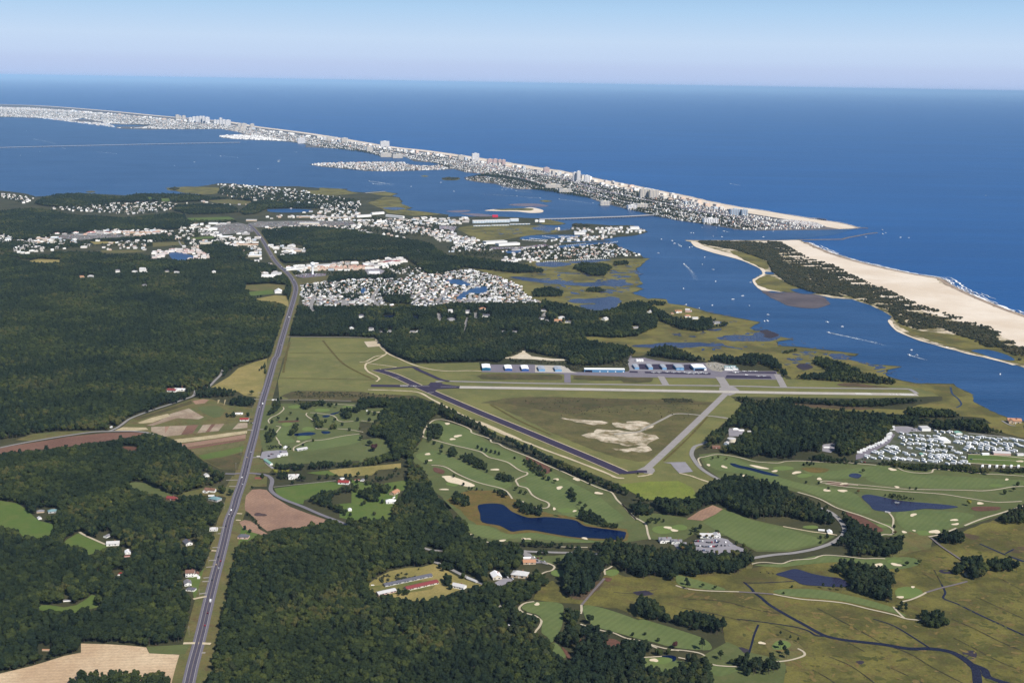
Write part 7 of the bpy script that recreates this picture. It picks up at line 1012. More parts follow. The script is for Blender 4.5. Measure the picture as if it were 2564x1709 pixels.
# individual trees
def plant(view, x, y, k, s, z0=1.2):
    h = KINDS[k][1]*s; X, Y = g1(view, x, y, z0+h*.55); return X, Y, k, s
SPEC = {}
def tree_obj(X, Y, k, s, label, group, mat=None, cat='tree', name='tree', z=1.3):
    o = empty(name, (X, Y, z), random.uniform(0, 6.28), label, cat, group, (s, s, s*random.uniform(.9, 1.1)))
    tr = link('trunk', TRUNK[k], o)
    me = CROWN[k]
    if mat:
        if (k, mat.name) not in SPEC: m2 = me.copy(); m2.materials.clear(); m2.materials.append(mat); SPEC[k, mat.name] = m2
        me = SPEC[k, mat.name]
    link('crown', me, o); return o
LONE = [  # view, (x, y) list, kind pool, size, label tail, material
 ('L', '525,225 460,310 640,320 315,315 210,365', (3, 0), .62, 'round dark tree on the upper golf lawn by the highway', None), ('L', '110,468 180,505', (3, 8), .75, 'dark tree at the highway edge of the first fairway', None),
 ('L', '1110,350 1265,340 1390,405 1510,490 1690,490', (3, 0, 3), .72, 'round tree in the line along the golf path to the wood', None), ('L', '1240,430 1210,455 1270,450', (3, 0), .85, 'big dark tree in the clump below the curved path', None), ('L', '1650,325 1850,325 1935,225 1840,215 1380,165', (3, 8, 3), .78, 'tree standing by the far golf path beside the wood', None), ('L', '900,680 730,750', (3,), .55, 'small round tree by the driving range path', None), ('L', '1925,790', (0,), 1.5, 'huge purple-leaved tree on the driving range edge', M_red_leaf), ('L', '1840,720 1705,640', (0,), .9, 'leafy tree beside the huge purple tree', None),
 ('L', '265,1200', (0,), .95, 'yellow-green round tree at the lane corner', M_yel_leaf), ('L', '400,1210 470,1200', (0,), .7, 'yellowish tree behind the white farmhouse', M_yel_leaf), ('L', '45,1280', (3,), .8, 'lone dark tree in the lane junction lawn', None), ('L', '1010,1305 1140,1285 1285,1290 1450,1280 1525,1285 1655,1255 1800,1290', (3, 8, 0), .75, 'tree in the row below the yellow strip', None), ('L', '1525,1350 1640,1365 555,1385', (3,), .65, 'small tree beside the red-roofed farmhouse', None),
 ('F', '697,630 720,642 748,650 775,655 800,662 822,668', (8, 3), .62, 'tree of the short row across the upper fairway', None), ('F', '600,690 628,705 655,722 685,738 708,748', (0, 3), .72, 'leafy tree of the long clump on the left fairway', None), ('F', '740,755 752,772', (8,), .55, 'small tree below the left fairway clump', None), ('F', '485,628 480,660 545,675 550,650', (0, 8), .72, 'tree beside the rough at the left fairway head', None), ('F', '412,590 440,605 340,645 395,718', (0, 3), .68, 'tree at the wood edge of the upper fairway', None),
 ('F', '915,693 970,708 1130,765', (3,), .5, 'small bush-like tree beside the pine straw', None), ('F', '1090,808 1115,815 1152,832', (0, 8), .7, 'tree above the bunkers of the middle green', None), ('F', '922,875 950,890 978,900', (0, 3), .62, 'tree inside the loop of the cart path', None), ('F', '1300,960 1330,975 1312,993 1358,1005', (0, 3), .72, 'tree between the column grove and the pond point', None), ('F', '557,800 613,848', (8,), .5, 'small tree growing in the big sand bunker', None), ('F', '1072,975 1360,842', (3,), .5, 'small tree beside the cart path bend', None), ('F', '90,630 62,608', (0,), 1.0, 'broad tree on the lawn beside the wood', None), ('F', '85,940 30,955 210,868 88,1020 15,965 135,950', (8, 3), .6, 'conifer on the lawn below the white farmhouse', None), ('F', '1640,785 2330,955', (3,), .4, 'tiny tree by the runway end', None),
 ('J', '1738,820', (0,), 1.15, 'broad round tree beside the straight cart path', None), ('J', '1600,805 1620,855 1650,780', (0, 3), .95, 'dark round tree of the low fairway grove', None), ('J', '1868,922', (0,), .85, 'round tree on the lower cart path', None), ('J', '2033,930 2117,928 2210,968', (3,), .42, 'little tree in the row on the low fairway', None), ('J', '2322,1005', (4,), .6, 'small maroon tree beside the cart path', M_red_leaf), ('J', '1585,322 1612,325 1655,322', (3,), .62, 'round tree of the trio on the pond road', None), ('J', '1470,312 1430,360 1515,420', (3, 8), .72, 'tree beside the curved road', None), ('J', '1928,278 1955,280', (5,), .8, 'tall pine at the pond tip', None), ('J', '855,525', (3,), .7, 'round tree beside the farm lane', None), ('J', '755,570 770,600 742,545', (3, 0), .72, 'tree between the red shed and the white shed', None), ('J', '1345,845', (0,), .7, 'yellowing tree beside the S-bend path', M_yel_leaf), ('J', '240,95 35,95 75,100 45,80', (8,), .55, 'conifer at the lawn edge above the wood', None),
 ('K', '290,618 300,640', (6,), .85, 'pine at the start of the long marsh path', None), ('K', '390,645', (0,), .55, 'round tree on the tee beside the marsh path', None), ('K', '465,658', (0,), .5, 'sparse tree below the tee by the marsh path', None), ('K', '935,650 885,690', (3,), .36, 'little tree on the marsh fairway', None), ('K', '1125,645 1190,655 1235,660', (5, 7), .62, 'pine in the row on the marsh pond bank', None), ('K', '500,1062', (6,), .9, 'pine beside the ditch near the island green', None), ('K', '220,1010', (4,), .75, 'round maroon tree on the low fairway', M_red_leaf), ('K', '110,1045 130,1050 180,1045', (3,), .75, 'dark tree above the dark pond', None), ('K', '117,978 38,938', (3,), .42, 'small round tree on the low fairway', None), ('K', '387,1000', (7,), 1.0, 'tall pine at the end of the low fairway', None), ('K', '865,1000 890,1035 905,1055', (6, 5), .9, 'pine on the island green', None), ('K', '865,938 925,965 973,975', (5,), .5, 'small pine behind the island green', None),
 ('K', '1638,510 1715,500 1575,558', (0, 4), .65, 'round tree beside the twin bunkers', None), ('K', '1152,345 1110,378', (3,), .5, 'small tree near the range shed', None), ('K', '345,305 360,320 330,300 375,285', (0, 8), .65, 'tree behind the clubhouse', None), ('K', '478,318', (3,), .75, 'round tree behind the long clubhouse roof', None), ('K', '475,442 525,440 570,440 605,440 650,432', (3,), .62, 'round tree at the lower edge of the car park', None), ('K', '640,400 595,385', (3,), .55, 'small tree at the upper corner of the car park', None), ('K', '268,420 320,420 322,395', (4,), .75, 'brown autumn tree at the car park entrance', M_brown_leaf), ('K', '375,345 412,345 448,345', (4,), .5, 'rusty tree in front of the clubhouse', M_brown_leaf), ('K', '62,255 75,245', (0,), .85, 'leafy tree above the putting green', None), ('K', '100,240 112,248 125,240 150,250 105,258', (8,), .45, 'small conifer in the group above the putting green', None), ('K', '1505,95 1545,98', (3,), .35, 'low bush on the pond bank', None), ('K', '190,415 1560,285', (3,), .55, 'dark tree by the path fork', None),
 ('G', '450,722 485,712 535,725', (4, 3), .55, 'round bush on the lawn inside the road bend', None), ('G', '1158,905 1098,872 1022,868', (3,), .48, 'small dark tree in the middle of the right golf course', None), ('G', '1370,800', (4,), .62, 'single spreading tree on the wide fairway', None), ('G', '1655,905 1695,908', (3,), .4, 'low tree on the cart path beside the wide fairway', None), ('G', '2018,995', (0,), .9, 'large yellow-green tree by the pond road', M_yel_leaf), ('G', '2235,930 2290,912', (3, 0), .7, 'dark tree at the bend of the upper path', None), ('G', '2315,878', (3,), .7, 'dark tree at the far bunker', None), ('G', '1150,1190 1110,1205', (3,), .5, 'dark tree by the range shed', None), ('G', '2115,800 2275,805 2055,795', (0,), .7, 'round tree at the hedge below the campground', None), ('G', '1340,925 1565,1175', (4,), .6, 'rusty tree on the pond bank', M_brown_leaf), ('G', '660,142 700,150', (0,), .9, 'tree on the bright lawn behind the apron', None), ('G', '1430,505 1480,512', (4,), .9, 'yellow-green round tree beside the campsite road', M_yel_leaf),
 ('H', '1648,212', (0,), .95, 'round tree in the dry meadow beside the road', None), ('H', '1622,358', (3,), .75, 'dark tree beside the farm stand car park', None), ('H', '1462,850 1510,865 1445,840', (0, 3), .95, 'big dark tree beside the roadside house', None), ('H', '1602,1100 1636,1118', (8,), .6, 'small pointed cedar beside the brown field', None), ('H', '1650,835', (4,), .6, 'bush at the corner of the brown field', None), ('H', '1820,255 1840,250', (8,), .6, 'conifer at the highway entrance of the golf course', None), ('H', '710,945', (0,), 1.2, 'big yellow-green tree in the middle of the left wood', M_yel_leaf),
 ('X', '985,400', (3,), .8, 'single dark tree among the caravans', None), ('X', '1185,395 1295,430', (0,), .6, 'tree between two rows of caravans', None), ('X', '1625,700 1830,745', (0,), .8, 'round tree beside the white cabins', None), ('X', '200,48 325,55', (0,), .85, 'yellow-green tree beside the campsite road corner', M_yel_leaf),
]
NLONE = 0
for v, t, ks, s, lab, mat in LONE:
    q = [tuple(map(float, w.split(','))) for w in t.split()]; q.sort()
    for i, (x, y) in enumerate(q):
        k = ks[i % len(ks)]; X, Y, k, sz = plant(v, x, y, k, s*random.uniform(.92, 1.1))
        l2 = lab if len(q) == 1 else (lab+', '+(nth(i)+' from the left'))
        tree_obj(X, Y, k, sz, l2, None if len(q) == 1 else 'trees: '+lab[:44], mat); NLONE += 1
q = sorted(NEARTREES, key=lambda t: t[0]/t[1])
for i, (X, Y, k, s, lab) in enumerate(q): tree_obj(X, Y, k, s, f'{"dark pine" if k > 4 else "leafy tree"} on the bottom edge of the photo, {nth(i)} from the left', 'trees along the bottom edge')
print('TREES', _tot, 'lone', NLONE, 'near', len(NEARTREES))
# ------------------------------------------------------------------ landmarks
def lathe(prof, n=16):
    V = [(r*math.cos(2*math.pi*k/n), r*math.sin(2*math.pi*k/n), z) for r, z in prof for k in range(n)]; Fc = [(i*n+k, i*n+(k+1) % n, (i+1)*n+(k+1) % n, (i+1)*n+k) for i in range(len(prof)-1) for k in range(n)]; return V, Fc
M_tw = flat('tower_paint', (246, 248, 250), .5, .03)
X, Y = g1('E', 195, 321, 1.6); o = empty('water_tower', (X, Y, 1.6), 0, 'white water tower on a thick shaft above the town roofs', 'water tower')
V, Fc = lathe([(4.2, 0), (3.6, 3), (3.6, 30), (4.6, 33)], 20); link('shaft', mesh('shaft', V, Fc, M_tw, smooth=True), o); V, Fc = lathe([(4.6, 33), (7.6, 34.5), (8.2, 37), (8.2, 43), (7, 45.3), (3, 46.3), (.01, 46.5)], 24); link('tank', mesh('tank', V, Fc, M_tw, smooth=True), o)
X, Y = g1('N', 1040, 330, 1.6); o = empty('water_tower', (X, Y, 1.6), 0, 'far water tower with a round top between the high-rises', 'water tower'); V, Fc = lathe([(5, 0), (4, 70), (6, 76)], 12); link('shaft', mesh('shaft', V, Fc, M_tw), o); V, Fc = lathe([(6, 76), (15, 82), (16, 90), (11, 99), (.01, 102)], 16); link('tank', mesh('tank', V, Fc, M_tw), o)
M_deck = flat('bridge_concrete', (176, 174, 176), .9, .05, .1); M_pier = flat('bridge_pier', (120, 118, 124), .9, .05, .1)
def bridge(spec, zd, w, n, label, th=1.6, pw=2.5):
    P = catmull(ground(pts(spec), zd), 6); a, b = strip(P, w); k = len(P); V = [(*p, z) for z in (zd, zd-th) for q in (a, b) for p in q]
    Fc = [(i, k+i, k+i+1, i+1) for i in range(k-1)]+[(2*k+i, i, i+1, 2*k+i+1) for i in range(k-1)]+[(k+i, 3*k+i, 3*k+i+1, k+i+1) for i in range(k-1)]
    c = P.mean(0); o = empty('bridge', (0, 0, 0), 0, label, 'bridge'); link('deck', mesh('deck', V, Fc, M_deck), o)
    for q in (a, b):
        a2, b2 = strip(q, .5); V = [(*p, z) for z in (zd+1.1, zd) for s in (a2, b2) for p in s]; link('parapet', mesh('parapet', V, [(i, k+i, k+i+1, i+1) for i in range(k-1)]+[(2*k+i, i, i+1, 2*k+i+1) for i in range(k-1)]+[(k+i, 3*k+i, 3*k+i+1, k+i+1) for i in range(k-1)], M_deck), o)
    tt = along(P, 0)[2]
    for i in range(n):
        p, d, _ = along(P, tt*(i+.5)/n); V, Fc = [], []; box_geo(V, Fc, -pw/2, pw/2, -w/2*.85, w/2*.85, -.5, zd-th+.1); m = link('pier', mesh('pier', V, Fc, M_pier), o); m.location = (p[0], p[1], 0); m.rotation_euler = (0, 0, math.atan2(d[1], d[0]))
    return o
bridge('B 1440,648 1600,645 1800,638 2000,631 2130,624 2160,622 2240,623', 7, 20, 42, 'long low highway bridge on dark piers from the mainland to the island', 2.2, 3)
bridge('A -60,517 400,506 1000,493 1415,485', 9, 13, 60, 'very long thin bridge crossing the far bay', 1.8, 3); bridge('B 300,478 370,474 430,468', 3, 6, 8, 'short dark fishing pier at the bay marsh', 1, 2)
bridge('C 1165,322 1210,324 1258,330', 6, 10, 8, 'amusement pier reaching from the beach into the ocean', 1.5, 2)
# rock jetties of the inlet
M_rock = flat('jetty_rock', (120, 112, 108), .95, .3, .3)
def jetty(spec, w, h, label):
    P = catmull(ground(pts(spec), 1.), 8); a, b = strip(P, w); a2, b2 = strip(P, w*.5); k = len(P); V = [(*p, -1.) for p in a]+[(*p, h) for p in a2]+[(*p, h) for p in b2]+[(*p, -1.) for p in b]
    o = empty('jetty', (0, 0, 0), 0, label, 'jetty'); link('core', mesh('core', V, [(j*k+i, (j+1)*k+i, (j+1)*k+i+1, j*k+i+1) for j in range(3) for i in range(k-1)], M_rock), o)
    V, Fc = [], []; tt = along(P, 0)[2]
    for i in range(int(min(420, tt*1.1))):
        p, d, _ = along(P, random.uniform(0, tt)); u = random.uniform(-.5, .5)*w; s = random.uniform(.8, 1.9); bq = len(V); n = np.array([-d[1], d[0]])
        V += [tuple(np.array([*(p+n*u), h*(1-abs(u)/w*1.4)])+np.array(q)*s*np.array([random.uniform(.7, 1.3)]*3)) for q in ((-1, -1, -.5), (1, -1, -.5), (1, 1, -.5), (-1, 1, -.5), (-.6, -.7, .6), (.7, -.6, .5), (.6, .7, .7), (-.7, .6, .5))]
        Fc += [tuple(bq+j for j in f) for f in ((4, 5, 6, 7), (0, 1, 5, 4), (1, 2, 6, 5), (2, 3, 7, 6), (3, 0, 4, 7))]
    tag(link('boulders', mesh('boulders', V, Fc, M_rock), o), kind='stuff')
jetty('C 1415,378 1450,377 1490,379', 14, 2.2, 'short rock jetty at the tip of the beach town'); jetty('C 1100,443 1200,442 1345,440', 14, 2.4, 'straight rock jetty at the head of the southern island'); jetty('C 1345,440 1380,430 1440,419 1490,409 1538,404', 12, 2.0, 'outer curved rock jetty reaching into the ocean'); jetty('C 476,445 600,447 760,450 900,448 1000,446 1100,443', 8, 1.8, 'low stone revetment along the inlet side of the southern island'); jetty('C 740,384 780,386 810,390', 8, 1.6, 'short stone groyne on the town side of the inlet'); jetty('C 880,391 1100,388 1250,386 1400,382', 8, 1.6, 'stone seawall along the town side of the inlet')
# fountain in the pond, windsock mast, sign boards, golf flags
X, Y = g1('G', 1578, 1000, 1.9); o = empty('fountain', (X, Y, 1.9), 0, 'white fountain spray in the violet golf pond', 'fountain'); V, Fc = lathe([(2.4, 0), (2.6, .3), (1.2, .5), (.01, .5)], 12); link('nozzle_float', mesh('nozzle_float', V, Fc, M_pier), o); V, Fc = [], []
for k in range(40):
    a = k*2.4; r = 3.5+2.2*math.sin(k*1.7); 
    for j in range(5): t = j/5; q = (math.cos(a)*r*t, math.sin(a)*r*t, .4+6*t*(1-t*.85)*(.7+.3*math.sin(k))); b = len(V); s = .35+.25*t; V += [(q[0]-s, q[1], q[2]), (q[0]+s, q[1], q[2]), (q[0], q[1]+s, q[2]+s), (q[0], q[1]-s, q[2]+s)]; Fc += [(b, b+1, b+2), (b, b+1, b+3), (b+1, b+2, b+3)]
link('spray', mesh('spray', V, Fc, M_foam), o)
# ------------------------------------------------------------------ utility poles along the highway
M_pole = flat('pole_wood', (150, 142, 132), .9, .1, 1); M_wire = flat('wire', (90, 88, 88), .7, .05)
POLES = [('I', 1238, 885), ('I', 1305, 640), ('I', 1367, 425), ('I', 1418, 228), ('I', 1468, 62), ('H', 1545, 715), ('H', 1578, 625), ('H', 1608, 515), ('H', 1632, 420), ('H', 1655, 340), ('H', 1690, 250), ('H', 1710, 180)]
proto = None
for i, (v, x, y) in enumerate(POLES):
    X, Y = g1(v, x, y, 1.6); o = empty('utility_pole', (X, Y, 1.5), .05, f'tall wooden utility pole beside the highway, {nth(i)} from the bottom of the photo', 'utility pole', 'utility poles along the highway')
    if not proto:
        V, Fc = lathe([(.24, 0), (.17, 13), (.01, 13)], 8); pm = mesh('pole', V, Fc, M_pole); V, Fc = [], []; box_geo(V, Fc, -1.5, 1.5, -.1, .1, 11.6, 11.85); box_geo(V, Fc, -1.2, 1.2, -.08, .08, 10.4, 10.6); cm = mesh('crossarm', V, Fc, M_pole); proto = 1
    link('pole', pm, o); link('crossarm', cm, o)
# ------------------------------------------------------------------ cars
CARC = dict(white=(240, 240, 240), silver=(176, 178, 184), black=(30, 30, 36), red=(150, 30, 44), blue=(50, 70, 120), grey=(104, 106, 112), tan=(180, 160, 130), maroon=(96, 24, 44))
CM = {k: flat('car_paint_'+k, c, .3, .02, 1, .5) for k, c in CARC.items()}; M_tyre = flat('tyre_rubber', (28, 28, 28), .9, .05); CARM = {}
def prism(V, Fc, prof, w0, w1=None):
    b = len(V); n = len(prof); V += [(x, -w0/2, z) for x, z in prof]+[(x, w0/2, z) for x, z in prof]; Fc += [tuple(b+i for i in range(n))[::-1], tuple(b+n+i for i in range(n))]+[(b+i, b+(i+1) % n, b+n+(i+1) % n, b+n+i) for i in range(n)]
def car_parts(col, typ):
    if (col, typ) in CARM: return CARM[col, typ]
    V, Fc = [], []
    if typ == 'truck': prism(V, Fc, [(-3.2, .5), (3.2, .5), (3.3, 2.2), (2.2, 2.3), (2.0, 3.2), (-3.2, 3.2)], 2.3)
    elif typ == 'suv': prism(V, Fc, [(-2.35, .4), (2.35, .4), (2.4, 1.0), (1.3, 1.15), (.7, 1.8), (-2.2, 1.8), (-2.4, 1.1)], 1.9)
    else: prism(V, Fc, [(-2.25, .35), (2.25, .35), (2.3, .8), (1.2, .95), (.5, 1.45), (-1.0, 1.45), (-1.7, 1.0), (-2.3, .95)], 1.8)
    wv, wf = [], []
    if typ == 'suv': prism(wv, wf, [(.78, 1.2), (1.22, 1.2), (.68, 1.72), (-2.0, 1.72), (-2.1, 1.2)], 1.93)
    elif typ == 'car': prism(wv, wf, [(-1.5, 1.0), (1.12, 1.0), (.5, 1.4), (-.98, 1.4)], 1.83)
    else: prism(wv, wf, [(2.2, 2.35), (2.05, 3.1), (1.3, 3.1), (1.3, 2.35)], 2.33)
    tv, tf = [], []
    for x in (-1.4, 1.4):
        for y in (-.85, .85): box_geo(tv, tf, x-.33, x+.33, y-.12, y+.12, 0, .66)
    CARM[col, typ] = (mesh('body', V, Fc, CM[col]), mesh('window', wv, wf, M_glass), mesh('wheels', tv, tf, M_tyre)); return CARM[col, typ]
def car(X, Y, rz, col, typ, label, group, z=2.3):
    a, b, c = car_parts(col, typ); o = link('car' if typ != 'truck' else 'truck', a); o.location = (X, Y, z); o.rotation_euler = (0, 0, rz); tag(o, label, 'truck' if typ == 'truck' else 'car', group); link('window', b, o)
    for i, (x, y) in enumerate(((-1.4, -.85), (-1.4, .85), (1.4, -.85), (1.4, .85))): pass
    link('wheel', c, o); return o
CARS = [('I', 1540, 70, 'white', 'suv', -2.6), ('I', 1530, 105, 'black', 'car', 2.6), ('I', 1513, 97, 'silver', 'car', -2.6), ('I', 1495, 172, 'black', 'car', -2.6), ('I', 1437, 375, 'black', 'suv', -2.6), ('I', 1450, 402, 'red', 'car', 2.6), ('I', 1424, 425, 'tan', 'car', -2.6), ('I', 1436, 450, 'silver', 'suv', 2.6), ('I', 1400, 525, 'black', 'car', -2.6), ('I', 1378, 665, 'white', 'truck', 2.6), ('I', 1358, 742, 'maroon', 'suv', 2.6), ('I', 1337, 823, 'red', 'car', 2.6),
        ('H', 1716, 290, 'white', 'truck', 2.6), ('H', 1757, 170, 'black', 'car', 2.6), ('H', 1770, 120, 'grey', 'car', 2.6), ('H', 1702, 310, 'silver', 'car', -2.6), ('H', 1600, 815, 'silver', 'car', 2.6), ('H', 1617, 700, 'black', 'car', 2.6), ('H', 1640, 605, 'silver', 'suv', 2.6), ('H', 1588, 770, 'white', 'car', -2.6), ('H', 1660, 500, 'grey', 'car', -2.6), ('H', 1733, 220, 'blue', 'car', -2.6), ('H', 1625, 640, 'tan', 'car', -2.6),
        ('V', 1890, 900, 'white', 'truck', 2.6), ('V', 1856, 990, 'black', 'car', -2.6), ('V', 1838, 1080, 'silver', 'car', 2.6), ('V', 1872, 940, 'black', 'car', -2.6), ('V', 1905, 845, 'black', 'suv', 2.6), ('V', 1912, 812, 'grey', 'car', -2.6), ('V', 1925, 770, 'blue', 'car', -2.6), ('V', 1935, 720, 'black', 'car', 2.6), ('V', 1936, 690, 'grey', 'suv', -2.6), ('V', 1918, 655, 'white', 'car', 2.6), ('V', 1900, 632, 'black', 'car', -2.6), ('V', 1870, 600, 'silver', 'car', -2.6), ('V', 1840, 570, 'white', 'suv', 2.6), ('V', 1810, 540, 'black', 'car', 2.6), ('V', 1780, 500, 'white', 'car', -2.6), ('V', 1750, 450, 'silver', 'car', 2.6)]
q = []
for v, x, y, col, typ, off in CARS:
    X, Y = g1(v, x, y, 2.6); i = int(np.argmin(np.hypot(*(hp-np.array([X, Y])).T))); i = min(max(i, 1), len(hp)-2); d = hp[i+1]-hp[i-1]; d /= np.hypot(*d); n = np.array([-d[1], d[0]]); t = (np.array([X, Y])-hp[i]) @ d
    p = hp[i]+d*t+n*(-off); q.append((p[1], p, math.atan2(d[1], d[0])+(0 if off > 0 else math.pi), col, typ, off))
q.sort(key=lambda t: t[0])
for i, (_, p, rz, col, typ, off) in enumerate(q): car(p[0], p[1], rz, col, typ, f'{col} {typ if typ != "suv" else "estate car"} driving {"away" if off > 0 else "towards us"} on the highway, {nth(i)} from the bottom', 'vehicles driving on the highway')
def lot(v, rows, group, place, rz0=0, z=2.05):
    x0, y0, s = VW[v]
    for r, (y, xs_) in enumerate(rows):
        for i, x in enumerate(xs_):
            X, Y = g1(v, x, y+(i*7919 % 11-5)*.6, z+.8); col = random.choices(['black', 'silver', 'white', 'grey', 'red', 'blue', 'maroon'], [6, 3, 3, 3, 1.2, 1.2, .6])[0]; typ = random.choice(['car', 'suv', 'suv'])
            car(X, Y, rz0+math.pi/2*random.choice((1, -1))+random.uniform(-.05, .05), col, typ, f'{col} car, {nth(i)} from the left in the {nth(r)} row of the {place}', group, z)
lot('P', [(262, (300, 325, 352, 378, 408, 456, 466)), (285, (545, 575, 592, 618, 648, 678, 706, 742, 768)), (255, (715, 740, 765, 795)), (292, (920,)), (352, (335, 380, 418, 455)), (368, (470, 498, 530, 570, 590, 612, 640, 660, 690, 715, 740)), (345, (758, 835, 905, 988)), (442, (375, 462, 492, 522)), (460, (545, 578, 655))], 'cars in the clubhouse car park', 'clubhouse car park', -.15)
lot('L', [(875, (345, 360)), (915, (200, 225)), (945, (150, 165, 310)), (985, (128,)), (905, (462,))], 'cars at the driving range', 'driving range car park', -.2); lot('J', [(400, (1350, 1375, 1400)), (425, (1370, 1400, 1420))], 'cars at the golf yard', 'golf maintenance yard', .4); lot('J', [(545, (1190, 1200)), (535, (1150, 1165)), (590, (1095,))], 'cars at the workshop', 'workshop yard', .5)
lot('R', [(290, (1200, 1240, 1280, 1320)), (310, (1230, 1280, 1330, 1380, 1420)), (335, (1290, 1340, 1400, 1440)), (360, (1320, 1360))], 'cars behind the terminal', 'terminal car park', -.3, 2.0); lot('H', [(385, (1630, 1650, 1640)), (410, (1625, 1645, 1655))], 'cars at the farm stand', 'farm stand yard', .1)
lot('X', [(120, (790, 840, 1050)), (150, (760, 810, 1080)), (470, (1560, 1590, 1630, 1670, 1710)), (455, (1740, 1880)), (560, (60, 90, 1600)), (600, (40, 80))], 'cars in the campground', 'campground', .6, 1.9)
V, Fc, CC = [], [], []
for spec, n in (('V 1640,290 1950,272 2300,275 2340,298 1980,298 1700,310', 420), ('V 1410,305 1560,290 1640,305 1655,338 1460,355', 130), ('V 340,372 500,355 700,355 880,372 700,380 500,390', 170), ('M 560,395 880,390 1150,356 1190,370 900,398 620,408', 150), ('M 10,152 180,162 150,215 100,188 10,188', 60), ('C 1010,333 1060,331 1130,339 1195,346 1240,364 1200,371 1085,352', 150), ('T -140,60 60,25 320,32 320,58 0,85', 70), ('E 505,295 560,285 615,302 600,318 525,322', 30)):
    Q = ground(pts(spec), 2.); P = grid_points(Q, 4.); P = P[rng.permutation(len(P))[:n]]; L_ = 4.4
    for X, Y in P:
        a = .2 if random.random() < .7 else 1.7; c, s = math.cos(a), math.sin(a); b = len(V); R4 = lambda x, y: (X+c*x-s*y, Y+s*x+c*y)
        for x, y, z in ((-2.2, -.9, .4), (2.2, -.9, .4), (2.2, .9, .4), (-2.2, .9, .4), (-2.2, -.9, 1.), (2.2, -.9, 1.), (2.2, .9, 1.), (-2.2, .9, 1.), (-1.5, -.8, 1.55), (.9, -.8, 1.55), (.9, .8, 1.55), (-1.5, .8, 1.55)): V.append((*R4(x, y), z+2.))
        col = A(random.choice(list(CARC.values()))); f = ((0, 1, 5, 4), (1, 2, 6, 5), (2, 3, 7, 6), (3, 0, 4, 7), (4, 5, 9, 8), (5, 6, 10, 9), (6, 7, 11, 10), (7, 4, 8, 11), (8, 9, 10, 11)); Fc += [tuple(b+i for i in q_) for q_ in f]; CC += [col]*9
me = mesh('parked_cars', V, Fc, MATS['town_paint']); ca = me.color_attributes.new('paint', 'FLOAT_COLOR', 'CORNER'); ca.data.foreach_set('color', np.repeat(np.c_[np.array(CC), np.ones(len(CC))], 4, 0).astype(np.float32).ravel()); tag(link('parked_cars', me), 'crowds of cars parked in the far shopping and beach car parks', kind='stuff')
# ------------------------------------------------------------------ caravans
M_rvw = flat('caravan_white', (250, 250, 250), .35, .03, .5, .4); M_rvs = flat('awning_cloth', (214, 216, 218), .5, .05); RVM = []
for L_, h_ in ((11, 3.9), (12, 4.1), (9.6, 3.7)):
    V, Fc = [], []; prism(V, Fc, [(-L_/2, .6), (L_/2-.5, .6), (L_/2, 1.5), (L_/2-.7, h_), (-L_/2+.4, h_), (-L_/2, h_-.5)], 3.1); a = mesh('body', V, Fc, M_rvw); V, Fc = [], []
    for x in (-L_*.3, 0, L_*.28): box_geo(V, Fc, x-.5, x+.5, -1.58, 1.58, 2.1, 2.7)
    b = mesh('window', V, Fc, M_glass); V, Fc = [], []; box_geo(V, Fc, -L_*.3, L_*.25, -4.0, -1.5, 3.0, 3.15); c = mesh('awning', V, Fc, M_rvs); V, Fc = [], []
    for x in (-.6, .5):
        for y in (-1.15, 1.15): box_geo(V, Fc, x-.35, x+.35, y-.12, y+.12, 0, .72)
    RVM.append((a, b, c, mesh('wheel', V, Fc, M_tyre)))
RVROW = '15,465 60,440 95,420 150,400 185,385 230,370 265,350 310,335 340,320 370,298 405,270 428,252 430,237 438,207 445,190 480,140 475,105'
RVS = ('610,197 715,220 800,222 895,230 995,235 1095,240 590,258 655,285 650,305 740,285 825,295 835,265 915,290 905,275 1000,305 1030,278 1085,305 1105,280 1165,300 625,350 715,350 740,335 830,345 850,340 920,345 925,365 1010,375 1040,350 1110,365 1205,370 1305,390 405,400 430,385 505,405 500,385 725,405 850,415 920,430 935,410 1010,450 1035,425 1110,445 1135,430 1235,440 1215,455 1330,440 215,470 245,455 310,475 330,455 420,455 490,485 520,465 120,515 105,535 210,550 310,545 '
       '405,555 510,565 525,545 640,560 595,565 735,560 715,575 825,580 930,595 920,560 940,490 1020,515 1035,495 1015,540 1110,520 1135,505 1120,545 1200,530 1210,500 1160,575 1020,590 1300,540 1320,510 1375,540 1410,475 1490,535 1355,590 1345,620 1440,620 1470,600 1080,600 1260,625 1550,630 780,500 690,500 660,475 330,515 1100,165 1195,175 1275,180 1140,205 1335,225 1400,255 1440,240 1530,240 1610,250 1700,255 1780,250 1840,265 1895,270 2000,280 2085,275 2180,275 2285,290 '
       '1380,325 1400,300 1480,310 1570,330 1560,350 1565,378 1655,320 1655,345 1745,335 1745,360 1820,325 1825,355 1910,335 1930,350 2005,340 2085,340 2090,370 2170,370 2160,345 2240,345 2280,365 1630,410 1735,390 1735,420 1830,400 1825,425 1920,400 1925,425 2025,410 2110,410 2120,435 2180,450 2225,440 2300,375 2345,385 1685,285 1540,400 1520,430 1990,430 50,70 15,115 110,120 180,130 380,440 460,400 560,440 1275,560 1240,520 1180,330 1420,330 1500,265 1960,300 2230,300')
def rv(X, Y, rz, k, label, group):
    a, b, c, w = RVM[k]; o = link('caravan', a); o.location = (X, Y, 1.75); o.rotation_euler = (0, 0, rz); tag(o, label, 'caravan', group); link('window', b, o); link('wheel', w, o)
    if random.random() < .3: link('awning', c, o)
q = [tuple(map(float, w.split(','))) for w in RVROW.split()]
for i, (x, y) in enumerate(q): X, Y = g1('X', x, y, 3.4); rv(X, Y, -.12+random.uniform(-.05, .05), i % 3, f'white caravan in the line along the campground lane, {nth(i)} from the lower end', 'caravans lined up along the campground lane')
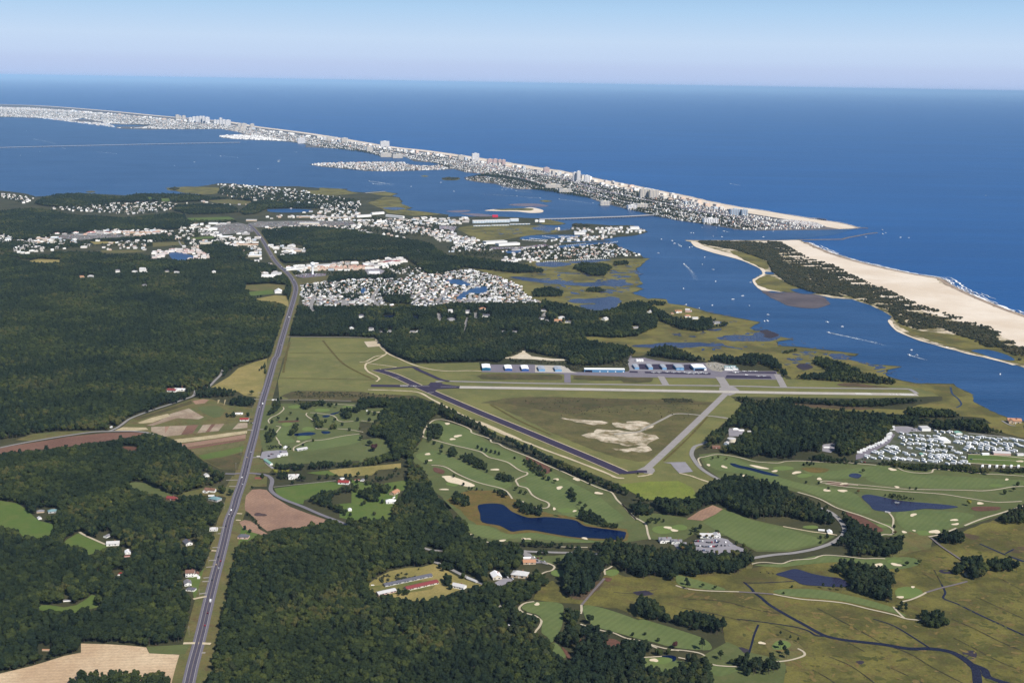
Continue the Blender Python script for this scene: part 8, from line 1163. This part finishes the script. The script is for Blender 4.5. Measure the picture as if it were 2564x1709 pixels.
q = sorted([tuple(map(float, w.split(','))) for w in RVS.split()], key=lambda t: t[1]); rows_ = {}
q += [(x+random.uniform(22, 42), y+random.uniform(-16, 16)) for x, y in q if random.random() < .22 and 150 < x < 2290 and not (1500 < x and y > 420)]
for x, y in q: rows_.setdefault(int((y+x*-.02)//34), []).append((x, y))
for r, k in enumerate(sorted(rows_)):
    for i, (x, y) in enumerate(sorted(rows_[k])): X, Y = g1('X', x, y, 3.4); rv(X, Y, 2.2+random.uniform(-.25, .25)+(math.pi if random.random() < .4 else 0), random.randrange(3), f'white caravan on its pitch, {nth(i)} from the left in campground row {nth(r)} from the top', 'caravans pitched in the campground')
# ------------------------------------------------------------------ light aircraft
M_air = flat('aircraft_white', (250, 250, 250), .3, .03, 1, .4)
V, Fc = lathe([(.05, -3.6), (.3, -2.6), (.62, -.6), (.66, .8), (.5, 2.2), (.3, 2.9), (.05, 3.1)], 10); V = [(z, x, y*1.15+1.3) for x, y, z in V]; fus = mesh('fuselage', V, Fc, M_air, smooth=True)
V, Fc = [], []; prism(V, Fc, [(.9, 1.9), (.85, 2.02), (-.5, 2.0), (-.6, 1.9)], 10.6); wing = mesh('wing', V, Fc, M_air); V, Fc = [], []; prism(V, Fc, [(-3.0, 1.4), (-3.0, 1.5), (-3.8, 1.5), (-3.8, 1.42)], 3.6); tailp = mesh('tailplane', V, Fc, M_air); V, Fc = [], []; prism(V, Fc, [(-2.6, 1.4), (-3.3, 2.9), (-3.9, 2.9), (-3.8, 1.4)], .12); fin = mesh('fin', V, Fc, M_air); V, Fc = [], []
for x, y in ((.2, -1.2), (.2, 1.2), (2.3, 0)): box_geo(V, Fc, x-.2, x+.2, y-.08, y+.08, 0, .42); box_geo(V, Fc, x-.05, x+.05, y*.7-.05, y*.7+.05, .3, 1.0)
gear = mesh('landing_gear', V, Fc, M_tyre)
PL = sorted([(505, 405), (430, 404), (620, 397), (710, 402), (785, 400), (865, 402), (940, 405), (1020, 402), (1100, 405), (990, 418), (1065, 418), (1160, 418), (915, 416), (1580, 407), (1735, 440), (1700, 388), (1785, 388), (1855, 388), (1900, 455), (1975, 455)])
for i, (x, y) in enumerate(PL):
    X, Y = g1('R', x, y, 3.2); big = 1.7 if x == 1580 else 1.15; o = empty('aeroplane', (X, Y, 2.1), 1.4+random.uniform(-.3, .3) if x not in (1735,) else .4, f'small white aeroplane parked on the apron, {nth(i)} from the left' if x != 1580 else 'largest white aeroplane parked near the terminal', 'aeroplane', 'aeroplanes parked on the apron', (big,)*3)
    for n_, m_ in (('fuselage', fus), ('wing', wing), ('tailplane', tailp), ('fin', fin), ('landing_gear', gear)): link(n_, m_, o)
# ------------------------------------------------------------------ boats
def boat_mesh(L_, b_):
    V = []; Fc = []; st = [(-.5, .8, 1.), (-.2, 1, 1.), (.15, .95, 1.05), (.35, .6, 1.15), (.5, .04, 1.3)]
    for x, w, z in st: V += [(x*L_, -w*b_/2, z), (x*L_, w*b_/2, z), (x*L_, w*b_*.35, -.2), (x*L_, -w*b_*.35, -.2)]
    for i in range(len(st)-1): a = i*4; Fc += [(a, a+4, a+5, a+1), (a+1, a+5, a+6, a+2), (a+3, a+7, a+4, a)]
    Fc.append((0, 1, 2, 3)); return mesh('hull', V, Fc, M_air)
V, Fc = [], []; prism(V, Fc, [(-2, 1), (2.2, 1), (1.2, 2.4), (-1.8, 2.4)], 2.2); box_geo(V, Fc, -1.7, .8, -1.0, 1.0, 2.4, 2.55); cab = mesh('cabin', V, Fc, M_air); V, Fc = [], []; prism(V, Fc, [(-1.5, 1.5), (1.9, 1.5), (1.4, 2.2), (-1.4, 2.2)], 2.24); cabw = mesh('window', V, Fc, M_glass); HULL = [boat_mesh(8, 2.8), boat_mesh(12, 3.8)]
M_wake = flat('wake_foam', (226, 234, 242), .7, .1, .2)
def wake(px0, px1, w0, w1, i):
    a, b = ground([px0], .5)[0], ground([px1], .5)[0]; L_ = np.hypot(*(b-a)); n = 14; P = np.array([a+(b-a)*t+np.array([-(b-a)[1], (b-a)[0]])/L_*math.sin(t*3)*L_*.02 for t in np.linspace(0, 1, n)]); q, r = strip(P, w0, w1)
    V, Fc = [], []                                         # broken churn: many small flecks thinning out astern
    d = (b-a)/L_; nn = np.array([-d[1], d[0]])
    for k in range(int(min(360, 60+L_*.9))):
        t = random.random()**1.7; w = (w0+(w1-w0)*t); c = a+(b-a)*t+nn*math.sin(t*3)*L_*.02+nn*random.gauss(0, .33)*w; s = random.uniform(.5, 1.4)*(w0*.28)*(1-t*.55); e = len(V)
        V += [(*(c-d*s*2.2-nn*s*.5), .62), (*(c+d*s*2-nn*s*.4), .62), (*(c+d*s*2.4+nn*s*.5), .62), (*(c-d*s*1.8+nn*s*.6), .62)]; Fc.append((e, e+1, e+2, e+3))
    tag(link('wake', mesh('wake', V, Fc, M_wake)), 'broken white wake spreading behind a boat', kind='stuff')
BOATS = [('C', 632, 425, 0), ('C', 680, 427, 0), ('C', 510, 405, 0), ('C', 521, 406, 0), ('C', 570, 375, 0), ('C', 910, 427, 1), ('C', 963, 397, 0), ('C', 345, 440, 0), ('C', 405, 448, 0), ('C', 418, 463, 1), ('C', 455, 480, 1), ('C', 500, 485, 0), ('C', 515, 482, 0), ('C', 585, 540, 0), ('C', 572, 580, 0), ('C', 632, 608, 1), ('C', 646, 673, 1), ('C', 838, 679, 0), ('C', 466, 713, 0), ('C', 795, 753, 1), ('C', 741, 772, 1), ('C', 832, 809, 0), ('C', 627, 806, 0), ('C', 935, 857, 0), ('C', 931, 891, 1), ('C', 914, 893, 0), ('C', 1262, 898, 1), ('C', 1347, 923, 0), ('C', 482, 802, 1), ('C', 555, 822, 0), ('C', 1730, 1053, 0), ('C', 1924, 1038, 1), ('C', 2222, 1187, 0), ('C', 1569, 410, 1), ('C', 1586, 405, 0), ('C', 1568, 388, 0), ('C', 1669, 430, 1), ('C', 1714, 432, 0), ('C', 1475, 428, 0), ('C', 728, 133, 1), ('C', 1270, 956, 1), ('C', 1716, 1080, 1), ('C', 1760, 1082, 0), ('C', 470, 577, 1), ('A', 200, 467, 1), ('A', 1640, 602, 1), ('A', 1400, 575, 1), ('A', 1300, 567, 1), ('A', 625, 547, 1), ('A', 685, 553, 1), ('A', 385, 523, 1), ('A', 235, 540, 0), ('A', 1145, 602, 1), ('A', 120, 563, 0), ('A', 155, 418, 1), ('A', 1030, 624, 0), ('A', 1520, 642, 0), ('A', 1240, 562, 0), ('A', 1750, 545, 1), ('B', 325, 401, 1), ('B', 350, 418, 1), ('B', 795, 410, 1), ('B', 1292, 500, 1), ('B', 1443, 513, 1), ('B', 1568, 519, 1), ('B', 1285, 465, 1), ('B', 1790, 545, 0), ('B', 600, 437, 0), ('B', 880, 468, 0), ('C', 2140, 198, 0), ('C', 690, 395, 1), ('C', 328, 517, 0), ('C', 650, 377, 0)]
WAKE = {('C', 1270): ('C', 1590, 1028, 5, 16), ('C', 1716): ('C', 1812, 1109, 4, 9), ('C', 470): ('C', 532, 665, 4, 20), ('A', 200): ('A', 345, 500, 10, 40), ('A', 1640): ('A', 1650, 588, 10, 18), ('A', 1400): ('A', 1310, 566, 7, 14), ('A', 625): ('A', 560, 540, 7, 14), ('A', 685): ('A', 620, 545, 7, 14), ('B', 325): ('B', 480, 425, 9, 46), ('B', 1292): ('B', 1060, 485, 6, 18), ('B', 1443): ('B', 1300, 501, 6, 16), ('B', 1568): ('B', 1780, 548, 6, 18), ('B', 1285): ('B', 1400, 476, 5, 12), ('C', 728): ('C', 780, 142, 8, 20), ('C', 455): ('C', 440, 465, 5, 9), ('C', 690): ('C', 722, 401, 5, 10), ('A', 1750): ('A', 1735, 540, 6, 12), ('B', 350): ('B', 420, 425, 8, 30), ('A', 385): ('A', 365, 518, 6, 12), ('A', 1030): ('A', 1020, 622, 4, 8)}
q = [(*(pts(f'{v} {x},{y}')[0]), v, x, y, k) for v, x, y, k in BOATS]; q.sort()
for i, (px, py, v, x, y, k) in enumerate(q):
    X, Y = ground([(px, py)], .8)[0]; far = math.hypot(X, Y) > 5200; w = WAKE.get((v, x)); rz = random.uniform(0, 6.28)
    if w: e = pts(f'{w[0]} {w[1]},{w[2]}')[0]; ex, ey = ground([e], .5)[0]; rz = math.atan2(Y-ey, X-ex); wake((px, py), e, w[3], w[4], i)
    sea = px > 1880 and py < 640; o = link('motor_boat', HULL[k]); o.location = (X, Y, .5); o.rotation_euler = (0, 0, rz); o.scale = (1.25,)*3 if far else (1.1,)*3
    tag(o, f'white {"speeding boat with a wake" if w else "motor boat"} on the {"ocean" if sea else "bay"}, {nth(i)} from the left afloat', 'boat', 'boats out on the water'); link('cabin', cab, o); link('window', cabw, o)
# moored boats of the marinas
MO = []
for a, b, n, dy in (((900, 308), (1160, 325), 20, 0), ((980, 292), (1190, 315), 14, 0), ((1300, 272), (1510, 278), 22, 0), ((1120, 268), (1260, 290), 9, 0), ((1130, 548), (1800, 512), 34, 0), ((1500, 520), (1850, 508), 14, 0), ((1380, 372), (1600, 350), 10, 0), ((1860, 342), (1950, 330), 6, 0)):
    for i in range(n): t = (i+.5)/n; MO.append((a[0]+(b[0]-a[0])*t, a[1]+(b[1]-a[1])*t+random.uniform(-2, 2)))
MO.sort()
for i, (x, y) in enumerate(MO):
    X, Y = g1('M', x, y, 1.2); k = random.choice((0, 1)); o = link('motor_boat', HULL[k]); o.location = (X, Y, 2.0); o.rotation_euler = (0, 0, 1.5+random.uniform(-.2, .2)); tag(o, f'white boat moored in the marina, {nth(i)} from the left', 'boat', 'boats moored in the marina'); link('cabin', cab, o)
# marina of the island: a mass of masts and hulls
V, Fc = [], []
for i in range(110):
    t = random.random(); x = 1190+t*330; y = 428+random.uniform(-2, 30)-t*2; X, Y = g1('B', x, min(y, 460), 1.0); c = random.uniform(0, 3); b = len(V); L_, w_ = 9, 3
    box_geo(V, Fc, X-w_/2, X+w_/2, Y-L_/2, Y+L_/2, .6, 2.6)
tag(link('moored_boats', mesh('moored_boats', V, Fc, M_air)), 'crowded white boats in the island marina', kind='stuff')
# docks
M_dock = flat('dock_planks', (150, 142, 132), .9, .1, .4)
for s in ('C 636,842 605,838', 'C 262,604 230,604', 'C 730,860 700,862', 'C 560,822 540,825', 'C 485,800 470,806', 'M 900,312 1160,330', 'M 1290,280 1520,284', 'M 1130,555 1800,520', 'B 1190,440 1510,462'): ribbon('dock', s, 3, M_dock, 1.4, n=1, clear=False)
# ------------------------------------------------------------------ air
hz = bpy.data.materials.new('haze_air'); hz.use_nodes = True; t = hz.node_tree; t.nodes.clear(); ou = t.nodes.new('ShaderNodeOutputMaterial'); pv = t.nodes.new('ShaderNodeVolumePrincipled')
pv.inputs['Color'].default_value = (.42, .67, 1.0, 1); pv.inputs['Density'].default_value = HAZE; pv.inputs['Anisotropy'].default_value = -0.25; t.links.new(pv.outputs[0], ou.inputs['Volume'])
V, Fc = [], []; box_geo(V, Fc, -SEA_R-600, SEA_R+600, -SEA_R-600, SEA_R+600, -1.6, ALT+60); tag(link('haze', mesh('haze', V, Fc, hz)), kind='stuff')
print('OBJECTS', len(S.objects))
